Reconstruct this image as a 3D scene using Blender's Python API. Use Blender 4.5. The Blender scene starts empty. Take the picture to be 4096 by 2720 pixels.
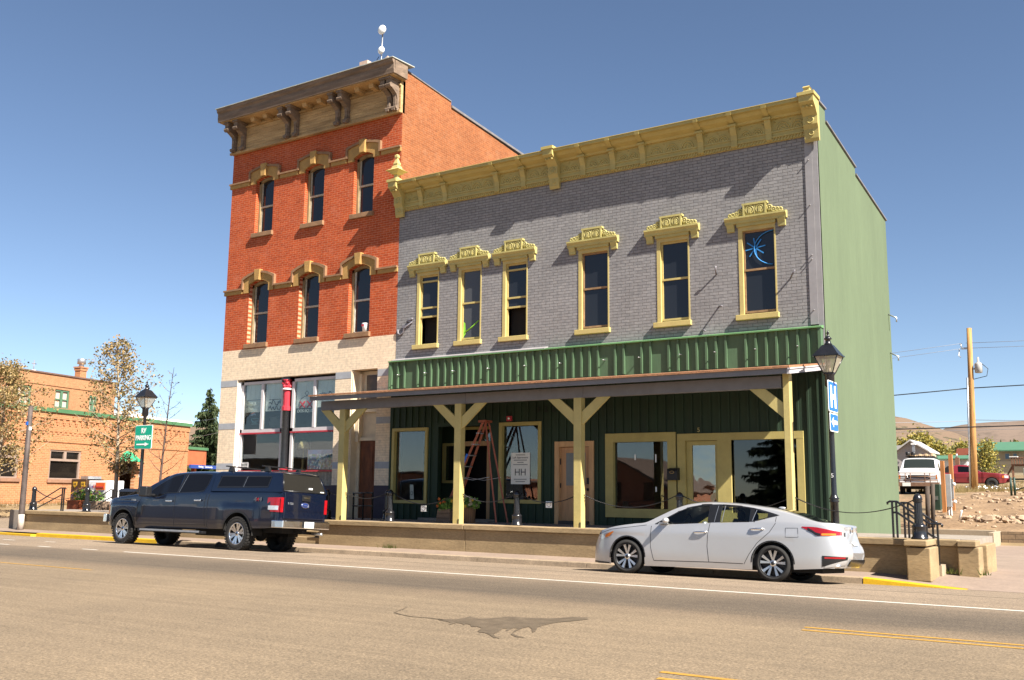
import bpy, math, random
from mathutils import Vector, Matrix
R = math.radians
scene = bpy.context.scene
col = scene.collection
# ---------------- camera ----------------
cam_d = bpy.data.cameras.new('camera'); cam = bpy.data.objects.new('camera', cam_d); col.objects.link(cam)
cam_d.sensor_width = 36.0; cam_d.lens = 3912.64/4096*36.0; cam_d.clip_start = 0.1; cam_d.clip_end = 20000
CAMZ = 1.46
def _cam():
    yaw, pitch, roll = R(33.03100491), R(8.87371694), R(0.59916003)
    f = Vector((-math.sin(yaw)*math.cos(pitch), math.cos(yaw)*math.cos(pitch), math.sin(pitch)))
    r = Vector((math.cos(yaw), math.sin(yaw), 0)); u = r.cross(f)
    c, s = math.cos(roll), math.sin(roll)
    rr = c*r + s*u; uu = -s*r + c*u
    m = Matrix((rr, uu, -f)).transposed().to_4x4(); m.translation = (0, 0, CAMZ); return m
cam.matrix_world = _cam(); scene.camera = cam
# ---------------- sky, sun, exposure ----------------
SUN = Vector((1.0, -0.275, 1.0)).normalized()       # towards the sun
w = bpy.data.worlds.new('World'); scene.world = w; w.use_nodes = True
nt = w.node_tree; bg = nt.nodes['Background']
sky = nt.nodes.new('ShaderNodeTexSky'); sky.sky_type = 'NISHITA'; sky.sun_disc = False
sky.sun_elevation = math.asin(SUN.z); sky.sun_rotation = math.atan2(SUN.x, SUN.y)
sky.altitude = 2800; sky.air_density = 1.0; sky.dust_density = 0.6; sky.ozone_density = 1.0
nt.links.new(sky.outputs[0], bg.inputs[0]); bg.inputs[1].default_value = 0.05
sun_d = bpy.data.lights.new('sun', 'SUN'); sun_d.energy = 5.0; sun_d.angle = R(0.5); sun_d.color = (1.0, 0.93, 0.83)
sun = bpy.data.objects.new('sun', sun_d); col.objects.link(sun)
sun.rotation_euler = (-SUN).to_track_quat('-Z', 'Y').to_euler(); sun.location = (20, -10, 30)
vs = scene.view_settings; vs.view_transform = 'Standard'; vs.look = 'None'; vs.gamma = 1.0; vs.exposure = 1.6
random.seed(7)

# ---------------- materials ----------------
def newmat(name):
    m = bpy.data.materials.new(name); m.use_nodes = True
    return m, m.node_tree, m.node_tree.nodes['Principled BSDF']
def N(nt, kind, **kw):
    n = nt.nodes.new(kind)
    for k, v in kw.items(): setattr(n, k, v)
    return n
def ramp(nt, src, c0, c1, p0=.3, p1=.7):
    r = N(nt, 'ShaderNodeValToRGB'); e = r.color_ramp.elements
    e[0].position, e[1].position = p0, p1
    e[0].color = (*c0, 1); e[1].color = (*c1, 1)
    nt.links.new(src, r.inputs[0]); return r.outputs[0]
def noise(nt, vec, scale, detail=4, rough=.6):
    n = N(nt, 'ShaderNodeTexNoise'); n.inputs['Scale'].default_value = scale
    n.inputs['Detail'].default_value = detail; n.inputs['Roughness'].default_value = rough
    nt.links.new(vec, n.inputs['Vector']); return n.outputs['Fac']
def mixc(nt, a, b, fac, mode='MIX'):
    m = N(nt, 'ShaderNodeMix', data_type='RGBA', blend_type=mode)
    for s, v in ((m.inputs[6], a), (m.inputs[7], b)):
        if isinstance(v, tuple): s.default_value = (*v[:3], 1)
        else: nt.links.new(v, s)
    if isinstance(fac, (int, float)): m.inputs[0].default_value = fac
    else: nt.links.new(fac, m.inputs[0])
    return m.outputs[2]
def bump(nt, bsdf, h, strength, dist=.01):
    b = N(nt, 'ShaderNodeBump'); b.inputs['Strength'].default_value = strength; b.inputs['Distance'].default_value = dist
    nt.links.new(h, b.inputs['Height']); nt.links.new(b.outputs[0], bsdf.inputs['Normal'])
def vary(c, k): return tuple(max(0, min(1, x*k)) for x in c)
_MC = {}
def M(name, c, rough=.7, var=.18, scale=4, bmp=0, metal=0, spec=.4, coat=0, fine=0, stretch=None, c2=None):
    """plain surface with uneven tone: base colour, two noises, small bump"""
    key = name
    if key in _MC: return _MC[key]
    m, nt, b = newmat(name)
    tc = N(nt, 'ShaderNodeTexCoord'); v = tc.outputs['Object']
    if stretch:
        mp = N(nt, 'ShaderNodeMapping'); mp.inputs['Scale'].default_value = stretch
        nt.links.new(v, mp.inputs[0]); v = mp.outputs[0]
    if var > 0:
        n1 = noise(nt, v, scale, 5, .65)
        cc = ramp(nt, n1, vary(c, 1-var), c2 if c2 else vary(c, 1+var), .3, .7)
        if fine:
            n2 = noise(nt, v, scale*14, 3, .7)
            cc = mixc(nt, cc, ramp(nt, n2, (1-fine,)*3, (1+0*fine,)*3, .35, .6), 1.0, 'MULTIPLY')
        nt.links.new(cc, b.inputs['Base Color'])
        if bmp: bump(nt, b, noise(nt, v, scale*6, 4), bmp)
        rr = N(nt, 'ShaderNodeMapRange'); nt.links.new(n1, rr.inputs[0])
        rr.inputs[3].default_value = max(.02, rough-.08); rr.inputs[4].default_value = min(1, rough+.08)
        nt.links.new(rr.outputs[0], b.inputs['Roughness'])
    else:
        b.inputs['Base Color'].default_value = (*c, 1); b.inputs['Roughness'].default_value = rough
    b.inputs['Metallic'].default_value = metal; b.inputs['Specular IOR Level'].default_value = spec
    if coat: b.inputs['Coat Weight'].default_value = coat; b.inputs['Coat Roughness'].default_value = .04
    _MC[key] = m; return m
def brick(name, c1, c2, mortar, axis='x', rowh=.068, blen=.215, ms=.006, bmp=.6, stain=(.6, .9), fade=None, off=.5, hsv=.25):
    m, nt, b = newmat(name)
    tc = N(nt, 'ShaderNodeTexCoord'); sp = N(nt, 'ShaderNodeSeparateXYZ'); nt.links.new(tc.outputs['Object'], sp.inputs[0])
    # courses of hand-laid brick wander a little
    wob = N(nt, 'ShaderNodeMath', operation='MULTIPLY_ADD'); wob.inputs[1].default_value = .012
    nt.links.new(noise(nt, tc.outputs['Object'], 1.1, 2), wob.inputs[0]); nt.links.new(sp.outputs['Z'], wob.inputs[2])
    cb = N(nt, 'ShaderNodeCombineXYZ')
    nt.links.new(sp.outputs['X' if axis == 'x' else 'Y'], cb.inputs[0]); nt.links.new(wob.outputs[0], cb.inputs[1])
    br = N(nt, 'ShaderNodeTexBrick'); br.offset = off
    for k, v in (('Scale', 1.0), ('Mortar Size', ms), ('Mortar Smooth', .3), ('Bias', 0.0), ('Brick Width', blen), ('Row Height', rowh)):
        br.inputs[k].default_value = v
    br.inputs['Color1'].default_value = (*c1, 1); br.inputs['Color2'].default_value = (*c2, 1); br.inputs['Mortar'].default_value = (*mortar, 1)
    nt.links.new(cb.outputs[0], br.inputs['Vector'])
    cc = br.outputs['Color']
    st = ramp(nt, noise(nt, tc.outputs['Object'], stain[0], 6, .7), (1-hsv,)*3, (1, 1, 1), .32, .62)
    cc = mixc(nt, cc, st, 1.0, 'MULTIPLY')
    sm = ramp(nt, noise(nt, tc.outputs['Object'], 9, 3), (.86, .86, .86), (1.1, 1.08, 1.05), .35, .65)
    cc = mixc(nt, cc, sm, 1.0, 'MULTIPLY')
    if fade:   # worn patches of another tone
        cc = mixc(nt, cc, fade, ramp(nt, noise(nt, tc.outputs['Object'], 2.2, 7, .75), (0, 0, 0), (.6, .6, .6), .52, .72))
    nt.links.new(cc, b.inputs['Base Color']); b.inputs['Roughness'].default_value = .85; b.inputs['Specular IOR Level'].default_value = .25
    hh = N(nt, 'ShaderNodeMath', operation='MULTIPLY_ADD')
    nt.links.new(noise(nt, tc.outputs['Object'], 30, 3), hh.inputs[0]); hh.inputs[1].default_value = .35
    inv = N(nt, 'ShaderNodeMath', operation='SUBTRACT'); inv.inputs[0].default_value = 1; nt.links.new(br.outputs['Fac'], inv.inputs[1])
    nt.links.new(inv.outputs[0], hh.inputs[2]); bump(nt, b, hh.outputs[0], bmp, .012)
    return m
def clear_glass(name, tint=(.7, .76, .74), ior=1.75, wav=0):
    m = bpy.data.materials.new(name); m.use_nodes = True; nt = m.node_tree; nt.nodes.clear()
    o = N(nt, 'ShaderNodeOutputMaterial'); mx = N(nt, 'ShaderNodeMixShader'); tr = N(nt, 'ShaderNodeBsdfTransparent'); gl = N(nt, 'ShaderNodeBsdfGlossy')
    lw = N(nt, 'ShaderNodeLayerWeight'); lw.inputs[0].default_value = .5; pw = N(nt, 'ShaderNodeMath', operation='POWER'); pw.inputs[1].default_value = 5; nt.links.new(lw.outputs['Facing'], pw.inputs[0])
    f0 = ((ior-1)/(ior+1))**2; fr = N(nt, 'ShaderNodeMath', operation='MULTIPLY_ADD'); fr.inputs[1].default_value = 1-f0; fr.inputs[2].default_value = f0; nt.links.new(pw.outputs[0], fr.inputs[0])
    tr.inputs[0].default_value = (*tint, 1); gl.inputs['Roughness'].default_value = .015; gl.inputs[0].default_value = (.95, .97, 1, 1)
    nt.links.new(fr.outputs[0], mx.inputs[0]); nt.links.new(tr.outputs[0], mx.inputs[1]); nt.links.new(gl.outputs[0], mx.inputs[2]); nt.links.new(mx.outputs[0], o.inputs[0])
    if wav:
        tc = N(nt, 'ShaderNodeTexCoord'); bm = N(nt, 'ShaderNodeBump'); bm.inputs['Strength'].default_value = wav; bm.inputs['Distance'].default_value = .02
        nt.links.new(noise(nt, tc.outputs['Object'], 1.6, 2, .4), bm.inputs['Height']); nt.links.new(bm.outputs[0], gl.inputs['Normal']); nt.links.new(bm.outputs[0], lw.inputs['Normal'])
    return m
def dark_glass(name, c=(.012, .014, .018), ior=1.5, rough=.03):
    m, nt, b = newmat(name); b.inputs['Base Color'].default_value = (*c, 1); b.inputs['Roughness'].default_value = rough; b.inputs['IOR'].default_value = ior
    tc = N(nt, 'ShaderNodeTexCoord'); bump(nt, b, noise(nt, tc.outputs['Object'], 1.4, 2, .4), .08, .02)
    return m
def emit(name, c, s):
    m, nt, b = newmat(name); b.inputs['Base Color'].default_value = (*vary(c, .3), 1); b.inputs['Emission Color'].default_value = (*c, 1); b.inputs['Emission Strength'].default_value = s; return m

# ---------------- mesh builder ----------------
class MB:
    def __init__(s): s.v = []; s.f = []; s.sm = []
    def add(s, vs, fs, smooth=False):
        o = len(s.v); s.v += [tuple(p) for p in vs]; s.f += [tuple(i+o for i in q) for q in fs]; s.sm += [smooth]*len(fs); return s
    def box(s, x0, x1, y0, y1, z0, z1):
        if x0 > x1: x0, x1 = x1, x0
        if y0 > y1: y0, y1 = y1, y0
        if z0 > z1: z0, z1 = z1, z0
        return s.add([(x0,y0,z0),(x1,y0,z0),(x1,y1,z0),(x0,y1,z0),(x0,y0,z1),(x1,y0,z1),(x1,y1,z1),(x0,y1,z1)],
              [(0,3,2,1),(4,5,6,7),(0,1,5,4),(1,2,6,5),(2,3,7,6),(3,0,4,7)])
    def prism(s, poly, a, b, ax='y', smooth=False):
        """poly: 2D outline; ax: extrusion axis. ax y -> (x,z); x -> (y,z); z -> (x,y)"""
        def P(p, t): return (p[0], t, p[1]) if ax == 'y' else ((t, p[0], p[1]) if ax == 'x' else (p[0], p[1], t))
        n = len(poly); ar = sum(poly[i][0]*poly[(i+1) % n][1]-poly[(i+1) % n][0]*poly[i][1] for i in range(n))
        if ar < 0: poly = poly[::-1]
        if a > b: a, b = b, a
        flip = (ax == 'y')
        vs = [P(p, a) for p in poly]+[P(p, b) for p in poly]
        fs = [tuple(range(n))[::-1], tuple(range(n, 2*n))] + [(i, (i+1) % n, n+(i+1) % n, n+i) for i in range(n)]
        if flip: fs = [q[::-1] for q in fs]
        return s.add(vs, fs, smooth)
    def tube(s, pts, r, n=8, cap=True, smooth=True):
        pts = [Vector(p) for p in pts]; rr = r if isinstance(r, (list, tuple)) else [r]*len(pts)
        vs = []; prev = None
        for i, p in enumerate(pts):
            d = (pts[min(i+1, len(pts)-1)]-pts[max(i-1, 0)])
            d = d.normalized() if d.length > 1e-9 else Vector((0, 0, 1))
            if prev is None:
                a = Vector((0, 0, 1)) if abs(d.z) < .9 else Vector((1, 0, 0)); u = d.cross(a).normalized()
            else:
                u = prev - d*prev.dot(d); u = u.normalized() if u.length > 1e-6 else d.orthogonal().normalized()
            prev = u; wv = d.cross(u)
            for k in range(n):
                t = 2*math.pi*k/n; vs.append(p+(u*math.cos(t)+wv*math.sin(t))*rr[i])
        fs = [(i*n+k, i*n+(k+1) % n, (i+1)*n+(k+1) % n, (i+1)*n+k) for i in range(len(pts)-1) for k in range(n)]
        s.add(vs, fs, smooth)
        if cap:
            o = len(s.v)-len(vs); s.f += [tuple(range(o, o+n))[::-1], tuple(range(o+(len(pts)-1)*n, o+len(pts)*n))]; s.sm += [False, False]
        return s
    def lathe(s, prof, cx, cy, n=16, smooth=True, sq=False, rot=0):
        """prof: (r,z) bottom->top about vertical axis at cx,cy"""
        vs = []; n = 4 if sq else n
        for r, z in prof:
            for k in range(n):
                t = 2*math.pi*k/n + (math.pi/4 if sq else 0) + rot; q = r*(math.sqrt(2) if sq else 1)
                vs.append((cx+q*math.cos(t), cy+q*math.sin(t), z))
        m = len(prof)
        fs = [(i*n+k, i*n+(k+1) % n, (i+1)*n+(k+1) % n, (i+1)*n+k) for i in range(m-1) for k in range(n)]
        s.add(vs, fs, smooth and not sq)
        o = len(s.v)-len(vs); s.f += [tuple(range(o, o+n))[::-1], tuple(range(o+(m-1)*n, o+m*n))]; s.sm += [False, False]
        return s
    def ball(s, c, r, n=10, sc=(1, 1, 1)):
        m = max(4, n//2); vs = [(c[0], c[1], c[2]-r*sc[2])]
        for i in range(1, m):
            a = -math.pi/2+math.pi*i/m
            for k in range(n):
                t = 2*math.pi*k/n; vs.append((c[0]+r*sc[0]*math.cos(a)*math.cos(t), c[1]+r*sc[1]*math.cos(a)*math.sin(t), c[2]+r*sc[2]*math.sin(a)))
        vs.append((c[0], c[1], c[2]+r*sc[2])); top = len(vs)-1
        fs = [(0, 1+(k+1) % n, 1+k) for k in range(n)]
        fs += [(1+i*n+k, 1+i*n+(k+1) % n, 1+(i+1)*n+(k+1) % n, 1+(i+1)*n+k) for i in range(m-2) for k in range(n)]
        fs += [(top, 1+(m-2)*n+k, 1+(m-2)*n+(k+1) % n) for k in range(n)]
        return s.add(vs, fs, True)
    def grid(s, fn, nu, nv, smooth=True, flip=False):
        vs = [fn(i/nu, j/nv) for i in range(nu+1) for j in range(nv+1)]
        q = nv+1; fs = [(i*q+j, (i+1)*q+j, (i+1)*q+j+1, i*q+j+1) for i in range(nu) for j in range(nv)]
        if flip: fs = [t[::-1] for t in fs]
        return s.add(vs, fs, smooth)
    def wall(s, x0, x1, z0, z1, holes, y, depth=.25):
        """front skin in an x-z plane with rectangular openings and their reveals"""
        xs = sorted({x0, x1, *[h[0] for h in holes], *[h[1] for h in holes]}); zs = sorted({z0, z1, *[h[2] for h in holes], *[h[3] for h in holes]})
        for i in range(len(xs)-1):
            for j in range(len(zs)-1):
                cx, cz = (xs[i]+xs[i+1])/2, (zs[j]+zs[j+1])/2
                if any(h[0] < cx < h[1] and h[2] < cz < h[3] for h in holes): continue
                s.add([(xs[i], y, zs[j]), (xs[i+1], y, zs[j]), (xs[i+1], y, zs[j+1]), (xs[i], y, zs[j+1])], [(0, 1, 2, 3)])
        for a, b, c, d in holes:
            s.add([(a,y,c),(b,y,c),(b,y,d),(a,y,d),(a,y+depth,c),(b,y+depth,c),(b,y+depth,d),(a,y+depth,d)], [(0,4,5,1),(1,5,6,2),(2,6,7,3),(3,7,4,0)])
        return s
    def build(s, name, mat, parent=None, local=False, bevel=0, sharp=None):
        me = bpy.data.meshes.new(name); o = bpy.data.objects.new(name, me)
        off = Vector((0, 0, 0))
        if parent is not None and not local:
            p = parent
            while p is not None: off += p.location; p = p.parent
        me.from_pydata([(a-off.x, b-off.y, c-off.z) for a, b, c in s.v], [], s.f)
        me.materials.append(mat)
        for p, q in zip(me.polygons, s.sm): p.use_smooth = q
        me.update(); col.objects.link(o)
        if parent is not None: o.parent = parent
        if bevel:
            bv = o.modifiers.new('edge', 'BEVEL'); bv.width = bevel; bv.segments = 2; bv.limit_method = 'ANGLE'; bv.angle_limit = R(50)
        return o
def tag(o, label=None, cat=None, group=None, kind=None):
    if label: o['label'] = label
    if cat: o['category'] = cat
    if group: o['group'] = group
    if kind: o['kind'] = kind
    return o
def thing(name, loc, label, cat, group=None, rz=0):
    o = bpy.data.objects.new(name, None); o.empty_display_size = .2; col.objects.link(o); o.location = loc
    o.rotation_euler = (0, 0, rz); tag(o, label, cat, group); return o
def solo(mb, name, mat, label, cat, group=None, **kw): return tag(mb.build(name, mat, **kw), label, cat, group)
def struct(mb, name, mat): return tag(mb.build(name, mat), kind='structure')
def kids(o): return list(o.children)
def copy_tree(o, parent=None):
    ch = kids(o); c = o.copy(); col.objects.link(c)
    if parent is not None: c.parent = parent
    for k in ch: copy_tree(k, c)
    return c
def text(name, body, size, loc, mat, parent=None, rot=(R(90), 0, 0), ext=.003, align='CENTER', sx=1, local=False, bold=0):
    cu = bpy.data.curves.new(name, 'FONT'); cu.body = body; cu.size = size; cu.extrude = ext; cu.align_x = align; cu.align_y = 'CENTER'; cu.offset = bold
    t = bpy.data.objects.new(name, cu); col.objects.link(t)
    bpy.context.view_layer.update()
    me = bpy.data.meshes.new_from_object(t.evaluated_get(bpy.context.evaluated_depsgraph_get()))
    bpy.data.objects.remove(t); o = bpy.data.objects.new(name, me); col.objects.link(o)
    me.materials.clear(); me.materials.append(mat)
    off = Vector((0, 0, 0))
    if parent is not None:
        o.parent = parent
        if not local:
            p = parent
            while p is not None: off += p.location; p = p.parent
    o.location = Vector(loc)-off; o.rotation_euler = rot; o.scale = (sx, 1, 1)
    return o
def interp(pts, x):
    if x <= pts[0][0]: return pts[0][1]
    for (a, b), (c, d) in zip(pts, pts[1:]):
        if x <= c: return b+(d-b)*(x-a)/(c-a) if c > a else d
    return pts[-1][1]
def smooth(pts, x):
    """Catmull-Rom through (x,y) knots"""
    n = len(pts)
    if x <= pts[0][0]: return pts[0][1]
    if x >= pts[-1][0]: return pts[-1][1]
    i = max(k for k in range(n-1) if pts[k][0] <= x); a, b = pts[i], pts[i+1]
    def sl(k):
        if k <= 0: return (pts[1][1]-pts[0][1])/(pts[1][0]-pts[0][0])
        if k >= n-1: return (pts[-1][1]-pts[-2][1])/(pts[-1][0]-pts[-2][0])
        return (pts[k+1][1]-pts[k-1][1])/(pts[k+1][0]-pts[k-1][0])
    h = b[0]-a[0]; t = (x-a[0])/h; m0, m1 = sl(i)*h, sl(i+1)*h
    return a[1]*(2*t**3-3*t*t+1)+m0*(t**3-2*t*t+t)+b[1]*(-2*t**3+3*t*t)+m1*(t**3-t*t)

# ---------------- palette ----------------
YF = 22.4          # facade plane
brick_front = brick('brick_red_painted', (.47,.088,.025), (.385,.063,.018), (.62,.30,.18), 'x', rowh=.074, blen=.235, ms=.005, fade=(.50,.16,.09), hsv=.22)
brick_side = brick('brick_orange_side', (.285,.098,.034), (.23,.075,.026), (.33,.165,.085), 'y', rowh=.074, blen=.235, ms=.006, fade=(.30,.145,.075), hsv=.2)
brick_cream = brick('brick_cream_painted', (.80,.655,.48), (.76,.61,.445), (.58,.45,.31), 'x', rowh=.074, blen=.235, ms=.004, hsv=.10)
brick_grey = brick('brick_grey_painted', (.275,.27,.275), (.24,.235,.24), (.125,.121,.12), 'x', rowh=.078, blen=.24, ms=.006, bmp=.85, hsv=.18)
stucco_green = M('stucco_green', (.098,.132,.074), .9, .09, .6, .25, fine=.07, stretch=(1, 1.6, .35))
yellow = M('trim_yellow_paint', (.405,.33,.115), .6, .10, 3, .1, fine=.08)
yellow_light = M('trim_pale_yellow', (.47,.38,.145), .6, .10, 3, .1, fine=.08)
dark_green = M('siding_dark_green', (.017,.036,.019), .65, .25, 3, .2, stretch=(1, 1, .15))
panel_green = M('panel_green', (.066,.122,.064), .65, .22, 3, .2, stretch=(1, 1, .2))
grey_trim = M('trim_grey_paint', (.165,.158,.165), .6, .12, 3)
grey_band = M('band_blue_grey', (.33,.34,.36), .7, .12, 4)
dark_base = M('base_dark_paint', (.045,.035,.05), .75, .2, 4)
cream_trim = M('trim_cream', (.62,.51,.36), .6, .12, 3)
white_trim = M('trim_greyish_white', (.52,.48,.48), .55, .1, 3)
red_paint = M('paint_red', (.42,.03,.045), .4, .1, 5)
old_wood = M('cornice_old_wood', (.46,.29,.125), .8, .35, 2.5, .35, stretch=(.4, 1, 2.5), fine=.35, c2=(.60,.40,.19))
grey_wood = M('cornice_weathered', (.19,.135,.095), .85, .4, 3, .4, stretch=(.35, 1, 3), fine=.3)
stone_sill = M('sandstone', (.26,.145,.075), .85, .2, 5, .3, fine=.2)
stone_ochre = M('ochre_stone', (.40,.235,.075), .8, .15, 5, .25, fine=.2)
frame_brown = M('window_frame_old', (.25,.18,.09), .7, .25, 5, .1)
sash_pale = M('sash_pale', (.42,.36,.27), .6, .2, 5)
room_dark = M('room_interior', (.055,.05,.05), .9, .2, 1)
glass_up = dark_glass('upper_window_glass', (.016,.018,.022))
glass_store = clear_glass('shop_glass', (.85,.88,.88), 1.75, .03)
glass_bar = clear_glass('bar_glass', (.86,.9,.88), 1.6, .03)
asphalt_metal = M('black_paint_gloss', (.012,.012,.014), .25, .2, 5, spec=.6)
galv = M('galvanised', (.45,.46,.47), .4, .15, 5, metal=.8)
concrete = M('concrete_old', (.30,.215,.115), .9, .22, 1.6, .5, fine=.22, stretch=(.5, 1, 1.6))
concrete_light = M('concrete_light', (.33,.26,.18), .9, .12, 1.5, .3, fine=.12)
natural_wood = M('wood_natural', (.52,.31,.15), .6, .2, 3, .15, stretch=(3, 3, .5))
door_wood = M('wood_door', (.46,.25,.12), .5, .18, 3, .1, stretch=(4, 4, .4))
old_door = M('wood_rusty_door', (.14,.045,.016), .7, .5, 3, .2, stretch=(2, 2, .6))
white_plain = M('white_paint', (.78,.78,.76), .5, .05, 4)
steel_white = M('white_dish', (.82,.82,.80), .4, .04, 4)
chrome = M('chrome', (.80,.80,.81), .2, .06, 6, metal=1)
rubber = M('tyre_rubber', (.018,.017,.016), .85, .3, 12, .3)
plastic_black = M('black_plastic', (.014,.014,.015), .5, .15, 8)
neon_red = M('neon_red_tube', (.45,.02,.03), .4, .05); neon_white = M('neon_white_tube', (.7,.7,.68), .4, .05); neon_dark = M('neon_dark_frame', (.02,.02,.03), .5, .1)

# ================= SETTING =================
def road_mat():
    m, nt, b = newmat('asphalt_sunbleached')
    tc = N(nt, 'ShaderNodeTexCoord'); v = tc.outputs['Object']; sp = N(nt, 'ShaderNodeSeparateXYZ'); nt.links.new(v, sp.inputs[0])
    mp = N(nt, 'ShaderNodeMapping'); mp.inputs['Scale'].default_value = (.05, .9, 1); nt.links.new(v, mp.inputs[0])
    yy = N(nt, 'ShaderNodeMath', operation='MULTIPLY_ADD'); yy.inputs[1].default_value = 1.3; nt.links.new(noise(nt, mp.outputs[0], 1.0, 4), yy.inputs[0]); nt.links.new(sp.outputs['Y'], yy.inputs[2])
    mr = N(nt, 'ShaderNodeMapRange'); mr.inputs[1].default_value = 0; mr.inputs[2].default_value = 20; nt.links.new(yy.outputs[0], mr.inputs[0])
    r = N(nt, 'ShaderNodeValToRGB'); nt.links.new(mr.outputs[0], r.inputs[0]); e = r.color_ramp.elements
    A, B_, D = (.200, .155, .103, 1), (.172, .132, .09, 1), (.112, .090, .066, 1)
    e[0].position = 0; e[0].color = A; e[1].position = 1; e[1].color = (.235, .184, .132, 1)
    for p, c in ((.45, A), (.58, A), (.625, B_), (.65, D), (.71, (.125, .100, .073, 1)), (.745, (.15, .118, .085, 1)), (.765, (.22, .172, .122, 1)), (.86, (.245, .192, .138, 1))):
        q = e.new(p); q.color = c
    cc = r.outputs[0]
    cc = mixc(nt, cc, ramp(nt, noise(nt, v, .35, 5, .65), (.86, .86, .87), (1.08, 1.07, 1.06), .35, .65), 1, 'MULTIPLY')
    cc = mixc(nt, cc, ramp(nt, noise(nt, v, 38, 3, .8), (.55, .54, .54), (1.18, 1.17, 1.16), .33, .62), 1, 'MULTIPLY')
    # aggregate: light and dark stones
    vo = N(nt, 'ShaderNodeTexVoronoi'); vo.inputs['Scale'].default_value = 55; nt.links.new(v, vo.inputs['Vector'])
    cc = mixc(nt, cc, ramp(nt, vo.outputs['Color'], (.72, .72, .73), (1.22, 1.2, 1.17), .1, .9), 1, 'MULTIPLY')
    # tyre streaks
    ms = N(nt, 'ShaderNodeMapping'); ms.inputs['Scale'].default_value = (.03, 5, 1); nt.links.new(v, ms.inputs[0])
    cc = mixc(nt, cc, ramp(nt, noise(nt, ms.outputs[0], 1, 4, .6), (.90, .90, .90), (1.06, 1.06, 1.06), .35, .65), 1, 'MULTIPLY')
    nt.links.new(cc, b.inputs['Base Color']); b.inputs['Roughness'].default_value = .9; b.inputs['Specular IOR Level'].default_value = .25
    bump(nt, b, noise(nt, v, 60, 3), .5, .008)
    return m
asphalt = road_mat()
paint_white = M('marking_white', (.56, .53, .47), .7, .12, 6, 0, fine=.25)
paint_faded = M('marking_faded', (.30, .235, .165), .8, .12, 6, 0, fine=.25)
paint_yellow = M('marking_yellow', (.40, .22, .035), .75, .15, 6, 0, fine=.3)
kerb_yellow = M('kerb_yellow_paint', (.55, .325, .008), .6, .12, 4, .2, fine=.15)
kerb_grey = M('kerb_concrete', (.29, .22, .15), .9, .22, 2, .4, fine=.25)
pave = M('pavement_concrete', (.235, .175, .135), .9, .12, 1.2, .3, fine=.15)
paver = brick('paver_blocks', (.36, .27, .20), (.32, .24, .18), (.24, .18, .13), 'x', .11, .22, .006, .2)
walk_concrete = M('walkway_concrete', (.26, .22, .18), .9, .2, 1.5, .3, fine=.2)  # the walkway's own even concrete tone
dirt = M('bare_dirt', (.25, .155, .078), .95, .25, .7, .9, fine=.4, c2=(.31, .205, .115))
scrub = M('dry_ground', (.22, .155, .08), .95, .3, .08, .5, fine=.3)
grass_m = M('roadside_grass', (.20, .17, .07), .9, .35, 4)

def zr(y): return interp([(16.8, 0), (18.8, -.112)], y)
mb = MB()                                   # carriageway with its slight fall to the gutter
ys = [-14, 4, 10, 14, 16.8, 17.6, 18.81]; xs = [-420, -60, -45, -34.6, -15, 0, 15, 60, 420]
mb.grid(lambda u, v: (xs[round(u*8)], ys[round(v*6)], zr(ys[round(v*6)])), 8, 6, smooth=False)
struct(mb, 'road', asphalt)
mb = MB(); mb.grid(lambda u, v: (-50.4+18.4*u, 18.7+60*v, -.104+.09*v), 4, 12, smooth=False); struct(mb, 'cross_street', asphalt)

def gh(x, y):
    right = interp([(19, -.12), (34.9, -.1), (36, .42), (44, 1.0), (57, 1.7), (66, 1.9), (80, 2.06), (105, 3.6), (300, 8.4), (2600, 64)], y)
    street = interp([(19, -.12), (40, -.10), (70, -.02), (105, 3.0), (300, 8.4), (2600, 64)], y)
    left = interp([(17, -.12), (24, .0), (31, .42), (60, .6), (105, 3.0), (300, 8.4), (2600, 64)], y)
    def st(a, b): t = max(0, min(1, (x-a)/(b-a))); return t*t*(3-2*t)
    t = st(-30, -12); u = st(-53, -50); lw_ = left*(1-u)+street*u
    return lw_*(1-t)+right*t
gy = [-500, -60, -14, 10, 19, 24, 28, 31, 34.9, 36, 40, 44, 50, 57, 62, 66, 72, 80, 92, 105, 150, 300, 700, 1500, 2600]
gx = [-2600, -900, -300, -120, -80, -60, -55, -53, -52, -51, -50, -45, -38, -30, -26, -22, -18, -14, -10, -6, -2, 4, 12, 30, 90, 300, 900, 2600]
mb = MB(); mb.grid(lambda u, v: (gx[round(u*(len(gx)-1))], gy[round(v*(len(gy)-1))], gh(gx[round(u*(len(gx)-1))], gy[round(v*(len(gy)-1))]) - (.25 if gy[round(v*(len(gy)-1))] < 19.5 else 0)), len(gx)-1, len(gy)-1)
struct(mb, 'ground', scrub)
# bare dirt bank of the empty lot
from mathutils import noise as mnoise
def dirt_h(x, y):
    h = interp([(35.45, .36), (37, .55), (40, .74), (46, 1.22), (52, 1.58), (57, 1.76), (64, 1.92)], y)
    h += .07*mnoise.noise(Vector((x*.9, y*.45, 0))) + .05*mnoise.noise(Vector((x*2.6, y*1.6, 3))) + .03*mnoise.noise(Vector((x*6, y*4, 5)))
    if x < -6.9: h -= .12*min(1, (-6.9-x)/2)
    return h
mb = MB(); mb.grid(lambda u, v: (-13.5+31.5*u, 35.45+28.5*v, dirt_h(-13.5+31.5*u, 35.45+28.5*v)), 150, 110); struct(mb, 'dirt_bank', dirt)
mb = MB(); mb.grid(lambda u, v: (-6.02+26*u, 21.7+13.8*v, -.012-.02*v), 12, 8); struct(mb, 'driveway', pave)
def apron_x(z): return 0
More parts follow.
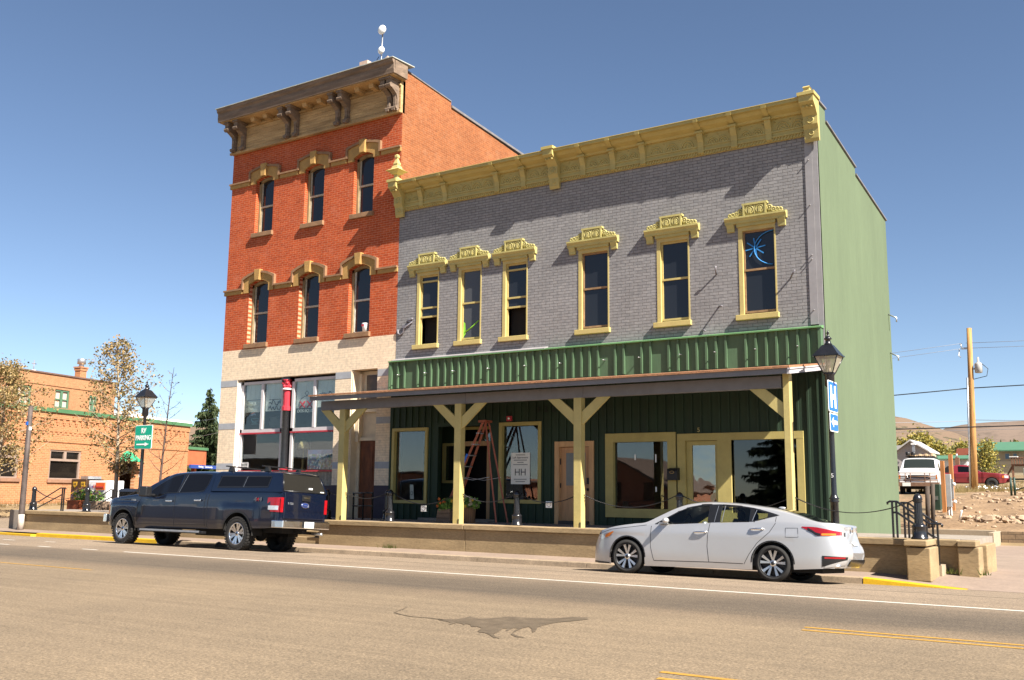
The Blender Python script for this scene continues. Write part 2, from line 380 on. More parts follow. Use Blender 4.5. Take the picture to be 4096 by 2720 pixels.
# lower pavement: strip between kerb and wall, then the open pavement right of the steps
mb = MB(); mb.grid(lambda u, v: (-34.4+29.8*u, 18.99+.77*v, .0+.036*v), 30, 2); mb.add([(-4.6,18.99,.0),(-2.8,18.99,-.108),(-2.35,18.99,-.108),(-2.35,19.76,-.04),(-4.6,19.76,.036)], [(0,1,2,3,4)])
mb.add([(-4.6,19.76,.036),(-2.35,19.76,-.04),(-2.35,21.9,.0),(-4.6,21.9,.03)], [(0,1,2,3)])
mb.add([(-2.82,18.76,-.106),(18,18.76,-.106),(18,18.99,-.10),(-2.35,18.99,-.108),(-2.82,18.99,-.108)], [(0,1,2,3,4)])
mb.add([(-2.35,18.99,-.108),(18,18.99,-.10),(18,19.76,-.04),(-2.35,19.76,-.04)], [(0,1,2,3)])
mb.add([(-2.35,19.76,-.04),(18,19.76,-.04),(18,21.9,-.005),(-2.35,21.9,-.0)], [(0,1,2,3)])
struct(mb, 'pavement', pave)
# kerb: grey lengths with joints, two painted yellow lengths
def kerb_len(x0, x1, h0=.002, h1=.002):
    m = MB()
    for i in range(max(1, int((x1-x0)/2.6))):
        n = max(1, int((x1-x0)/2.6)); a, b = x0+(x1-x0)*i/n, x0+(x1-x0)*(i+1)/n-.012
        ha, hb = h0+(h1-h0)*i/n, h0+(h1-h0)*(i+1)/n
        pa = [(18.785, -.16), (18.8, ha-.012), (18.815, ha), (19.0, ha+.001), (19.0, -.16)]; pb = [(18.785, -.16), (18.8, hb-.012), (18.815, hb), (19.0, hb+.001), (19.0, -.16)]
        m.add([(a, *p) for p in pa]+[(b, *p) for p in pb], [(4,3,2,1,0), (5,6,7,8,9)]+[(k, (k+1) % 5, 5+(k+1) % 5, 5+k) for k in range(5)])
    return m
struct(kerb_len(-24.5, -4.56), 'kerb', kerb_grey); struct(kerb_len(-30.6, -24.51), 'kerb_yellow', kerb_yellow)
struct(kerb_len(-4.55, -2.8, .002, -.112), 'kerb_yellow', kerb_yellow)
mb = MB(); mb.prism([(-38,18.7),(-30.8,18.72),(-30.7,18.95),(-31.2,19.05),(-38,19.1)], -.16, -.045, 'z'); struct(mb, 'kerb_yellow', kerb_yellow)
# markings, each a sheet 4 mm above the road
def mark(name, mat, rects):
    m = MB()
    for x0, x1, y, wd in rects:
        n = max(1, int((x1-x0)/3))
        for i in range(n):
            a, b = x0+(x1-x0)*i/n, x0+(x1-x0)*(i+1)/n
            m.add([(a, y-wd/2, zr(y-wd/2)+.004), (b, y-wd/2, zr(y-wd/2)+.004), (b, y+wd/2, zr(y+wd/2)+.004), (a, y+wd/2, zr(y+wd/2)+.004)], [(0,1,2,3)])
    struct(m, name, mat)
mark('white_line', paint_white, [(-20.3, 40, 14.68, .10), (-21.95, -21.35, 14.7, .09), (-23.75, -23.2, 14.66, .09), (-25.6, -24.9, 14.58, .09), (-27.5, -26.9, 15.9, .08), (-25.7, -25.2, 16.06, .07)])
mark('faded_line', paint_faded, [(-23.5, 40, 16.46, .05)])
mark('yellow_line', paint_yellow, [(-70, -16.2, 11.06, .07), (-3.4, 40, 11.32, .085), (-3.36, 40, 11.08, .085), (-3.55, 40, 7.78, .08), (-3.45, 40, 7.5, .08)])
# dark fluid stain with dragged fingers
stain_m = M('road_stain', (.132, .101, .068), .55, .3, 5, .3, fine=.45)
stain_pts = [(-7.079,9.373),(-6.923,9.451),(-6.9,9.64),(-6.919,9.779),(-6.714,9.677),(-6.625,9.853),(-6.554,10.063),(-6.367,10.097),(-6.209,10.133),(-6.07,10.24),(-5.983,10.351),(-5.93,10.48),(-5.755,10.572),(-5.672,10.419),(-5.727,10.207),(-5.797,10.029),(-5.832,9.881),(-5.818,9.654),(-5.788,9.486),(-5.64,9.198),(-5.609,9.081),(-5.781,9.343),(-5.885,9.45),(-5.886,9.337),(-5.81,9.068),(-5.748,8.907),(-5.595,8.787),(-5.483,8.742),(-5.568,8.71),(-5.717,8.828),(-5.829,9.054),(-5.918,9.275),(-5.967,9.256),(-5.904,9.068),(-5.896,9.002),(-6.012,9.203),(-6.031,9.152),(-5.928,8.908),(-5.89,8.764),(-5.771,8.621),(-5.643,8.525),(-5.742,8.545),(-5.898,8.691),(-6.014,8.773),(-6.06,8.772),(-6.12,8.797),(-6.239,9.048),(-6.356,9.127),(-6.387,9.065),(-6.501,9.208),(-6.578,9.227),(-6.543,9.137),(-6.629,9.227),(-6.716,9.24),(-6.67,9.039),(-6.769,9.2),(-6.892,9.267),(-7.01,9.3)]
struct(MB().add([(x, y, .0045) for x, y in stain_pts], [tuple(range(len(stain_pts)))[::-1]]), 'road_stain', stain_m)
tail = [(-8.133,10.105),(-7.997,9.855),(-7.949,9.696),(-7.871,9.542),(-7.713,9.455),(-7.455,9.364),(-7.226,9.388),(-7.0,9.36)]
struct(MB().add([(x, y-.018*s_, .0045) for s_ in (-1, 1) for x, y in tail], [(k, 8+k, 9+k, 1+k) for k in range(7)]), 'road_stain', stain_m)
# raised walkway in front of the shops
mb = MB(); mb.box(-34.3, -20.7, 20.0, 22.38, -.1, .672); mb.box(-20.7, -18.95, 20.75, 22.38, -.1, .671); mb.box(-18.95, -4.35, 20.0, 22.38, -.1, .672); mb.box(-4.35, -2.95, 20.92, 23.4, -.1, .655)
struct(mb, 'walkway', walk_concrete)
# ---- retaining walls ----
def retaining(name, x0, x1, label, yf=19.75, cap_top=.68, base=-.09, joints=(), back=20.02, pier=None):
    t = thing(name, (x0, yf, 0), label, 'low wall', 'low concrete walls along the pavement')
    m = MB(); xs = [x0]+list(joints)+[x1]
    for a, b in zip(xs, xs[1:]): m.box(a+.006, b-.006, yf, back, base, cap_top-.125)
    m.build('wall_face', concrete, t, bevel=.012)
    c = MB()
    for a, b in zip(xs, xs[1:]): c.box(a+.006-(0 if a != x0 else .04), b-.006, yf-.075, back+.1, cap_top-.12, cap_top)
    c.build('coping', concrete, t, bevel=.014)
    return t
rw = retaining('retaining_wall', -19.0, -3.88, 'long low concrete wall with projecting coping under the porch posts', joints=(-14.15, -10.2, -6.9))
m = MB().box(-3.87, -3.46, 19.22, 20.05, -.05, .55); m.build('end_pier', concrete, rw, bevel=.02)
m = MB().box(-3.90, -3.50, 19.17, 20.08, .575, .685); m.build('pier_coping', concrete, rw, bevel=.018)
retaining('retaining_wall', -33.15, -20.7, 'low concrete wall behind the blue pickup, ending at the leaning steel pole', joints=(-27.5,))
rw = retaining('retaining_wall', -4.3, -3.2, 'short concrete wall with pier behind the step railings', yf=20.62, cap_top=.655, back=20.9)
MB().box(-3.19, -2.82, 20.42, 20.95, -.03, .53).build('end_pier', concrete, rw, bevel=.02); MB().box(-3.19, -2.86, 20.38, 20.95, .54, .65).build('pier_coping', concrete, rw, bevel=.016)
MB().box(-3.05, -2.80, 21.35, 22.6, -.03, .55).build('return_pier', concrete, rw, bevel=.02)
st = thing('concrete_steps', (-3.8, 20.3, 0), 'pale concrete steps between the end pier and the short back wall', 'steps')
for i, (a, b) in enumerate(((-3.68, -3.42), (-3.9, -3.69), (-4.12, -3.91), (-4.345, -4.13))): MB().box(a, b, 20.06, 20.6, -.02, .2+.155*i).build('step', concrete_light, st)
st = thing('concrete_steps', (-19.8, 20.2, 0), 'shaded steps through the wall gap behind the pickup tailgate', 'steps')
for i in range(3): MB().box(-20.68, -19.02, 19.8+.31*i, 20.1+.31*i, -.02, .2+.155*i).build('step', concrete, st)
lw = thing('lot_wall', (-5.8, 35.4, 0), 'smooth pale concrete wall at the foot of the dirt bank', 'low wall')
MB().box(-8.6, -4.35, 35.2, 35.5, -.1, .42).build('wall_face', concrete_light, lw, bevel=.01); MB().box(-4.35, -4.2, 33.6, 35.5, -.1, .40).build('end_return', concrete_light, lw, bevel=.01)
blockw = brick('stone_blocks', (.27, .19, .12), (.22, .155, .095), (.13, .09, .06), 'x', .16, .42, .01, .9)
solo(MB().box(-4.18, 14, 35.22, 35.5, -.1, .40), 'block_wall', blockw, 'rough stone block wall below the rubble heap', 'low wall')
# ---- hills far behind ----
def hill(name, pts, d, mat, depth, seed, rag):
    """pts: azimuth(deg from +y, negative left), elevation(deg) of the crest"""
    m = MB(); nu, nv = 90, 14
    a0, a1 = pts[0][0], pts[-1][0]
    def fn(u, v):
        a = a0+(a1-a0)*u; e = smooth(pts, a); top = d*math.tan(R(e)) + d*rag*mnoise.fractal(Vector((a*1.7, seed, 0)), 1, 2, 4)
        b = -d*.006; t = v
        r = d*(1-depth*(1-t)); z = b+(top-b)*(math.sin(t*math.pi/2)**1.0) + d*rag*.8*math.sin(math.pi*t)*mnoise.noise(Vector((a*3, t*6, seed)))
        return (math.sin(R(a))*r, math.cos(R(a))*r, z+CAMZ)
    m.grid(fn, nu, nv, flip=True); return struct(m, name, mat)
def hill_mat(name, c0, c1, veg, sc, p0, p1):
    mm, nt, b = newmat(name); tc = N(nt, 'ShaderNodeTexCoord'); v = tc.outputs['Object']
    mp = N(nt, 'ShaderNodeMapping'); mp.inputs['Scale'].default_value = (1, .5, 3.2); nt.links.new(v, mp.inputs[0])
    cc = ramp(nt, noise(nt, mp.outputs[0], sc, 6, .65), c0, c1, .35, .65)
    f = ramp(nt, noise(nt, mp.outputs[0], sc*4, 8, .8), (0, 0, 0), (1, 1, 1), p0, p1)
    cc = mixc(nt, cc, veg, f); nt.links.new(cc, b.inputs['Base Color']); b.inputs['Roughness'].default_value = 1; b.inputs['Specular IOR Level'].default_value = 0
    return mm
hill('hills', [(-60, 3.2), (-40, 3.6), (-28, 3.9), (-20, 3.9), (-15, 4.3), (-12.5, 4.3), (-11.5, 4.22), (-10.7, 4.0), (-10.1, 3.77), (-9.3, 3.5), (-8.6, 3.28), (-8.2, 3.1), (-7, 2.75), (-5, 2.5), (0, 2.2), (10, 1.9)], 2300, hill_mat('near_hill', (.14, .10, .072), (.18, .13, .095), (.045, .05, .03), .004, .52, .60), .35, 2, .0010)
hill('hills', [(-14, 2.6), (-9.9, 3.3), (-9.3, 3.54), (-8.7, 3.69), (-7.2, 3.85), (-6.1, 3.88), (-5.3, 3.9), (0, 4.1), (8, 3.9), (20, 3.5), (50, 3)], 4200, hill_mat('far_hill', (.145, .11, .088), (.185, .14, .112), (.11, .088, .072), .002, .5, .64), .3, 9, .0008)

# ================= RED BRICK BUILDING =================
XL, XM, XR_ = -26.35, -18.71, -6.04
red = thing('brick_building', (-22.5, YF, .6), 'tall red brick corner building with cream ground floor and weathered wooden cornice', 'building')
lowW = [(-25.20, -24.26), (-22.85, -21.95), (-20.69, -19.80)]
upW = [(-25.12, -24.26), (-22.80, -21.93), (-20.64, -19.81)]
holes = [(a, b, 6.29, 8.46) for a, b in lowW]+[(a, b, 10.10, 12.09) for a, b in upW]
m = MB().wall(XL, XM, 6.12, 14.1, holes, YF, .24)
def spandrel(m, a, b, zs, za, y0, y1, n=10):
    """brick left above a segmental arch inside its rectangular opening"""
    pts = [(a+(b-a)*i/n, zs+(za-zs)*math.sin(math.pi*(i/n))**.9) for i in range(n+1)]
    for (x0, z0), (x1, z1) in zip(pts, pts[1:]):
        m.add([(x0,y0,z0),(x1,y0,z1),(x1,y0,za+.001),(x0,y0,za+.001),(x0,y1,z0),(x1,y1,z1)], [(0,1,2,3),(0,4,5,1)])
for a, b in lowW: spandrel(m, a, b, 8.32, 8.46, YF, YF+.24)
for a, b in upW: spandrel(m, a, b, 11.96, 12.09, YF, YF+.24)
m.build('front_wall', brick_front, red)
ph = [(22.4, 14.52), (24.9, 14.33), (24.9, 14.13), (29.2, 13.74), (38, 13.2), (38, -.1), (22.4, -.1)]
m = MB(); m.add([(XM, y, z) for y, z in ph], [tuple(range(7))[::-1]]); m.add([(XL, y, z) for y, z in ph], [tuple(range(7))]); m.add([(XL,38,13.2),(XM,38,13.2),(XM,38,-.1),(XL,38,-.1)], [(3,2,1,0)])
m.build('side_wall', brick_side, red)
m = MB(); cp = M('coping_metal', (.16, .15, .15), .5, .2, 3)
m.prism([(24.9, 14.135), (38, 13.2), (38, 13.27), (24.9, 14.215)], XM-.3, XM+.05, 'x'); m.prism([(22.5, 14.525), (24.88, 14.335), (24.88, 14.37), (22.5, 14.56)], XM-.3, XM+.03, 'x')
m.build('parapet_coping', cp, red)
MB().box(XL+.02, XM-.02, 22.7, 37.9, 13.0, 13.1).build('roof', M('roof_tar', (.06, .06, .06), .9, .2, 1), red)
# ground floor, cream painted brick
sf = (-25.53, -21.10, .66, 5.10); db = (-20.43, -19.39, .66, 5.14)
MB().wall(XL, XM, -.1, 6.12, [sf, db], YF-.006, .32).build('ground_floor_wall', brick_cream, red)
for a, b in ((XL-.004, -25.54), (-21.09, -20.44), (-19.38, XM+.004)):
    for z in ((4.89, 5.10), (3.46, 3.66), (2.13, 2.33)): MB().box(a, b, YF-.012, YF+.1, *z).build('painted_band', grey_band, red)
for a, b in ((-21.09, -20.44), (-19.38, XM+.002)): MB().box(a, b, YF-.02, YF+.1, .6, 1.63).build('plinth', dark_base, red)
# storefront
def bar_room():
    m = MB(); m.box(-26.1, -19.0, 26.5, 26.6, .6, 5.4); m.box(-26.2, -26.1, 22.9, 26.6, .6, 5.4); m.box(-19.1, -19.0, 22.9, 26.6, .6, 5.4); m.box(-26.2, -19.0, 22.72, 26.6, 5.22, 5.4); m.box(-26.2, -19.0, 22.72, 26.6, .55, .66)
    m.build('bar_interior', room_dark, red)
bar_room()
fr = MB(); y0, y1 = YF+.10, YF+.20
for a, b in ((-25.43, -23.47), (-23.07, -21.12)):
    fr.box(a, a+.1, y0, y1, 2.10, 5.02); fr.box(b-.07, b, y0, y1, 2.10, 5.02); fr.box(a, b, y0, y1, 4.93, 5.02); fr.box(a, b, y0, y1, 3.33, 3.44)
    mid = (a+b)/2+.02; fr.box(mid-.05, mid+.05, y0-.006, y1-.006, 3.44, 4.93)
sfo = fr.build('shop_window_frame', white_trim, red)
for a, b in ((-25.43, -23.47), (-23.07, -21.12)):
    for z in (3.28, 2.05): MB().box(a, b, y0-.02, y1, z, z+.045).build('rail', red_paint, sfo)
for a, b in ((-25.35, -23.52), (-22.98, -21.18)):
    MB().box(a, b, y0+.045, y0+.052, 3.43, 4.95).build('shop_pane', glass_bar, red); MB().box(a, b, y0+.045, y0+.052, 2.10, 3.33).build('shop_pane', glass_bar, red)
MB().box(-25.52, -25.43, YF+.02, YF+.2, .66, 5.02).build('cream_jamb', white_plain, red)
m = MB().box(-25.43, -21.12, YF+.1, YF+.2, .66, 1.62); m.build('bulkhead', dark_base, red)
cur = M('lace_curtain', (.30, .27, .22), .9, .3, 9); MB().grid(lambda u, v: (-25.4+4.26*u, YF+.17+.02*math.sin(u*190), 1.62+.43*v), 220, 2).build('curtain', cur, red)
bl = M('pale_blind', (.72, .73, .70), .8, .1, 3)
for a, b in ((-25.30, -24.44), (-24.36, -23.52), (-22.95, -22.1), (-22.02, -21.2)):
    m = MB(); n = 4
    for k in range(n): m.box(a+(b-a)*k/n+.004, a+(b-a)*(k+1)/n-.004, YF+.20, YF+.21, 4.02+.05*(a > -23), 4.95)
    m.build('window_blind', bl, red)
c = MB().lathe([(.15, .66), (.17, .7), (.14, .8), (.115, 4.0), (.12, 4.02), (.12, 4.14), (.10, 4.16)], -23.27, YF+.08, 14).build('iron_column', asphalt_metal, red)
MB().lathe([(.15, 4.0), (.15, 4.13), (.115, 4.15), (.105, 4.64), (.15, 4.66), (.15, 4.67)], -23.27, YF+.08, 10, smooth=False).build('column_shaft', red_paint, c)
MB().lathe([(.155, 4.665), (.165, 4.68), (.155, 4.72)], -23.27, YF+.08, 14).build('column_ring', white_plain, c)
m = MB().lathe([(.13, 4.72), (.15, 4.8), (.12, 4.95), (.17, 5.0)], -23.27, YF+.08, 12)
for k in range(8): m.ball((-23.27+.13*math.cos(k*.785), YF+.08+.13*math.sin(k*.785), 4.78+.1*(k % 2)), .055, 8)
m.build('column_capital', red_paint, c)
MB().box(-23.44, -23.1, YF-.03, YF+.2, 5.0, 5.06).build('column_cap_plate', asphalt_metal, c)
MB().lathe([(.138, 2.1), (.145, 2.12), (.138, 2.18)], -23.27, YF+.08, 12).build('column_band', red_paint, c)
# door bay
MB().box(-20.42, -19.40, YF+.40, YF+.46, .6, 5.13).build('bay_back', cream_trim, red)
m = MB(); m.box(-20.428, -20.39, YF+.02, YF+.39, .66, 5.13); m.box(-20.39, -20.27, YF+.28, YF+.4, .66, 5.05); m.box(-20.27, -19.4, YF+.26, YF+.4, 2.98, 3.08); m.box(-20.27, -19.4, YF+.28, YF+.4, 3.85, 3.95); m.box(-20.37, -20.25, YF+.18, YF+.28, 2.95, 4.0)
m.build('bay_panelling', cream_trim, red)
d = MB().box(-20.26, -19.66, YF+.31, YF+.39, .66, 2.97); d.box(-20.18, -19.74, YF+.295, YF+.31, .85, 1.55); d.box(-20.18, -19.74, YF+.295, YF+.31, 1.75, 2.8); d.build('street_door', old_door, red)
MB().box(-20.14, -19.6, YF+.37, YF+.395, 4.04, 5.0).build('transom_light', M('transom_brown', (.07, .045, .03), .3, .4, 3), red)
# hood mouldings: a string course that steps up and arches over each window
def hood(ws, zb, zt, spi, api, spo, apo, ke):
    m = MB(); t = MB(); xs = XL-.05; n = 14
    def seg(x0, x1):
        m.box(x0, x1, YF-.05, YF+.02, zb, zt-.055); t.box(x0-.004, x1+.004, YF-.10, YF+.02, zt-.055, zt)
    for a, b in ws:
        seg(xs, a-.31)
        ci = [(a+(b-a)*i/n, spi+(api-spi)*math.sin(math.pi*i/n)**.9) for i in range(n+1)]
        co = [(a-.24+(b-a+.48)*i/n, spo-.07+(apo-spo)*math.sin(math.pi*i/n)**.9) for i in range(n+1)]
        cx = [(a-.31+(b-a+.62)*i/n, spo+(apo-spo)*math.sin(math.pi*i/n)**.9) for i in range(n+1)]
        inn = [(a, zb)]+ci+[(b, zb)]; mid = [(a-.24, zb)]+co+[(b+.24, zb)]; out = [(a-.31, zt-.055)]+cx+[(b+.31, zt-.055)]
        for A, B_, yy, q in ((inn, mid, YF-.05, m), ([(a-.24, zt-.055)]+co+[(b+.24, zt-.055)], out, YF-.10, t)):
            for i in range(len(A)-1):
                p = [A[i], A[i+1], B_[i+1], B_[i]]
                q.add([(x, yy, z) for x, z in p]+[(x, YF+.02, z) for x, z in p], [(0,3,2,1), (4,5,6,7), (0,1,5,4), (1,2,6,5), (2,3,7,6), (3,0,4,7)])
        xs = b+.31
    seg(xs, XM-.004)
    o = m.build('string_course', stone_ochre, red); t.build('drip_moulding', stone_sill, o)
    for a, b in ws:
        cx = (a+b)/2; MB().prism([(cx-.10, api-.03), (cx+.10, api-.03), (cx+.14, ke), (cx-.14, ke)], YF-.15, YF, 'y').build('keystone', stone_ochre, o, bevel=.012)
hood(lowW, 8.05, 8.23, 8.32, 8.46, 8.56, 8.76, 8.80); hood(upW, 11.86, 12.04, 11.96, 12.09, 12.34, 12.46, 12.50)
dusty = M('sash_dirty_white', (.50, .47, .40), .7, .3, 6)
def red_win(a, b, z0, sp, ap, rail, parent, sash_m):
    n = 12; y = YF+.14
    def arch(x, s=sp, p=ap): return s+(p-s)*math.sin(math.pi*max(0, min(1, (x-a)/(b-a))))**.9
    m = MB(); wd = .085
    xs = [a+(b-a)*i/n for i in range(n+1)]
    m.box(a, a+wd, y, y+.12, z0, sp+.03); m.box(b-wd*.5, b, y, y+.12, z0, sp+.03)
    for p, q in zip(xs, xs[1:]):
        P = [(p, arch(p)-.10), (q, arch(q)-.10), (q, arch(q)+.01), (p, arch(p)+.01)]
        m.add([(x, y, z) for x, z in P]+[(x, y+.12, z) for x, z in P], [(0,1,2,3), (0,4,5,1)])
    f = m.build('window', frame_brown, parent)
    s = MB(); a2, b2 = a+wd, b-wd*.5; ys = y+.05
    s.box(a2, a2+.045, ys, ys+.05, z0+.02, sp+.02); s.box(b2-.03, b2, ys, ys+.05, z0+.02, sp+.02); s.box(a2, b2, ys, ys+.05, z0+.01, z0+.075); s.box(a2, b2, ys-.02, ys+.05, rail-.03, rail+.03)
    s.build('sash', sash_m, f)
    MB().add([(a2, ys+.03, z0), (b2, ys+.03, z0), (b2, ys+.03, sp)]+[(x, ys+.03, arch(x)-.05) for x in xs[::-1] if a2 < x < b2]+[(a2, ys+.03, sp)], [tuple(range(4+sum(1 for x in xs if a2 < x < b2)))]).build('pane', glass_up, f)
    MB().box(a-.07, b+.07, YF-.09, YF+.14, z0-.15, z0).build('sill', stone_sill, f, bevel=.01)
    return f
for i, (a, b) in enumerate(lowW): red_win(a, b, 6.29, 8.32, 8.46, 7.35, red, dusty if i == 2 else sash_pale)
for i, (a, b) in enumerate(upW): red_win(a, b, 10.10, 11.96, 12.09, 11.06, red, sash_pale)
# cornice
yc = 21.74
m = MB(); m.box(XL-.02, XM+.0, YF-.10, YF+.1, 13.10, 14.16)
for k in range(9): m.box(XL-.02, XM, YF-.112-.004*(k % 2), YF-.1, 13.16+k*.088, 13.242+k*.088)
m.box(XL-.03, XM+.01, YF-.17, YF-.1, 13.08, 13.155); m.box(XL-.02, XM+.01, YF-.16, YF-.1, 13.955, 14.02)
m.box(XL-.1, XM+.1, yc+.04, YF-.02, 14.12, 14.17)
crn = m.build('cornice', old_wood, red)
m = MB(); pr = [(yc, 14.15), (yc-.02, 14.30), (yc-.015, 14.44), (yc-.07, 14.50), (yc-.09, 14.60), (yc+.02, 14.62), (yc+.06, 14.15)]
m.prism(pr, XL-.16, XM+.16, 'x'); m.box(XM+.06, XM+.16, yc+.06, YF, 14.16, 14.58); m.box(XL-.16, XL-.06, yc+.06, YF, 14.16, 14.58)
m.build('fascia', grey_wood, crn)
m = MB(); m.prism([(yc-.12, 14.60), (yc-.12, 14.625), (YF+.3, 14.69), (YF+.3, 14.66)], XL-.2, XM+.19, 'x'); m.build('cornice_flashing', M('pale_flashing', (.34, .36, .33), .5, .2, 4), crn)
def bracket(x, wd):
    p = [(YF-.1, 13.12), (YF-.22, 13.14), (YF-.25, 13.22), (YF-.20, 13.34), (YF-.19, 13.5), (YF-.24, 13.66), (YF-.36, 13.74), (YF-.47, 13.80), (YF-.55, 13.92), (YF-.57, 14.10), (YF-.1, 14.10)]
    m = MB().prism(p, x-wd/2, x+wd/2, 'x'); m.box(x-wd/2-.03, x+wd/2+.03, YF-.6, YF-.1, 14.05, 14.118)
    for z, yy, r in ((13.86, YF-.52, .075), (13.22, YF-.24, .05)):
        m.add([(x+s*(wd/2+.02), yy+r*math.cos(k*.5236), z+r*math.sin(k*.5236)) for s in (-1, 1) for k in range(12)], [tuple(range(12)), tuple(range(12, 24))[::-1]]+[(k, 12+k, 12+(k+1) % 12, (k+1) % 12) for k in range(12)])
    m.box(x-wd*.28, x+wd*.28, YF-.235, YF-.15, 13.28, 13.62); m.box(x-wd*.35, x+wd*.35, YF-.30, YF-.2, 13.13, 13.2)
    return m
for x in (-26.16, -25.72, -23.55, -23.15, -21.28, -20.88, -19.1, -18.86): bracket(x, .17).build('bracket', grey_wood, crn)
for x in (-25.0, -24.4, -22.55, -21.9, -20.25, -19.65):
    MB().prism([(YF-.1, 13.96), (YF-.42, 13.98), (YF-.46, 14.06), (YF-.46, 14.12), (YF-.1, 14.12)], x-.09, x+.09, 'x').build('modillion', old_wood, crn)
# iron wall anchors and fittings on the front
s_an = M('anchor_iron', (.20, .19, .21), .5, .2, 6, metal=.3)
# things on the roof of the red building
def dish(m, c, r, d):
    m.ball(c, r, 14, (1, .55, 1))
t = thing('roof_antenna', (-21.5, 24.5, 14.2), 'mast with two white round dishes above the cornice', 'antenna')
MB().tube([(-21.5, 24.5, 14.2), (-21.5, 24.5, 16.4), (-21.47, 24.5, 17.4)], .025, 6).build('mast', galv, t); MB().tube([(-21.65, 24.5, 16.2), (-21.7, 24.5, 16.4), (-21.6, 24.5, 16.5)], .012, 5).build('cable', plastic_black, t)
mm = MB(); dish(mm, (-21.44, 24.42, 17.42), .17, 0); mm.build('dish', steel_white, t); mm = MB(); dish(mm, (-21.43, 24.4, 16.65), .14, 0); mm.build('dish', steel_white, t)
t = thing('roof_antenna', (-28.9+3.2, 23.6, 14.3), 'single thin antenna with a white capsule at the left end of the cornice', 'antenna')
MB().tube([(-27.75+2.05, 23.5, 14.2), (-25.7, 23.5, 15.35)], .02, 6).build('mast', galv, t); MB().ball((-25.7, 23.5, 15.5), .1, 10, (.7, .7, 1.7)).build('capsule', steel_white, t)
t = thing('roof_vent', (-22.2, 24.5, 14.2), 'small pinkish box vent behind the cornice near the mast', 'roof vent')
pinkm = M('vent_pink_render', (.50, .36, .28), .8, .1, 4); MB().box(-22.42, -22.05, 24.4, 24.9, 13, 16.45).build('vent_box', pinkm, t)
MB().prism([(-21.95, 16.2), (-21.3, 16.5), (-21.3, 13), (-21.95, 13)], 24.6, 24.9, 'y').build('vent_hood', pinkm, t)

# ================= GREY BUILDING =================
gry = thing('grey_building', (-12.4, YF, .6), 'grey painted brick building with yellow cornice, green shopfront and light green side wall', 'building')
gW = [(-17.95, -17.14), (-16.43, -15.62), (-14.89, -14.07), (-12.46, -11.55), (-10.18, -9.30), (-8.02, -7.10)]
MB().wall(XM+.004, -6.34, 4.4, 10.3, [(a, b, 5.73, 7.93) for a, b in gW], YF, .2).build('front_wall', brick_grey, gry)
strip = MB(); strip.box(-6.338, -6.16, YF-.02, YF+.1, 5.36, 9.9); strip.box(-6.155, XR_, YF-.004, YF+.1, 4.4, 9.9)
for z in (9.3, 8.2, 7.0, 6.9, 5.7): strip.tube([(-6.25, YF-.02, z), (-6.25, YF-.08, z-.01)], .014, 6)
strip.build('corner_strip', M('strip_grey', (.26, .25, .255), .6, .1, 3), gry)
gp = [(22.42, -.15), (29.45, -.15), (29.45, 9.5), (26.0, 9.92), (26.0, 10.12), (23.2, 10.46), (23.2, 10.8), (22.42, 10.72)]
m = MB(); m.add([(XR_, y, z) for y, z in gp], [tuple(range(8))]); m.add([(XR_,29.45,-.15),(XM,29.45,-.15),(XM,29.45,9.5),(XR_,29.45,9.5)], [(0,1,2,3)]); m.build('side_wall', stucco_green, gry)
m = MB(); m.prism([(23.2, 10.47), (26.02, 10.13), (26.02, 10.17), (23.2, 10.51)], XR_-.3, XR_+.04, 'x'); m.prism([(26.0, 9.93), (29.5, 9.51), (29.5, 9.55), (26.0, 9.97)], XR_-.3, XR_+.04, 'x'); m.box(XR_-.3, XR_+.04, 22.46, 23.22, 10.79, 10.83); m.build('parapet_coping', cp, gry)
MB().prism([(22.5, 9.6), (29.4, 9.3), (29.4, 9.2), (22.5, 9.5)], XM+.02, XR_-.01, 'x').build('roof', M('roof_tar', (.06, .06, .06)), gry)
for z in (6.56, 5.44):
    MB().tube([(XR_, 29.2, z+.1), (XR_+.22, 29.2, z-.02), (XR_+.22, 29.2, z-.14)], .022, 6).build('wall_hook', galv, gry)
rm = MB(); rm.box(-18.6, -6.2, 25.6, 25.7, .6, 4.4); rm.box(-18.65, -18.6, 22.7, 25.7, .6, 4.4); rm.box(-6.2, -6.1, 22.7, 25.7, .6, 4.4); rm.box(-18.6, -6.1, 22.6, 25.7, 4.3, 4.4); rm.box(-18.6, -6.1, 22.6, 25.7, .55, .66); rm.build('shop_interior', room_dark, gry)
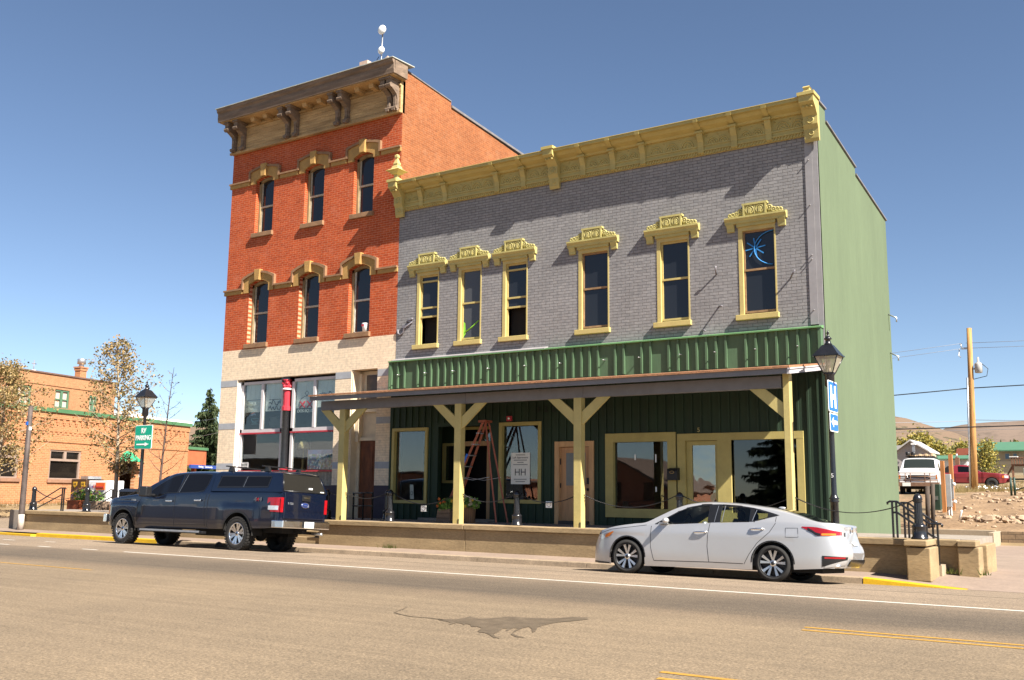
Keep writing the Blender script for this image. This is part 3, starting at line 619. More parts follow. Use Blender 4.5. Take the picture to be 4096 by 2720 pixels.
# upstairs windows
rot_pale = M('head_yellow_paint', (.42, .365, .135), .6, .12, 3, .1, fine=.1)
def head(a, b):
    cx = (a+b)/2; w2 = (b-a)/2
    m = MB(); L_, R__ = a-.30, b+.30
    m.prism([(YF, 7.98), (YF-.10, 7.98), (YF-.11, 8.04), (YF-.15, 8.10), (YF-.15, 8.14), (YF, 8.17)], L_, R__, 'x')
    m.box(a-.02, b+.02, YF-.07, YF, 7.90, 7.98)
    for s0, s1 in ((L_+.04, L_+.22), (R__-.22, R__-.04)): m.prism([(YF, 7.80), (YF-.06, 7.80), (YF-.07, 7.88), (YF-.11, 7.98), (YF, 7.98)], s0, s1, 'x')
    m.box(cx-.27, cx+.27, YF-.10, YF, 8.15, 8.43); m.box(cx-.31, cx+.31, YF-.13, YF, 8.40, 8.45); m.box(cx-.29, cx-.25, YF-.13, YF-.1, 8.15, 8.40); m.box(cx+.25, cx+.29, YF-.13, YF-.1, 8.15, 8.40); m.box(cx-.012, cx+.012, YF-.12, YF-.1, 8.17, 8.4)
    for s in (-.125, .125):
        for rr in (.095, .045): m.tube([(cx+s+rr*math.cos(k*.3927), YF-.105, 8.28+rr*math.sin(k*.3927)) for k in range(17)], .02, 6, cap=False)
        m.box(cx+s-.03, cx+s+.03, YF-.13, YF-.1, 8.20, 8.30)
    for s in (-1, 1):
        for k, (dx, r) in enumerate(((.36, .075), (.46, .066), (.55, .056), (.63, .048))):
            x = cx+s*dx; z = 8.15+r+(.05 if k == 0 else 0)
            m.tube([(x+r*.75*math.cos(q*.449), YF-.08, z+r*.75*math.sin(q*.449)) for q in range(15)], .024, 6, cap=False); m.ball((x, YF-.08, z), r*.42, 8)
        m.prism([(cx+s*.3, 8.15), (cx+s*.68, 8.15), (cx+s*.66, 8.2), (cx+s*.5, 8.24), (cx+s*.42, 8.30), (cx+s*.3, 8.34)], YF-.07, YF, 'y')
    return m
blue_m = M('blue_tape', (.03, .20, .50), .6, .1); lime_m = M('lime_paper', (.25, .60, .05), .6, .1)
hazy = dark_glass('hazy_glass', (.06, .062, .066), 1.5, .18)
for i, (a, b) in enumerate(gW):
    f = MB(); y = YF-.012
    f.box(a, a+.10, y, YF+.12, 5.73, 7.90); f.box(b-.035, b, y, YF+.12, 5.73, 7.90); f.box(a+.1, b-.035, y, YF+.12, 7.80, 7.90)
    fo = f.build('window', yellow_light if i != 3 else yellow_light, gry)
    s = MB(); a2, b2 = a+.10, b-.035; ys = YF+.06
    opened = i in (0, 2)
    rails = [7.78, 6.83, 5.80] if not opened else [7.78, 7.62, 6.83, 6.56]
    s.box(a2, a2+.04, ys, ys+.05, 5.76, 7.80); s.box(b2-.025, b2, ys, ys+.05, 5.76, 7.80)
    for z in rails: s.box(a2, b2, ys-.01, ys+.04, z-.025, z+.025)
    if not opened: s.box(a2, b2, ys, ys+.05, 5.75, 5.82)
    s.build('sash', yellow_light if i not in (3, 5) else M('sash_bare_wood', (.26, .16, .08), .7, .3, 6), fo)
    zb = 6.56 if opened else 5.78
    MB().box(a2, b2, ys+.025, ys+.03, zb, 7.80).build('pane', hazy if i == 1 else glass_up, fo)
    if opened: MB().box(a2, b2, ys+.24, ys+.25, 5.74, 6.6).build('dark_room_sheet', M('unlit_room_black', (.012, .01, .01), .9, 0), fo)  # black sheet painted as the darkness of the unlit room
    MB().box(a-.09, b+.04, YF-.09, YF+.06, 5.60, 5.73).build('sill', yellow_light, fo, bevel=.01)
    head(a, b).build('window_head', rot_pale, fo)
    if i == 5:
        q = MB(); c0 = (-7.62, YF+.055, 7.36)
        for k in range(4):
            an = k*math.pi/4+.15; dx, dz = .25*math.cos(an), .25*math.sin(an); q.add([(c0[0]-dx-dz*.06, c0[1], c0[2]-dz+dx*.06), (c0[0]-dx+dz*.06, c0[1], c0[2]-dz-dx*.06), (c0[0]+dx+dz*.06, c0[1], c0[2]+dz-dx*.06), (c0[0]+dx-dz*.06, c0[1], c0[2]+dz+dx*.06)], [(0,1,2,3)])
        pts = [(-7.15+.5*math.cos(t), YF+.052, 7.33+.42*math.sin(t)) for t in [1.6+k*.2 for k in range(16)] if -7.9 < -7.15+.5*math.cos(t) < -7.16]
        q.tube(pts, .014, 4); q.build('blue_tape_star', blue_m, fo)
    if i == 1:
        q = MB(); q.add([(-16.3, ys+.02, 5.82), (-16.2, ys+.02, 5.95), (-16.22, ys+.02, 6.25), (-16.27, ys+.02, 6.3)], [(0,1,2,3)]); q.tube([(-16.22, ys+.02, 6.0), (-16.0, ys+.02, 6.12), (-15.75, ys+.02, 6.3)], .02, 4); q.build('lime_paper', lime_m, fo)
# cornice
cy = 22.0
m = MB(); x0, x1 = XM-.02, XR_-.02
m.box(x0, x1, YF-.06, YF+.1, 9.99, 10.46); m.box(x0, x1, YF-.09, YF-.05, 9.985, 10.02); m.box(x0, x1, YF-.085, YF-.05, 10.11, 10.14)
m.prism([(YF-.06, 10.44), (YF-.13, 10.45), (YF-.16, 10.50), (YF-.30, 10.56), (YF-.36, 10.63), (YF-.46, 10.64), (YF-.46, 10.71), (YF+.1, 10.76), (YF+.1, 10.44)], x0, x1, 'x')
gc = m.build('cornice', yellow, gry)
m = MB()
for k in range(int((x1-x0)/.075)): m.prism([(x0+.075*k, 9.90), (x0+.075*k+.035, 9.90), (x0+.075*k+.075, 9.98), (x0+.075*k+.04, 9.98)], YF-.075, YF, 'y')
m.box(x0, x1, YF-.05, YF, 9.895, 9.985); m.build('rope_moulding', yellow, gc)
MB().box(x0, x1, YF-.48, YF+.2, 10.712, 10.727).build('cornice_flashing', yellow_light, gc)
bx = [-17.82, -16.92, -15.07, -14.18, -12.27, -11.37, -10.5, -8.9, -8.03, -7.16]; big = [-18.62, -13.15, -6.12]
for x in bx:
    m = MB(); m.prism([(YF-.05, 9.92), (YF-.11, 9.94), (YF-.10, 10.1), (YF-.12, 10.22), (YF-.2, 10.36), (YF-.22, 10.46), (YF-.05, 10.46)], x-.075, x+.075, 'x'); m.box(x-.10, x+.10, YF-.25, YF-.05, 10.42, 10.475); m.prism([(YF-.1, 10.47), (YF-.18, 10.48), (YF-.32, 10.55), (YF-.47, 10.63), (YF-.485, 10.70), (YF-.1, 10.70)], x-.06, x+.06, 'x')
    m.build('bracket', yellow, gc)
for j, x in enumerate(big):
    m = MB(); w2 = .15 if j != 2 else .17
    m.prism([(YF-.05, 9.72), (YF-.10, 9.70), (YF-.14, 9.78), (YF-.16, 10.0), (YF-.22, 10.1), (YF-.22, 10.3), (YF-.36, 10.45), (YF-.52, 10.56), (YF-.53, 10.74), (YF-.05, 10.78)], x-w2, x+w2, 'x')
    m.box(x-w2-.03, x+w2+.03, YF-.56, YF-.05, 10.71, 10.79)
    for z, r, yy in ((10.2, .075, YF-.225), (9.9, .05, YF-.15), (10.62, .06, YF-.47)): m.tube([(x+r*math.cos(k*.449), yy, z+r*math.sin(k*.449)) for k in range(15)], .018, 5, cap=False)
    for k in (-1, 0, 1): m.ball((x+k*.09, YF-.43, 10.46), .035, 6)
    m.build('cornice_block', yellow, gc)
allb = sorted(bx+big)
for a, b in zip(allb, allb[1:]):
    m = MB(); wv = b-a-.26; n = max(2, round(wv/.40)); n = 4 if wv > 1.5 else n
    for k in range(n):
        x = a+.15+(b-a-.30)*(k+.5)/n; r = min(.155, (b-a-.30)/n*.42)
        for rr, t in ((r, .018), (r*.6, .018)): m.tube([(x+rr*math.cos(q*math.pi/10), YF-.065, 10.16+rr*1.15*math.sin(q*math.pi/10)) for q in range(11)], t, 5)
        m.ball((x, YF-.06, 10.18), .035, 6); m.box(x-r, x+r, YF-.075, YF-.06, 10.14, 10.165)
    for k in range(n+1): m.ball((a+.15+(b-a-.30)*k/n, YF-.06, 10.37), .022, 6)
    m.build('frieze_panel', yellow, gc)
fin = [(.14, 10.78), (.12, 10.86), (.06, 10.90), (.06, 10.98), (.11, 11.0), (.17, 11.06), (.25, 11.10), (.12, 11.18), (.10, 11.26), (.07, 11.28), (.085, 11.33), (.05, 11.44), (.03, 11.50), (.055, 11.54), (.055, 11.60), (.02, 11.64)]
MB().lathe(fin, -18.62, YF-.3, sq=True).build('finial', yellow_light, gc)
MB().lathe([(.14, 10.78), (.12, 10.84), (.07, 10.88), (.07, 10.94), (.09, 10.96), (.07, 10.99)], -6.14, YF-.3, sq=True).build('finial', yellow_light, gc)
MB().lathe([(.05, 10.72), (.07, 10.78), (.02, 10.86)], -18.3, YF-.1, 8).build('cornice_knob', plastic_black, gc)
# green board-and-batten band over the porch
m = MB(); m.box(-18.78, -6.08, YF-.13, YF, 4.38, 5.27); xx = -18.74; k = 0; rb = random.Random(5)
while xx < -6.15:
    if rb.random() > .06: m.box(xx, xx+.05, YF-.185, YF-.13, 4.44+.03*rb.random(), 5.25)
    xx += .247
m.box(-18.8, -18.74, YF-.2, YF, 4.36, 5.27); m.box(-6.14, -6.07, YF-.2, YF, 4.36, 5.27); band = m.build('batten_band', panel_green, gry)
MB().prism([(YF, 5.33), (YF-.22, 5.28), (YF-.22, 5.25), (YF, 5.25)], -18.82, -6.05, 'x').build('band_cap', M('panel_green_light', (.10, .22, .09), .6, .15, 3), band)
MB().prism([(YF, 5.37), (YF-.2, 5.30), (YF-.2, 5.285), (YF, 5.335)], -18.7, -13.4, 'x').build('band_flashing', M('flash_grey', (.26, .245, .25), .5, .15, 4), band)
for x in (-18.4, -17.4, -16.4, -15.2, -14.0, -12.9, -11.6, -10.6, -9.5, -8.6, -7.6, -6.6):
    MB().tube([(x, YF-.13, 4.86), (x+.01, YF-.30, 4.85)], .012, 5).build('sign_pin', galv, band)
for (x, z, dx, dz, l) in ((-8.6, 6.8, .03, .1, .14), (-8.55, 6.0, .1, -.02, .16), (-6.78, 6.5, .1, .09, .13), (-9.0, 5.45, .1, -.03, .14)):
    MB().tube([(x, YF, z), (x+dx, YF-l, z+dz), (x+dx*1.6, YF-l-.02, z+dz*1.8)], .02, 6).build('wall_fitting', s_an, gry)
MB().tube([(-18.2+.12*math.cos(t)*(1 if t < 3 else -1)-.12*(t > 3.14)*0, YF-.03, 6.55-.02*k) for k, t in enumerate([0, .6, 1.2, 1.8, 2.4, 3.0])] + [(-18.38, YF-.03, 6.3), (-18.42, YF-.03, 6.15), (-18.52, YF-.03, 6.08), (-18.62, YF-.03, 6.13), (-18.63, YF-.03, 6.25)], .028, 6).build('wall_anchor', s_an, gry)
MB().box(-18.46, -18.32, YF-.05, YF, 6.28, 6.36).build('wall_anchor', s_an, gry)
# ---- shopfront in dark green siding ----
YS = YF-.06
ops = [(-18.60, -17.42, 1.20, 3.22), (-17.0, -15.2, .66, 3.30), (-14.80, -13.64, 1.27, 3.25), (-13.02, -12.08, .66, 2.68), (-11.42, -9.92, 1.09, 2.76), (-9.48, -8.64, .66, 2.76), (-8.30, -6.74, 1.05, 2.77)]
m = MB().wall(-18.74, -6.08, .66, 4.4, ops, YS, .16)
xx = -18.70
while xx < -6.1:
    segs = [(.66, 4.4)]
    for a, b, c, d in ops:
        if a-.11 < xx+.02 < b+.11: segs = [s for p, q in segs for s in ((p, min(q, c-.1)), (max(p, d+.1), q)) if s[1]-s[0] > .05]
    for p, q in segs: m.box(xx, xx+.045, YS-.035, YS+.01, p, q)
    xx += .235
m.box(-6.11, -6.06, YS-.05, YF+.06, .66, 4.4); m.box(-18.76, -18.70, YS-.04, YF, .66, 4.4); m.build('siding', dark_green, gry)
MB().box(-6.10, XR_, YF-.0, YF+.08, -.1, 4.4).build('corner_board', stucco_green, gry)
def shop_window(a, b, c, d, fw, name='shop_window', gl=glass_store, mat=None):
    f = MB(); y0 = YS-.05
    f.box(a-fw, a, y0, YS+.08, c-fw, d+fw); f.box(b, b+fw, y0, YS+.08, c-fw, d+fw); f.box(a, b, y0-.003, YS+.08, d, d+fw); f.box(a, b, y0-.003, YS+.08, c-fw, c)
    o = f.build(name, mat or yellow, gry); MB().box(a, b, YS+.07, YS+.076, c, d).build('pane', gl, o); return o
shop_window(-18.58, -17.44, 1.22, 3.20, .09); w2 = shop_window(-14.79, -13.64, 1.28, 3.25, .10); w3 = shop_window(-11.41, -9.92, 1.10, 2.75, .22)
m = MB()
for x, z, h in ((-10.86, 2.3, .14), (-10.3, 2.24, .2), (-10.3, 1.52, .12)): m.box(x, x+.035, YS+.06, YS+.068, z, z+h)
m.build('paper_strip', white_plain, w3)
# wide yellow frame holding glass door and window
f = MB(); y0 = YS-.05; f.box(-9.66, -9.46, y0, YS+.1, .66, 2.92); f.box(-8.64, -8.30, y0, YS+.1, .66, 2.75); f.box(-6.74, -6.58, y0, YS+.1, .66, 2.75); f.box(-9.46, -6.58, y0-.003, YS+.1, 2.75, 2.92); f.box(-8.30, -6.74, y0, YS+.1, .66, 1.05)
eo = f.build('entrance_frame', yellow, gry)
f = MB(); f.box(-9.45, -9.31, YS+.03, YS+.08, .68, 2.74); f.box(-8.72, -8.65, YS+.03, YS+.08, .68, 2.74); f.box(-9.31, -8.72, YS+.03, YS+.08, 2.64, 2.74); f.box(-9.31, -8.72, YS+.03, YS+.08, .68, 1.3)
do = f.build('glass_door', yellow, eo); MB().box(-9.31, -8.72, YS+.06, YS+.066, 1.3, 2.64).build('pane', clear_glass('wavy_glass', (.5, .55, .56), 2.6, .35), eo)
MB().box(-8.30, -6.74, YS+.06, YS+.066, 1.05, 2.75).build('pane', clear_glass('tinted_shop_glass', (.35, .36, .35), 1.8, .03), eo)
text('house_number', '5', .15, (-9.10, YS-.045, 3.0), yellow_light, gry)
text('house_number', '3  2  2', .22, (-13.4, YS-.045, 3.66), plastic_black, gry)
# timber door
f = MB(); y0 = YS-.04; f.box(-13.13, -13.0, y0, YS+.1, .66, 2.80); f.box(-12.10, -11.97, y0, YS+.1, .66, 2.80); f.box(-13.0, -12.10, y0-.002, YS+.1, 2.66, 2.80); fo = f.build('door_casing', natural_wood, gry)
f = MB(); f.box(-13.0, -12.1, YS+.06, YS+.1, .70, 2.65); f.box(-12.86, -12.21, YS+.045, YS+.06, 1.60, 2.56); f.box(-12.84, -12.58, YS+.045, YS+.06, .85, 1.45); f.box(-12.49, -12.23, YS+.045, YS+.06, .85, 1.45)
d = f.build('wooden_door', door_wood, gry); MB().box(-12.82, -12.25, YS+.036, YS+.044, 1.66, 2.5).build('frosted_light', M('frosted_glass', (.16, .17, .17), .3, .1, 6), d)
m = MB(); m.box(-12.21, -12.14, YS+.02, YS+.06, 1.70, 1.86); m.ball((-12.17, YS+.02, 1.56), .04, 8); m.box(-13.0, -12.98, YS+.03, YS+.06, 2.2, 2.36); m.box(-13.0, -12.98, YS+.03, YS+.06, 1.6, 1.72); m.build('lock', plastic_black, d)
MB().box(-12.98, -12.12, YS-.1, YS+.08, .66, .76).build('door_step', M('step_dark', (.06, .05, .045), .8, .2), gry)
# recessed entrance
m = MB(); m.box(-17.66, -17.60, YS+.16, 23.4, .66, 3.5); m.box(-15.2, -15.14, YS+.12, 23.4, .66, 3.5); m.box(-17.6, -15.2, YS+.16, 23.4, 3.42, 3.5); m.wall(-17.6, -15.2, .66, 3.42, [(-16.82, -15.94, .66, 2.8), (-16.82, -15.88, 2.93, 3.28), (-17.45, -17.1, 1.78, 2.82)], 23.35, .1)
m.build('recess_lining', dark_green, gry)
f = MB(); f.box(-15.94, -15.82, 23.26, 23.4, .66, 2.84); f.box(-16.9, -16.81, 23.26, 23.4, .66, 2.84); f.box(-16.9, -15.82, 23.255, 23.4, 2.79, 2.92); f.build('door_casing', natural_wood, gry)
f = MB(); f.box(-16.85, -15.8, 23.26, 23.34, 3.26, 3.34); f.box(-17.53, -17.45, 23.25, 23.34, 1.72, 2.88); f.box(-17.11, -17.02, 23.25, 23.34, 1.72, 2.88); f.box(-17.45, -17.11, 23.25, 23.34, 2.8, 2.88); f.box(-17.45, -17.11, 23.25, 23.34, 1.72, 1.8); fo = f.build('recess_window', yellow, gry)
MB().box(-16.82, -15.88, 23.36, 23.37, 2.93, 3.28).build('pane', glass_store, fo); MB().box(-17.45, -17.1, 23.36, 23.37, 1.78, 2.82).build('pane', glass_store, fo)
MB().box(-17.2, -15.2, 24.2, 24.25, .66, 2.8).build('dark_room_sheet', M('unlit_room_black', (.012, .01, .01)), gry)  # near-black sheet stands in for the unlit space past the open door
MB().box(-17.4, -15.0, YS-.35, YS+.1, .66, .74).build('threshold', walk_concrete, gry)
# ---- porch ----
po = MB(); po.prism([(19.6, 4.03), (19.6, 4.075), (YF-.14, 4.44), (YF-.14, 4.395)], -19.46, -6.02, 'x'); shingle = M('porch_shingle', (.36, .17, .085), .9, .3, 9, .6, fine=.5)
porch = po.build('porch', shingle, gry)
MB().box(-19.44, -6.08, 19.64, 19.68, 3.92, 4.03).build('fascia', grey_trim, porch)
m = MB(); xx = -19.3
while xx < -6.2: m.prism([(19.68, 3.95), (19.68, 4.02), (YF-.15, 4.385), (YF-.15, 4.30)], xx, xx+.045, 'x'); xx += .61
m.build('rafters', grey_trim, porch)
m = MB()
for a, b in ((-19.45, -14.46), (-14.455, -11.07), (-11.065, -6.36)): m.box(a, b, 20.1, 20.28, 3.685, 3.94)
m.build('beam', grey_trim, porch, bevel=.006)
m = MB(); m.prism([(19.62, 3.91), (19.62, 4.0), (YF-.14, 4.38), (YF-.14, 4.28)], -6.08, -6.02, 'x'); m.prism([(19.60, 4.0), (19.60, 4.03), (YF-.14, 4.40), (YF-.14, 4.375)], -6.06, -6.0, 'x'); m.build('gable_board', M('board_pale_grey', (.40, .38, .39), .6, .1), porch)
post_x = [-18.635, -14.69, -11.22, -6.255]
for i, x in enumerate(post_x):
    w_ = .10 if i != 3 else .068; top = 3.69 if i != 3 else 3.99
    p = MB().box(x-w_, x+w_, 20.1, 20.3, .672, top).build('post', yellow_light, porch, bevel=.008)
    for s in ((-1, 1) if i != 3 else (-1,)):
        xb = x+s*w_; P = [(xb, 3.04), (xb, 3.36), (xb+s*.40, 3.683), (xb+s*.73, 3.683)]
        MB().prism(P, 20.14, 20.2, 'y').build('brace', yellow_light, porch)
    MB().box(x+w_-.035, x+w_-.005, 20.09, 20.1, .68, .80).build('post_bracket', plastic_black, porch)

# ================= VEHICLES =================
def car_paint(name, c, flake=.0, rough=.28, metal=.0, coat=1.0):
    m, nt, b = newmat(name); b.inputs['Base Color'].default_value = (*c, 1); b.inputs['Metallic'].default_value = metal; b.inputs['Roughness'].default_value = rough
    b.inputs['Coat Weight'].default_value = coat; b.inputs['Coat Roughness'].default_value = .03; b.inputs['Coat IOR'].default_value = 1.4
    tc = N(nt, 'ShaderNodeTexCoord'); sp = N(nt, 'ShaderNodeSeparateXYZ'); nt.links.new(tc.outputs['Object'], sp.inputs[0])
    # road dust on the lower body
    mr = N(nt, 'ShaderNodeMapRange'); nt.links.new(sp.outputs['Z'], mr.inputs[0]); mr.inputs[1].default_value = .25; mr.inputs[2].default_value = .8; mr.inputs[3].default_value = .16; mr.inputs[4].default_value = .0
    mu = N(nt, 'ShaderNodeMath', operation='MULTIPLY'); nt.links.new(mr.outputs[0], mu.inputs[0]); nt.links.new(noise(nt, tc.outputs['Object'], 5, 5), mu.inputs[1])
    nt.links.new(mixc(nt, c, (.25, .2, .15), mu.outputs[0]), b.inputs['Base Color'])
    return m
navy = car_paint('navy_metallic', (.0028, .006, .018), .3, .25, .12)
silver = car_paint('silver_metallic', (.50, .50, .505), .3, .36, .5)
maroon = car_paint('maroon_paint', (.20, .015, .022), 0, .35, .1)
van_white = car_paint('van_white', (.72, .72, .71), 0, .4, 0, .5)
auto_glass = dark_glass('tinted_auto_glass', (.005, .005, .006), 1.33, .02)
see_glass = clear_glass('car_side_glass', (.66, .72, .68), 1.5)
lamp_red = M('tail_lamp_red', (.27, .006, .01), .12, .15, 20, spec=.7); lamp_amber = M('lamp_amber', (.62, .17, .02), .15, .15, 20, spec=.7); lamp_clear = M('lamp_clear', (.55, .57, .60), .1, .2, 20, spec=.8, metal=.3)
gap_m = M('panel_gap', (.02, .02, .022), .8, 0); trim_b = M('black_trim', (.012, .012, .013), .3, .1, 6, spec=.5); alloy = M('alloy_bright', (.62, .62, .63), .25, .08, 8, metal=.9); alloy_d = M('alloy_dark', (.02, .02, .022), .35, .1, 8, metal=.4)
plate_m = M('licence_plate', (.62, .64, .60), .5, .06, 12); seat_m = M('seat_fabric', (.03, .03, .033), .8, .2, 8); under = M('underbody', (.012, .011, .010), .9, .2, 6)
class Shell:
    def __init__(s, sec, warp=None): s.sec = sec; s.warp = warp or (lambda x, y, z: x); s.cache = {}
    def S(s, x):
        k = round(x, 4)
        if k not in s.cache: s.cache[k] = s.sec(x)
        return s.cache[k]
    def w(s, x, z):
        p = s.S(x)
        for (w0, z0), (w1, z1) in zip(p, p[1:]):
            if z0 <= z <= z1 and z1 > z0: return w0+(w1-w0)*(z-z0)/(z1-z0)
        return p[0][0] if z < p[0][1] else p[-1][0]
    def P(s, x, y, z): return (s.warp(x, y, z), y, z)
    def body(s, xs, holes=(), caps=True):
        m = MB(); n = len(s.S(xs[0]))
        def inh(x, z):
            return any(lo[0][0] < x < lo[-1][0] and interp(lo, x) < z < interp(up, x) for lo, up in holes)
        for sd in (-1, 1):
            vs = [s.P(x, sd*w, z) for x in xs for w, z in s.S(x)]; fs = []
            for i in range(len(xs)-1):
                a, b = s.S(xs[i]), s.S(xs[i+1])
                for j in range(n-1):
                    cz = (a[j][1]+a[j+1][1]+b[j][1]+b[j+1][1])/4; cx = (xs[i]+xs[i+1])/2
                    if a[j][0] > .3 and inh(cx, cz): continue
                    q = (i*n+j, (i+1)*n+j, (i+1)*n+j+1, i*n+j+1); fs.append(q if sd < 0 else q[::-1])
            m.add(vs, fs, True)
        if caps:
            for x, fl in ((xs[0], 0), (xs[-1], 1)):
                p = s.S(x); ring = [s.P(x, -w, z) for w, z in p]+[s.P(x, w, z) for w, z in p[::-1]]
                m.add(ring, [tuple(range(len(ring)))[::-1] if fl == 0 else tuple(range(len(ring)))])
        return m
    def side(s, lo, up, off=.004, nx=24, nz=6, sd=-1, th=0):
        m = MB(); x0, x1 = max(lo[0][0], up[0][0]), min(lo[-1][0], up[-1][0])
        def fn(u, v):
            x = x0+(x1-x0)*u; a, b = interp(lo, x), interp(up, x); z = a+(b-a)*v; return s.P(x, sd*(s.w(x, z)+off), z)
        return m.grid(fn, nx, nz, flip=(sd > 0))
    def strip(s, pts, wd, off=.003, sd=-1, m=None):
        m = m or MB(); P = []
        for (a, b), (c, d) in zip(pts, pts[1:]):
            n = max(1, int(math.hypot(c-a, d-b)/.06))
            for k in range(n): P.append((a+(c-a)*k/n, b+(d-b)*k/n))
        P.append(pts[-1]); L = []; R__ = []
        for i, (x, z) in enumerate(P):
            dx = P[min(i+1, len(P)-1)][0]-P[max(i-1, 0)][0]; dz = P[min(i+1, len(P)-1)][1]-P[max(i-1, 0)][1]; l = math.hypot(dx, dz) or 1
            nx_, nz_ = -dz/l*wd/2, dx/l*wd/2
            for A, sg in ((L, 1), (R__, -1)): X, Z = x+sg*nx_, z+sg*nz_; A.append(s.P(X, sd*(s.w(X, Z)+off), Z))
        n = len(P); m.add(L+R__, [(i, n+i, n+i+1, i+1) if sd < 0 else (i, i+1, n+i+1, n+i) for i in range(n-1)], True); return m
def lathe_y(m, prof, c, n=40, smooth=True):
    """prof (r, y) about an axis along y through c"""
    vs = [(c[0]+r*math.cos(2*math.pi*k/n), c[1]+y, c[2]+r*math.sin(2*math.pi*k/n)) for r, y in prof for k in range(n)]
    return m.add(vs, [(i*n+k, (i+1)*n+k, (i+1)*n+(k+1) % n, i*n+(k+1) % n) for i in range(len(prof)-1) for k in range(n)], smooth)
def wheel(root, x, yo, z, Rr, wd, rimr, sd, style):
    """yo: y of the outer face; sd -1 when it faces -y"""
    c = (x, yo, z); t = -sd      # inward direction
    m = MB(); P = [(rimr, .01), (rimr+.01, 0), (rimr+.35*(Rr-rimr), -.006), (Rr-.035, .0), (Rr-.012, .012), (Rr, .03), (Rr, wd-.03), (Rr-.012, wd-.012), (Rr-.04, wd), (rimr, wd), (rimr, .01)]
    lathe_y(m, [(r, y*t) for r, y in P], c, 48)
    if style == 'truck':
        for k in range(34):
            a0 = 2*math.pi*k/34
            for yy0, yy1, da in ((-.008, .07, 0), (.08, wd*.55, .05), (wd*.6, wd+.004, 0)):
                a = a0+da; r0, r1, h = Rr-.03, Rr+.012, .055
                vs = [(x+r*math.cos(a+e)*1, yo+t*yy, z+r*math.sin(a+e)) for r in (r0, r1) for e in (-h, h) for yy in (yy0, yy1)]
                m.add(vs, [(0,1,3,2), (4,6,7,5), (0,4,5,1), (2,3,7,6), (0,2,6,4), (1,5,7,3)])
    wobj = m.build('wheel', rubber, root, local=True)
    m = MB(); m2 = MB(); lathe_y(m if style == 'truck' else m2, [(rimr+.002, .008*t), (rimr-.012, .004*t), (rimr-.018, .02*t)], c, 40); lathe_y(m2, [(rimr-.017, .02*t), (rimr-.03, wd*.45*t)], c, 40)
    lathe_y(m2, [(rimr-.03, wd*.45*t), (.001, wd*.45*t)], c, 40); m2.build('brake_disc', alloy_d, wobj, local=True)
    npair = 5 if style == 'sedan' else 6
    for k in range(npair):
        for e in ((-.22, .22) if style == 'sedan' else (-.17, .17)):
            a = 2*math.pi*k/npair+.3; a1 = a+e*.45; a2 = a+e*1.15
            w0, w1 = ((.012, .025) if style == 'sedan' else (.022, .034)); r0, r1 = .05, rimr-.018
            def pt(r, an, w_, y): return (x+r*math.cos(an)-w_*math.sin(an), yo+t*y, z+r*math.sin(an)+w_*math.cos(an))
            y0, y1 = .028, .014
            vs = [pt(r0, a1, -w0, y0), pt(r0, a1, w0, y0), pt(r1, a2, w1, y1), pt(r1, a2, -w1, y1)]; vs += [(p[0], p[1]+t*.03, p[2]) for p in vs]
            m.add(vs, [(0,1,2,3), (7,6,5,4), (0,4,5,1), (1,5,6,2), (2,6,7,3), (3,7,4,0)])
    lathe_y(m, [(.001, .015*t), (.045, .017*t), (.06, .03*t), (.06, .06*t)], c, 20)
    m.build('rim', alloy if style == 'sedan' else chrome, wobj, local=True)
    m = MB(); lathe_y(m, [(.001, .008*t), (.03, .010*t), (.034, .02*t)], c, 16); m.build('hub_cap', trim_b, wobj, local=True)
    return wobj
def lin(a, b, n): return [a+(b-a)*i/n for i in range(n+1)]
def arch_xs(x0, x1, arches, n):
    xs = set(round(v, 4) for v in lin(x0, x1, n))
    for xc, ra, zc in arches:
        for k in range(19): xs.add(round(xc+ra*math.cos(math.pi*k/18), 4))
        xs.add(round(xc-ra-.004, 4)); xs.add(round(xc+ra+.004, 4))
    o = sorted(xs); return [o[0]]+[b for a, b in zip(o, o[1:]) if b-a > .002]
def zlow_f(base, arches):
    def f(x):
        z = interp(base, x)
        for xc, ra, zc in arches:
            if abs(x-xc) < ra: z = max(z, zc+math.sqrt(ra*ra-(x-xc)**2))
        return z
    return f
def arch_lip(sh, m, xc, ra, zc, wd, off, sd, zmin):
    pts = [(xc+ra*math.cos(a), zc+ra*math.sin(a)) for a in lin(math.pi, 0, 20) if zc+ra*math.sin(a) > zmin]
    sh.strip(pts, wd, off, sd, m); return m
def well(m, xc, ra, zc, W):
    n = 14; A = lin(math.pi+.1, -.1, n)
    for sd in (-1, 1):
        vs = [(xc+ra*math.cos(a), sd*y, zc+ra*math.sin(a)) for a in A for y in (W, W-.34)]
        m.add(vs, [(2*i, 2*i+2, 2*i+3, 2*i+1) for i in range(n)], True)
        m.add([(xc+ra*math.cos(a), sd*(W-.34), zc+ra*math.sin(a)) for a in A], [tuple(range(n+1))])

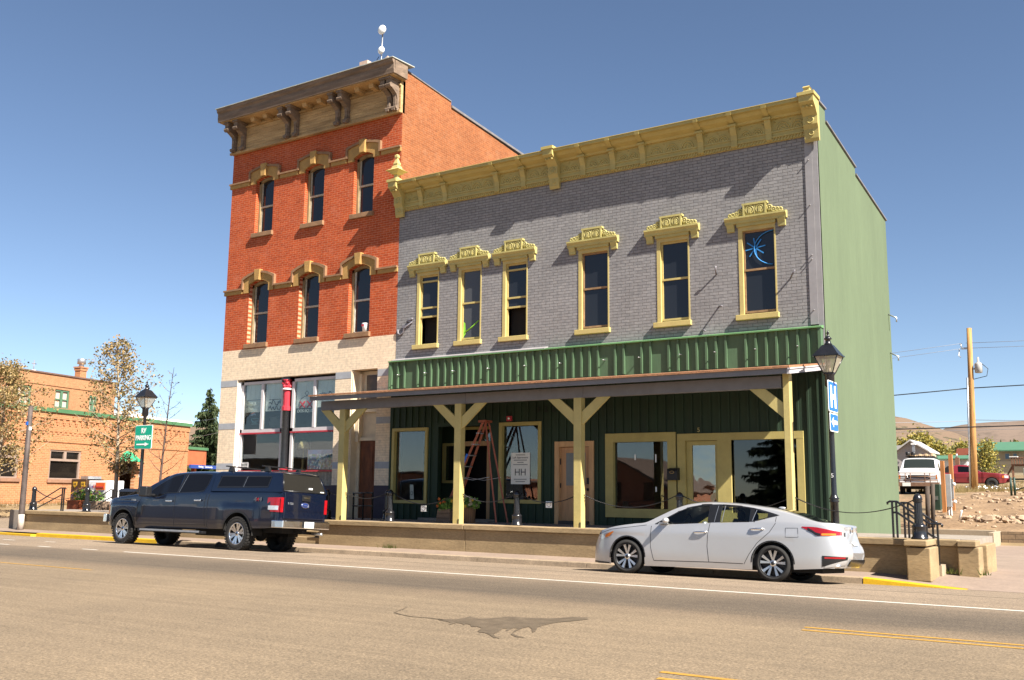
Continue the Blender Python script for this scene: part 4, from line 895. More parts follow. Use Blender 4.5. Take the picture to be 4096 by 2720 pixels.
# ---------- silver sedan ----------
def sedan():
    root = thing('parked_car', (-7.0, 17.79, -.047), 'silver four-door sedan parked at the kerb by the low concrete wall', 'car')
    root.rotation_euler = (R(-3.0), 0, 0)
    AR = [(-1.40, .365, .305), (1.39, .365, .305)]
    zl = zlow_f([(-2.3, .2), (-2.1, .15), (-1.0, .15), (1.0, .18), (1.8, .22), (2.3, .26), (2.7, .28)], AR)
    zc = [(-2.29, .62), (-2.24, .70), (-2.1, .76), (-1.65, .865), (-1.28, .92), (-1.02, .955), (-.77, 1.09), (-.52, 1.225), (-.28, 1.315), (.08, 1.362), (.43, 1.36), (.76, 1.338), (1.09, 1.30), (1.36, 1.265), (1.63, 1.20), (1.84, 1.135), (2.04, 1.065), (2.2, 1.03), (2.4, 1.022), (2.54, 1.01), (2.62, .95)]
    zb = [(-2.29, .54), (-2.1, .68), (-1.75, .79), (-1.28, .85), (-.9, .90), (-.4, .925), (.3, .965), (1.0, .995), (1.5, 1.0), (1.9, .985), (2.3, .96), (2.54, .93), (2.62, .88)]
    Wd = [(-2.29, .40), (-2.22, .55), (-2.1, .67), (-1.9, .77), (-1.6, .835), (-1.2, .86), (1.3, .862), (1.75, .855), (2.1, .84), (2.28, .815), (2.42, .765), (2.51, .68), (2.57, .55), (2.60, .38)]
    def sec(x):
        W = smooth(Wd, x); b = smooth(zb, x); t = max(smooth(zc, x), b+.02); l = min(zl(x), b-.05); h = t-b; out = []
        nl = 12
        for i in range(nl+1):
            z = l+(b-l)*i/nl
            k = W-.035*max(0, (.42-z)/.3)**2-.03*max(0, (z-.62)/.38)**2
            if .70 < z < .86: k += .006*math.sin((z-.70)/.16*math.pi)
            out.append((k, z))
        w0 = out[-1][0]; lean = .36*h; we, ze = w0-lean, b+.86*h
        for i in range(1, 11): u = i/10; out.append((w0-lean*u**1.15, b+(ze-b)*u))
        p0, p1, p2, p3 = (we, ze), (we-.05, ze+.13*h), (we*.55, t), (0, t)
        for i in range(1, 9):
            u = i/8; q = 1-u; out.append(tuple(q**3*p0[k]+3*q*q*u*p1[k]+3*q*u*u*p2[k]+u**3*p3[k] for k in (0, 1)))
        return out
    def warp(x, y, z):
        if x > 2.1:
            s_ = min(1, (x-2.1)/.5); k = interp([(.2, -.12), (.36, .0), (.5, .04), (.62, .02), (.75, -.09), (.95, -.10), (1.03, -.08)], z); x += s_*s_*k
        if x < -2.0:
            s_ = min(1, (-2.0-x)/.28); x += s_*interp([(.15, -.02), (.3, -.02), (.5, 0), (.62, .05), (.75, .08)], z)
        return x
    sh = Shell(sec, warp)
    DLO_u = [(-.83, .925), (-.65, 1.02), (-.41, 1.155), (-.18, 1.25), (.06, 1.295), (.42, 1.305), (.73, 1.29), (1.03, 1.25), (1.29, 1.19), (1.5, 1.13)]
    DLO_l = [(-.83, .915), (-.59, .93), (-.12, .955), (.29, .975), (.65, .99), (1.02, 1.005), (1.14, 1.03), (1.3, 1.075), (1.5, 1.125)]
    wins = [([(-.70, .935), (-.12, .96), (.22, .975)], [(-.70, .965), (-.41, 1.135), (-.18, 1.232), (.06, 1.275), (.22, 1.283)]), ([(.42, .985), (.65, .995), (.98, 1.012)], [(.42, 1.285), (.73, 1.268), (.98, 1.235)]), ([(1.05, 1.02), (1.14, 1.045), (1.30, 1.09)], [(1.05, 1.225), (1.2, 1.19), (1.30, 1.155)])]
    xs = arch_xs(-2.29, 2.60, AR, 120)
    sh.body(xs, [([(x, z-.014) for x, z in lo], [(x, z+.012) for x, z in up]) for lo, up in wins]).build('body', silver, root, local=True)
    for sd in (-1, 1):
        m = MB()
        # dark frame round the side windows, drawn as four bands so the glass stays open
        top = DLO_u; 
        def band(lo, up): nonlocal_m = sh.side(lo, up, .005, 40, 3, sd); m.add(nonlocal_m.v, nonlocal_m.f, True)
        inner_u = [(-.83, .922), (-.70, .965), (-.41, 1.135), (-.18, 1.232), (.06, 1.275), (.42, 1.285), (.73, 1.268), (1.03, 1.228), (1.29, 1.16), (1.5, 1.128)]
        band(inner_u, DLO_u)
        inner_l = [(-.83, .92), (-.70, .935), (-.12, .96), (.65, .995), (1.0, 1.012), (1.14, 1.045), (1.3, 1.09), (1.5, 1.128)]
        band(DLO_l, inner_l)
        band([(.20, .972), (.44, .985)], [(.20, 1.285), (.44, 1.287)]); band([(.975, 1.01), (1.055, 1.025)], [(.975, 1.24), (1.055, 1.225)]); band([(1.295, 1.085), (1.48, 1.122)], [(1.295, 1.16), (1.48, 1.126)]); band([(-.80, .922), (-.695, .935)], [(-.80, .93), (-.695, .968)])
        m.build('window_trim', trim_b, root, local=True)
        m = MB(); sh.strip([(.47, .99), (.50, 1.28)], .012, .008, sd, m); sh.strip([(1.03, 1.02), (1.09, 1.215)], .012, .008, sd, m); sh.strip([(.33, .98), (.37, 1.28)], .008, .008, sd, m); m.build('window_edge', alloy_d if sd > 0 else galv, root, local=True)
        for lo, up in wins: sh.side(lo, up, .002, 16, 6, sd).build('side_window', see_glass, root, local=True)
        m = MB()
        sh.strip([(-.90, .88), (-.915, .7), (-.91, .5), (-.86, .30), (-.84, .25)], .009, .002, sd, m); sh.strip([(.25, .975), (.21, .75), (.20, .55), (.23, .28)], .009, .002, sd, m)
        sh.strip([(1.45, 1.10), (1.44, .98), (1.34, .83), (1.12, .64), (.98, .45), (.88, .27)], .009, .002, sd, m); sh.strip([(-.84, .255), (.23, .275), (.86, .275)], .010, .002, sd, m)
        if sd < 0: sh.strip([(1.62, .91), (1.83, .915), (1.84, .76), (1.62, .755), (1.62, .91)], .007, .002, sd, m)
        sh.strip([(-2.08, .70), (-1.75, .80), (-1.3, .855), (-1.0, .895)], .008, .002, sd, m)
        m.build('panel_gap', gap_m, root, local=True)
        m = MB()
        for xc, ra, z_ in AR: arch_lip(sh, m, xc, ra+.012, z_, .02, .003, sd, .22)
        m.build('arch_lip', trim_b, root, local=True)
        for a, b, zz in ((-.05, .20, .79), (1.0, 1.24, .875)):
            m = MB(); y = sd*(sh.w(a, zz)+.03)
            m.tube([(a, sd*(sh.w(a, zz)+.004), zz), (a+.03, y, zz+.004), ((a+b)/2, y+sd*.006, zz+.008), (b-.03, y, zz+.010), (b, sd*(sh.w(b, zz)+.004), zz+.01)], .017, 8); m.build('door_handle', chrome, root, local=True)
        # mirror
        m = MB(); m.ball((-.57, sd*.95, .985), .075, 12, (.8, 1.15, .72)); m.prism([(-.74, .915), (-.56, .925), (-.60, .96), (-.7, .95)], sd*.80, sd*.93, 'y'); m.build('wing_mirror', silver, root, local=True)
        # headlamp and tail lamp
        sh.side([(-2.1, .60), (-1.98, .60), (-1.82, .64), (-1.68, .755)], [(-2.1, .66), (-1.98, .70), (-1.82, .735), (-1.68, .77)], .006, 16, 4, sd).build('headlight', lamp_clear, root, local=True)
        sh.side([(-1.90, .635), (-1.80, .665), (-1.70, .745)], [(-1.90, .69), (-1.80, .735), (-1.70, .765)], .010, 8, 3, sd).build('indicator', lamp_amber, root, local=True)
        tl = sh.side([(1.90, .928), (2.06, .86), (2.16, .795), (2.40, .80), (2.575, .82)], [(1.90, .945), (2.06, .945), (2.16, .938), (2.40, .90), (2.575, .875)], .007, 20, 5, sd).build('tail_light', lamp_red, root, local=True)
        sh.side([(2.0, .88), (2.08, .845), (2.14, .80), (2.22, .80)], [(2.0, .93), (2.08, .89), (2.14, .85), (2.22, .835)], .011, 10, 4, sd).build('tail_light_black', trim_b, tl, local=True)
        sh.side([(2.24, .805), (2.5, .81)], [(2.24, .84), (2.5, .845)], .011, 8, 3, sd).build('tail_light_amber', lamp_amber, tl, local=True)
        m = sh.side([(2.23, .29), (2.57, .31)], [(2.23, .47), (2.57, .46)], .007, 10, 4, sd); m.build('bumper_insert', trim_b, root, local=True)
        sh.side([(2.27, .42), (2.55, .43)], [(2.27, .45), (2.55, .455)], .013, 6, 2, sd).build('reflector', lamp_red, root, local=True)
        sh.side([(2.28, .27), (2.45, .30), (2.57, .32)], [(2.28, .295), (2.45, .36), (2.57, .41)], .014, 8, 3, sd).build('bumper_garnish', silver, root, local=True)
        for x_ in (-1.40, 1.39): wheel(root, x_, sd*.862, .305, .310, .22, .238, sd, 'sedan')
        m = sh.side([(-2.28, .16), (-1.80, .16)], [(-2.28, .2), (-1.80, .18)], .012, 8, 2, sd); m.build('front_lip', trim_b, root, local=True)
    # windscreen and rear glass as patches on the top of the shell
    def top_patch(x0, x1, wf, off, n=16):
        def fn(u, v):
            x = x0+(x1-x0)*u; p = sh.S(x); ww = wf(u)*(-1+2*v)
            z = max(interp(sorted([(w_, z_) for w_, z_ in p[14:]]), abs(ww)), 0); return sh.P(x, ww, z+off)
        return MB().grid(fn, n, 14)
    top_patch(-.95, -.28, lambda u: .68-.12*u, .007).build('windscreen', auto_glass, root, local=True)
    top_patch(1.36, 2.12, lambda u: .50+.13*u, .007).build('rear_window', auto_glass, root, local=True)
    m = MB(); m.ball((1.30, .0, 1.285), .035, 10, (2.0, .5, .7)); m.build('roof_fin', silver, root, local=True)
    # inside
    m = MB()
    for yy in (-.36, .36):
        m.prism([(.05, .45), (.55, .45), (.70, 1.02), (.60, 1.06), (.45, .68), (.05, .62)], yy-.23, yy+.23, 'y'); m.ball((.66, yy, 1.12), .1, 10, (.7, 1.2, 1.05))
    m.prism([(1.0, .45), (1.4, .45), (1.62, 1.0), (1.52, 1.04), (1.30, .66), (1.0, .6)], -.6, .6, 'y')
    for yy in (-.38, .38): m.ball((1.56, yy, 1.06), .085, 10, (.7, 1.2, .9))
    m.build('seats', seat_m, root, local=True)
    m = MB(); m.box(-.95, -.55, -.75, .75, .6, .93); m.box(-.9, 1.9, -.78, .78, .25, .45); m.box(1.62, 2.2, -.62, .62, .9, 1.0); m.tube([(-.40+.04*math.sin(k*.4), -.36+.17*math.cos(k*.4), .95+.17*math.sin(k*.4)) for k in range(17)], .014, 6); m.build('dashboard', seat_m, root, local=True)
    m = MB(); m.box(-1.9, 2.2, -.7, .7, .17, .26)
    for xc, ra, z_ in AR: well(m, xc, ra+.006, z_, .84)
    m.build('underbody', under, root, local=True)
    # rear face
    xr = 2.60
    def rp(y0, y1, z0, z1, off, nm, mt): 
        MB().grid(lambda u, v: (sh.warp(xr, 0, z0+(z1-z0)*v)+off, y0+(y1-y0)*u, z0+(z1-z0)*v), 6, 4).build(nm, mt, root, local=True)
    rp(-.16, .16, .66, .79, .012, 'licence_plate', plate_m); rp(-.42, .42, .80, .87, .006, 'boot_garnish', trim_b); rp(-.48, .48, .30, .42, .006, 'rear_diffuser', trim_b)
    m = MB(); lathe_y(m, [(.05, 0), (.036, -.012), (.001, -.012)], (0, 0, 0), 20); e = m.build('round_emblem', chrome, root, local=True); e.location = (2.535, -.02, .925); e.rotation_euler = (0, 0, R(90))
    text('model_lettering', 'ALTIMA', .06, (2.46, -.45, .94), galv, root, (R(90), 0, R(62)), local=True)
    m = MB(); m.prism([(-.02, .355), (.0, .375), (.13, .37), (.11, .34)], -.001, .001, 'y')
    m.tube([(2.30, -.745, .285), (2.50, -.70, .31)], .03, 8); m.build('exhaust_tip', chrome, root, local=True)
    return root
sedan()

# ---------- blue pickup with bed cover ----------
def pickup():
    root = thing('pickup_truck', (-21.16, 17.585, -.043), 'dark blue crew-cab pickup with windowed bed cover and roof bars', 'truck')
    root.rotation_euler = (R(-3.0), 0, 0)
    AR = [(-2.235, .50, .42), (2.245, .50, .42)]; W = .80
    zl = zlow_f([(-3.15, .52), (-2.7, .45), (-1.6, .44), (1.6, .50), (3.2, .56), (3.7, .60)], AR)
    top = [(-3.14, 1.02), (-3.06, 1.13), (-2.92, 1.20), (-2.6, 1.26), (-2.1, 1.31), (-1.75, 1.345), (-1.6, 1.33), (-1.2, 1.265), (-.85, 1.275), (-.6, 1.36), (0, 1.385), (1.0, 1.42), (3.66, 1.45)]
    Wd = [(-3.14, .56), (-3.10, .66), (-3.0, .735), (-2.8, .785), (-2.4, .80), (3.4, .80), (3.58, .79), (3.66, .755)]
    def sec(x):
        w0 = interp(Wd, x); t = interp(top, x) if x > -1.7 else smooth(top[:7], x); l = min(zl(x), t-.1); out = []; b = t-.035-(.05 if x < -1.7 else 0)
        for i in range(15):
            z = l+(b-l)*i/14; k = w0-.05*max(0, (.75-z)/.3)**2-.02*max(0, (z-1.0)/.4)**2
            d = min(abs(x-AR[0][0]), abs(x-AR[1][0]))
            if d < .75 and z < 1.15: k += .028*min(1, (.75-d)/.2)*min(1, (1.15-z)/.12)
            if 1.12 < z < 1.16: k -= .004
            out.append((k, z))
        w1 = out[-1][0]
        for u in lin(0, math.pi/2, 6)[1:]: out.append((w1-.06*(1-math.cos(u)), b+(t-b)*.8*math.sin(u)))
        out += [(w1*.6, t), (w1*.3, t+.012), (0, t+.016)]
        return out
    sh = Shell(sec, lambda x, y, z: x+(.06*min(1, max(0, (x-3.5)/.16))*(z < .0)))
    sh.body(arch_xs(-3.14, 3.66, AR, 130)).build('body', navy, root, local=True)
    zc = [(-1.74, 1.355), (-1.40, 1.60), (-1.0, 1.80), (-.75, 1.895), (-.45, 1.935), (0, 1.955), (.6, 1.957), (1.08, 1.945), (1.12, 1.93)]
    def csec(b0):
        def f(x):
            t = smooth(zc, x); b = interp(top, x)-.06; h = max(t-b, .03); w0 = .765; lean = .27*h; out = []
            we, ze = w0-lean, b+.84*h
            for i in range(12): u = i/11; out.append((w0-lean*u**1.1, b+(ze-b)*u))
            for i in range(1, 9):
                u = i/8; q = 1-u; P = [(we, ze), (we-.03, ze+.15*h), (we*.6, t), (0, t+.01)]
                out.append(tuple(q**3*P[0][k]+3*q*q*u*P[1][k]+3*q*u*u*P[2][k]+u**3*P[3][k] for k in (0, 1)))
            return out
        return f
    cab = Shell(csec(0)); cab.body(lin(-1.74, 1.12, 60)).build('cab', navy, root, local=True)
    tz = [(1.17, 1.93), (1.22, 1.955), (2.4, 1.955), (3.5, 1.935), (3.62, 1.925), (3.66, 1.90)]
    def tsec(x):
        t = interp(tz, x); b = 1.425; h = t-b; w0 = .785; lean = .20*h; out = []; we, ze = w0-lean, b+.80*h
        for i in range(12): u = i/11; out.append((w0-lean*u**1.1, b+(ze-b)*u))
        for i in range(1, 9):
            u = i/8; q = 1-u; P = [(we, ze), (we-.02, ze+.2*h), (we*.75, t), (0, t+.012)]
            out.append(tuple(q**3*P[0][k]+3*q*q*u*P[1][k]+3*q*u*u*P[2][k]+u**3*P[3][k] for k in (0, 1)))
        return out
    twarp = lambda x, y, z: x-(max(0, (x-3.3)/.36)*interp([(1.42, 0), (1.5, .02), (1.9, .18), (2, .2)], z) if x > 3.3 else 0)
    tp = Shell(tsec, twarp); cap_o = tp.body(lin(1.17, 3.66, 40)).build('bed_cover', navy, root, local=True)
    for sd in (-1, 1):
        fw_l = [(-1.24, 1.27), (-.86, 1.275), (-.66, 1.365), (-.17, 1.38)]; fw_u = [(-1.24, 1.45), (-1.12, 1.53), (-.86, 1.67), (-.5, 1.80), (-.17, 1.855), (.04, 1.862)]
        cab.side(fw_l, [(-1.24, 1.46), (-1.12, 1.54), (-.86, 1.675), (-.5, 1.805), (-.17, 1.86)], .005, 20, 8, sd).build('door_window', auto_glass, root, local=True)
        cab.side([(-.12, 1.385), (.3, 1.39), (.62, 1.405), (.83, 1.44), (.93, 1.6)], [(-.12, 1.862), (.3, 1.868), (.62, 1.866), (.83, 1.86), (.93, 1.84)], .005, 20, 8, sd).build('door_window', auto_glass, root, local=True)
        m = MB(); cab.strip([(-1.3, 1.36), (-1.24, 1.45), (-1.12, 1.54), (-.86, 1.678), (-.5, 1.81), (-.17, 1.866), (.62, 1.872), (.86, 1.862), (.96, 1.84), (.93, 1.6), (.84, 1.435), (.62, 1.40), (0, 1.382), (-.64, 1.365), (-.86, 1.272), (-1.24, 1.265)], .018, .007, sd, m); cab.strip([(-.16, 1.38), (-.05, 1.86)], .06, .008, sd, m); m.build('window_trim', trim_b, root, local=True)
        m = MB(); cab.strip([(-.10, 1.39), (.03, 1.855)], .012, .011, sd, m); m.build('window_edge', galv, root, local=True)
        tw = MB(); tp.strip([(1.36, 1.53), (3.16, 1.545), (3.20, 1.80), (1.44, 1.81), (1.36, 1.53)], .03, .006, sd, tw); tp.strip([(2.26, 1.53), (2.33, 1.81)], .02, .007, sd, tw)
        tp.side([(1.38, 1.53), (3.17, 1.545)], [(1.38, 1.81), (3.17, 1.80)], .004, 20, 6, sd).build('cover_window', auto_glass, cap_o, local=True); tw.build('cover_window_frame', trim_b, cap_o, local=True)
        m = MB(); tp.strip([(2.31, 1.54), (2.37, 1.80)], .010, .010, sd, m); m.build('cover_window_edge', galv, cap_o, local=True)
        m = MB()
        sh.strip([(-.20, 1.36), (-.19, 1.0), (-.15, .52)], .011, .003, sd, m); sh.strip([(1.02, 1.40), (.97, 1.2), (.96, 1.0), (1.04, .55)], .011, .003, sd, m); sh.strip([(-1.53, 1.30), (-1.66, 1.05), (-1.66, .8), (-1.62, .5)], .011, .003, sd, m); sh.strip([(1.13, 1.42), (1.08, 1.2), (1.07, .9), (1.12, .52)], .016, .003, sd, m)
        sh.strip([(-1.6, .55), (1.02, .58)], .010, .003, sd, m); sh.strip([(1.17, 1.415), (3.6, 1.43)], .016, .004, sd, m); sh.strip([(-3.0, .98), (-2.7, 1.07), (-1.75, 1.1)], .009, .003, sd, m)
        m.build('panel_gap', gap_m, root, local=True)
        m = MB()
        for xc, ra, z_ in AR: arch_lip(sh, m, xc, ra+.015, z_, .045, .006, sd, .5)
        m.build('arch_lip', trim_b, root, local=True)
        for a in (-.52, .60):
            zz = 1.16+(.03 if a > 0 else 0); y = sd*(sh.w(a, zz)+.035); MB().box(a, a+.25, y-.012, y+.012, zz-.02, zz+.022).build('door_handle', chrome, root, local=True, bevel=.008)
        m = MB(); m.box(-1.28, -.98, sd*.92, sd*1.12, 1.25, 1.52); m.box(-1.2, -1.05, sd*.74, sd*.95, 1.27, 1.34); m.build('wing_mirror', trim_b, root, local=True, bevel=.03)
        m = MB(); m.box(-1.45, 1.10, sd*.76, sd*.90, .36, .425); m.build('running_board', trim_b, root, local=True, bevel=.012); m = MB(); m.box(-1.36, .98, sd*.885, sd*.906, .385, .432); m.build('step_trim', galv, root, local=True)
        tlo = sh.side([(3.23, .96), (3.66, .95)], [(3.23, 1.29), (3.66, 1.30)], .009, 6, 6, sd).build('tail_light', lamp_red, root, local=True)
        sh.side([(3.27, 1.0), (3.60, 1.0)], [(3.27, 1.10), (3.60, 1.10)], .013, 4, 3, sd).build('reversing_lamp', lamp_clear, tlo, local=True)
        sh.side([(3.20, .95), (3.34, .95)], [(3.20, 1.13), (3.34, 1.2)], .011, 4, 3, sd).build('lamp_notch', navy, tlo, local=True)
        sh.side([(-3.1, 1.0), (-2.85, 1.02)], [(-3.1, 1.1), (-2.85, 1.19)], .008, 5, 3, sd).build('headlight', lamp_clear, root, local=True)
        for x_ in (-2.235, 2.245): wheel(root, x_, sd*.815, .405, .40, .29, .262, sd, 'truck')
    cab_top = MB().grid(lambda u, v: (-1.66+.80*u, (.62-.06*u)*(-1+2*v), smooth(zc, -1.66+.80*u)+.012-.05*(abs(-1+2*v)**3)), 14, 10); cab_top.build('windscreen', auto_glass, root, local=True)
    # roof bars on the cover
    for a in (1.55, 2.85):
        m = MB(); m.box(a-.03, a+.03, -.70, .74, 2.045, 2.075)
        for yy in (-.52, .52): m.prism([(a-.09, 1.94), (a+.09, 1.94), (a+.04, 2.05), (a-.04, 2.05)], yy-.04, yy+.04, 'y')
        m.build('roof_bar', trim_b, cap_o, local=True)
    # tail
    xr = 3.66; m = MB(); m.box(xr-.02, xr+.025, -.68, .68, .80, 1.42); tg = m.build('tailgate', navy, root, local=True, bevel=.012)
    m = MB(); m.box(xr+.024, xr+.034, -.62, .62, 1.0, 1.02); m.build('tailgate_crease', navy, tg, local=True)
    tg2 = MB(); tg2.box(xr+.02, xr+.05, -.12, .16, 1.24, 1.385); tg2.build('tailgate_handle', trim_b, tg, local=True, bevel=.01); MB().box(xr+.045, xr+.06, -.07, .12, 1.30, 1.335).build('handle_trim', chrome, tg, local=True)
    for sd in (-1, 1): MB().box(xr-.002, xr+.012, sd*.70, sd*.79, .95, 1.30).build('tail_light', lamp_red, root, local=True)
    e = MB(); lathe_y(e, [(.001, -.014), (.075, -.012), (.085, 0)], (0, 0, 0), 24); eo = e.build('oval_emblem', M('emblem_blue', (.01, .03, .14), .3, 0), tg, local=True); eo.location = (xr+.03, 0, 1.14); eo.rotation_euler = (0, 0, R(90)); eo.scale = (1.55, 1, .8)
    e = MB(); e.tube([(0, .115*math.cos(k*.2618), .062*math.sin(k*.2618)) for k in range(25)], .007, 5); eo = e.build('emblem_ring', chrome, tg, local=True); eo.location = (xr+.042, 0, 1.14)
    text('emblem_script', 'Ford', .075, (xr+.047, 0, 1.14), chrome, tg, (R(90), 0, R(90)), local=True)
    text('model_lettering', 'F-150', .075, (xr+.028, -.48, 1.16), galv, tg, (R(90), 0, R(90)), local=True)
    text('model_lettering', 'F-150', .075, (-1.82, -.845, 1.16), galv, root, local=True)
    text('drive_lettering', '4 4', .15, (2.90, -.815, 1.235), M('decal_grey', (.08, .085, .1), .4, 0), root, local=True, sx=1.5); text('drive_lettering', 'X', .12, (2.90, -.818, 1.235), lamp_red, root, local=True, sx=1.2)
    rw_ = MB().grid(lambda u, v: (twarp(3.66, 0, 1.47+.40*v)+.006, (-.70+1.40*u)*(1-.13*v), 1.47+.40*v), 6, 6); rw_.build('cover_rear_window', dark_glass('dusty_rear_glass', (.016, .015, .013), 1.4, .2), cap_o, local=True)
    f = MB(); z0, z1 = 1.46, 1.885
    def rp(y, z): return (twarp(3.66, 0, z)+.010, y*(1-.13*(z-1.47)/.4), z)
    for (ya, za), (yb, zb_) in (((-.71, z0), (.71, z0)), ((.71, z0), (.71, z1)), ((.71, z1), (-.71, z1)), ((-.71, z1), (-.71, z0))): f.tube([rp(ya, za), rp(yb, zb_)], .014, 6)
    f.build('rear_window_seal', trim_b, cap_o, local=True)
    MB().box(3.645, 3.668, .12, .24, 1.53, 1.57).build('window_sticker', white_plain, cap_o, local=True); MB().box(3.655, 3.675, .52, .64, 1.475, 1.50).build('window_sticker', plate_m, cap_o, local=True)
    m = MB(); m.prism([(-.84, 3.45), (-.86, 3.60), (-.80, 3.80), (-.3, 3.86), (.3, 3.86), (.80, 3.80), (.86, 3.60), (.84, 3.45), (.75, 3.45), (.72, 3.6), (-.72, 3.6), (-.75, 3.45)], .58, .76, 'z'); m.v = [(b, a, c) for a, b, c in m.v]; m.f = [q[::-1] for q in m.f]; bp = m.build('rear_bumper', chrome, root, local=True, bevel=.02)
    MB().box(3.82, 3.874, -.2, .2, .60, .74).build('bumper_recess', trim_b, bp, local=True); MB().box(3.87, 3.884, -.16, .16, .60, .745).build('licence_plate', plate_m, bp, local=True); MB().box(3.5, 3.84, -.7, .7, .752, .765).build('bumper_step', trim_b, bp, local=True)
    m = MB(); m.prism([(-.8, -3.0), (-.78, -3.15), (-.5, -3.24), (.5, -3.24), (.78, -3.15), (.8, -3.0)], .56, .78, 'z'); m.v = [(b, a, c) for a, b, c in m.v]; m.f = [q[::-1] for q in m.f]; m.build('front_bumper', chrome, root, local=True, bevel=.02)
    m = MB(); m.box(-2.9, 3.4, -.42, .42, .45, .58); m.tube([(2.245, -.6, .40), (2.245, .6, .40)], .07, 10); m.ball((2.245, 0, .40), .17, 12); m.tube([(-2.235, -.6, .40), (-2.235, .6, .40)], .06, 8); m.box(.2, 1.6, -.35, .1, .32, .46); m.box(3.4, 3.7, -.05, .05, .45, .54)
    m.tube([(1.5, .45, .42), (3.2, .5, .48), (3.6, .62, .47)], .035, 8)
    for xc, ra, z_ in AR: well(m, xc, ra+.006, z_, .78)
    m.build('underbody', under, root, local=True)
    MB().tube([(3.45, .55, .47), (3.72, .64, .46)], .04, 8).build('exhaust_tip', galv, root, local=True)
    return root
pickup()

# ================= STREET FURNITURE =================
WZ = .672
def milky(name, c, f):
    m = clear_glass(name, (.85, .82, .75), 1.45); nt = m.node_tree; o = nt.nodes['Material Output']; src = o.inputs[0].links[0].from_socket
    d = N(nt, 'ShaderNodeBsdfTranslucent'); d.inputs[0].default_value = (*c, 1); d2 = N(nt, 'ShaderNodeBsdfDiffuse'); d2.inputs[0].default_value = (*c, 1); a = N(nt, 'ShaderNodeAddShader'); nt.links.new(d.outputs[0], a.inputs[0]); nt.links.new(d2.outputs[0], a.inputs[1])
    mx = N(nt, 'ShaderNodeMixShader'); mx.inputs[0].default_value = f; nt.links.new(src, mx.inputs[1]); nt.links.new(a.outputs[0], mx.inputs[2]); nt.links.new(mx.outputs[0], o.inputs[0]); return m
lant_glass = milky('lantern_glass', (.42, .38, .32), .4)
def street_lamp(x, y, dz, label):
    t = thing('street_lamp', (x, y, WZ), label, 'street lamp', 'black lantern street lamps')
    m = MB().lathe([(.13, WZ), (.13, WZ+.05), (.10, WZ+.10), (.085, WZ+.18), (.08, 1.33), (.105, 1.36), (.075, 1.385), (.105, 1.41), (.075, 1.44), (.058, 1.5), (.048, 3.66+dz), (.055, 3.68+dz), (.10, 3.72+dz), (.10, 3.92+dz), (.12, 3.95+dz), (.12, 3.97+dz)], x, y, 16)
    m.build('pole', asphalt_metal, t)
    def fr(h0, r0, h1, r1): return [(x+sx*r, y+sy*r, h) for h, r in ((h0, r0), (h1, r1)) for sx, sy in ((-1,-1),(1,-1),(1,1),(-1,1))]
    z0, z1 = 3.975+dz, 4.32+dz; g = MB(); v = fr(z0, .095, z1, .235); g.add(v, [(0,1,5,4),(1,2,6,5),(2,3,7,6),(3,0,4,7)]); 
    f = MB()
    for a, b in ((0,4),(1,5),(2,6),(3,7),(4,5),(5,6),(6,7),(7,4),(0,1),(1,2),(2,3),(3,0)): f.tube([v[a], v[b]], .013, 6)
    lo = f.build('lantern_frame', asphalt_metal, t); g.build('lantern_glass', lant_glass, lo)
    MB().lathe([(.03, z0), (.035, z0+.1), (.03, z0+.2), (.05, z0+.22), (.02, z0+.28)], x, y, 10).build('bulb', M('lamp_bulb', (.75, .70, .58), .3, .05), lo)
    m = MB(); m.add(fr(z1, .265, z1+.025, .265), [(0,1,5,4),(1,2,6,5),(2,3,7,6),(3,0,4,7),(3,2,1,0),(4,5,6,7)]); m.add(fr(z1+.026, .25, z1+.24, .10), [(0,1,5,4),(1,2,6,5),(2,3,7,6),(3,0,4,7),(4,5,6,7)])
    m.lathe([(.07, z1+.24), (.09, z1+.25), (.06, z1+.29), (.05, z1+.35), (.085, z1+.37), (.06, z1+.40), (.025, z1+.44), (.02, z1+.48), (.035, z1+.49), (.012, z1+.53), (.01, z1+.56)], x, y, 12); m.build('lantern_roof', asphalt_metal, t)
    text('pole_number', '5', .12, (x, y-.075, 1.87), white_plain, t, ext=.002)
    return t
street_lamp(-5.45, 20.45, 0, 'black lantern street lamp with two blue signs by the green wall')
street_lamp(-27.68, 20.45, .13, 'black lantern street lamp with a green parking sign, beside the leafy tree')
sign_green = M('sign_green', (.0, .33, .20), .4, .06, 5); sign_blue = M('sign_blue', (.012, .12, .52), .4, .06, 5); sign_white = M('sign_white', (.82, .82, .80), .4, .03, 5)
def rrect(x0, x1, z0, z1, r, n=5):
    P = []
    for cx, cz, a0 in ((x1-r, z0+r, -90), (x1-r, z1-r, 0), (x0+r, z1-r, 90), (x0+r, z0+r, 180)):
        P += [(cx+r*math.cos(R(a0+90*k/n)), cz+r*math.sin(R(a0+90*k/n))) for k in range(n+1)]
    return P
t = thing('road_sign', (-27.52, 20.33, 2.75), 'green sign reading RV PARKING with a white arrow', 'sign')
MB().prism(rrect(-27.96, -27.08, 2.74, 3.52, .05), 20.325, 20.335, 'y').build('sign_border', sign_white, t)
MB().prism(rrect(-27.94, -27.10, 2.76, 3.50, .045), 20.318, 20.325, 'y').build('sign_face', sign_green, t)
text('sign_lettering', 'RV', .235, (-27.52, 20.315, 3.33), sign_white, t, ext=.002, sx=.85, bold=.006); text('sign_lettering', 'PARKING', .215, (-27.52, 20.315, 3.10), sign_white, t, ext=.002, sx=.86, bold=.006)
MB().prism([(-27.84, 2.87), (-27.84, 2.915), (-27.42, 2.915), (-27.42, 2.955), (-27.22, 2.893), (-27.42, 2.83), (-27.42, 2.87)], 20.312, 20.317, 'y').build('arrow', sign_white, t)
t = thing('road_sign', (-5.37, 20.35, 3.15), 'blue square sign with a white letter H on the lamp post', 'sign', 'blue signs on the lamp post')
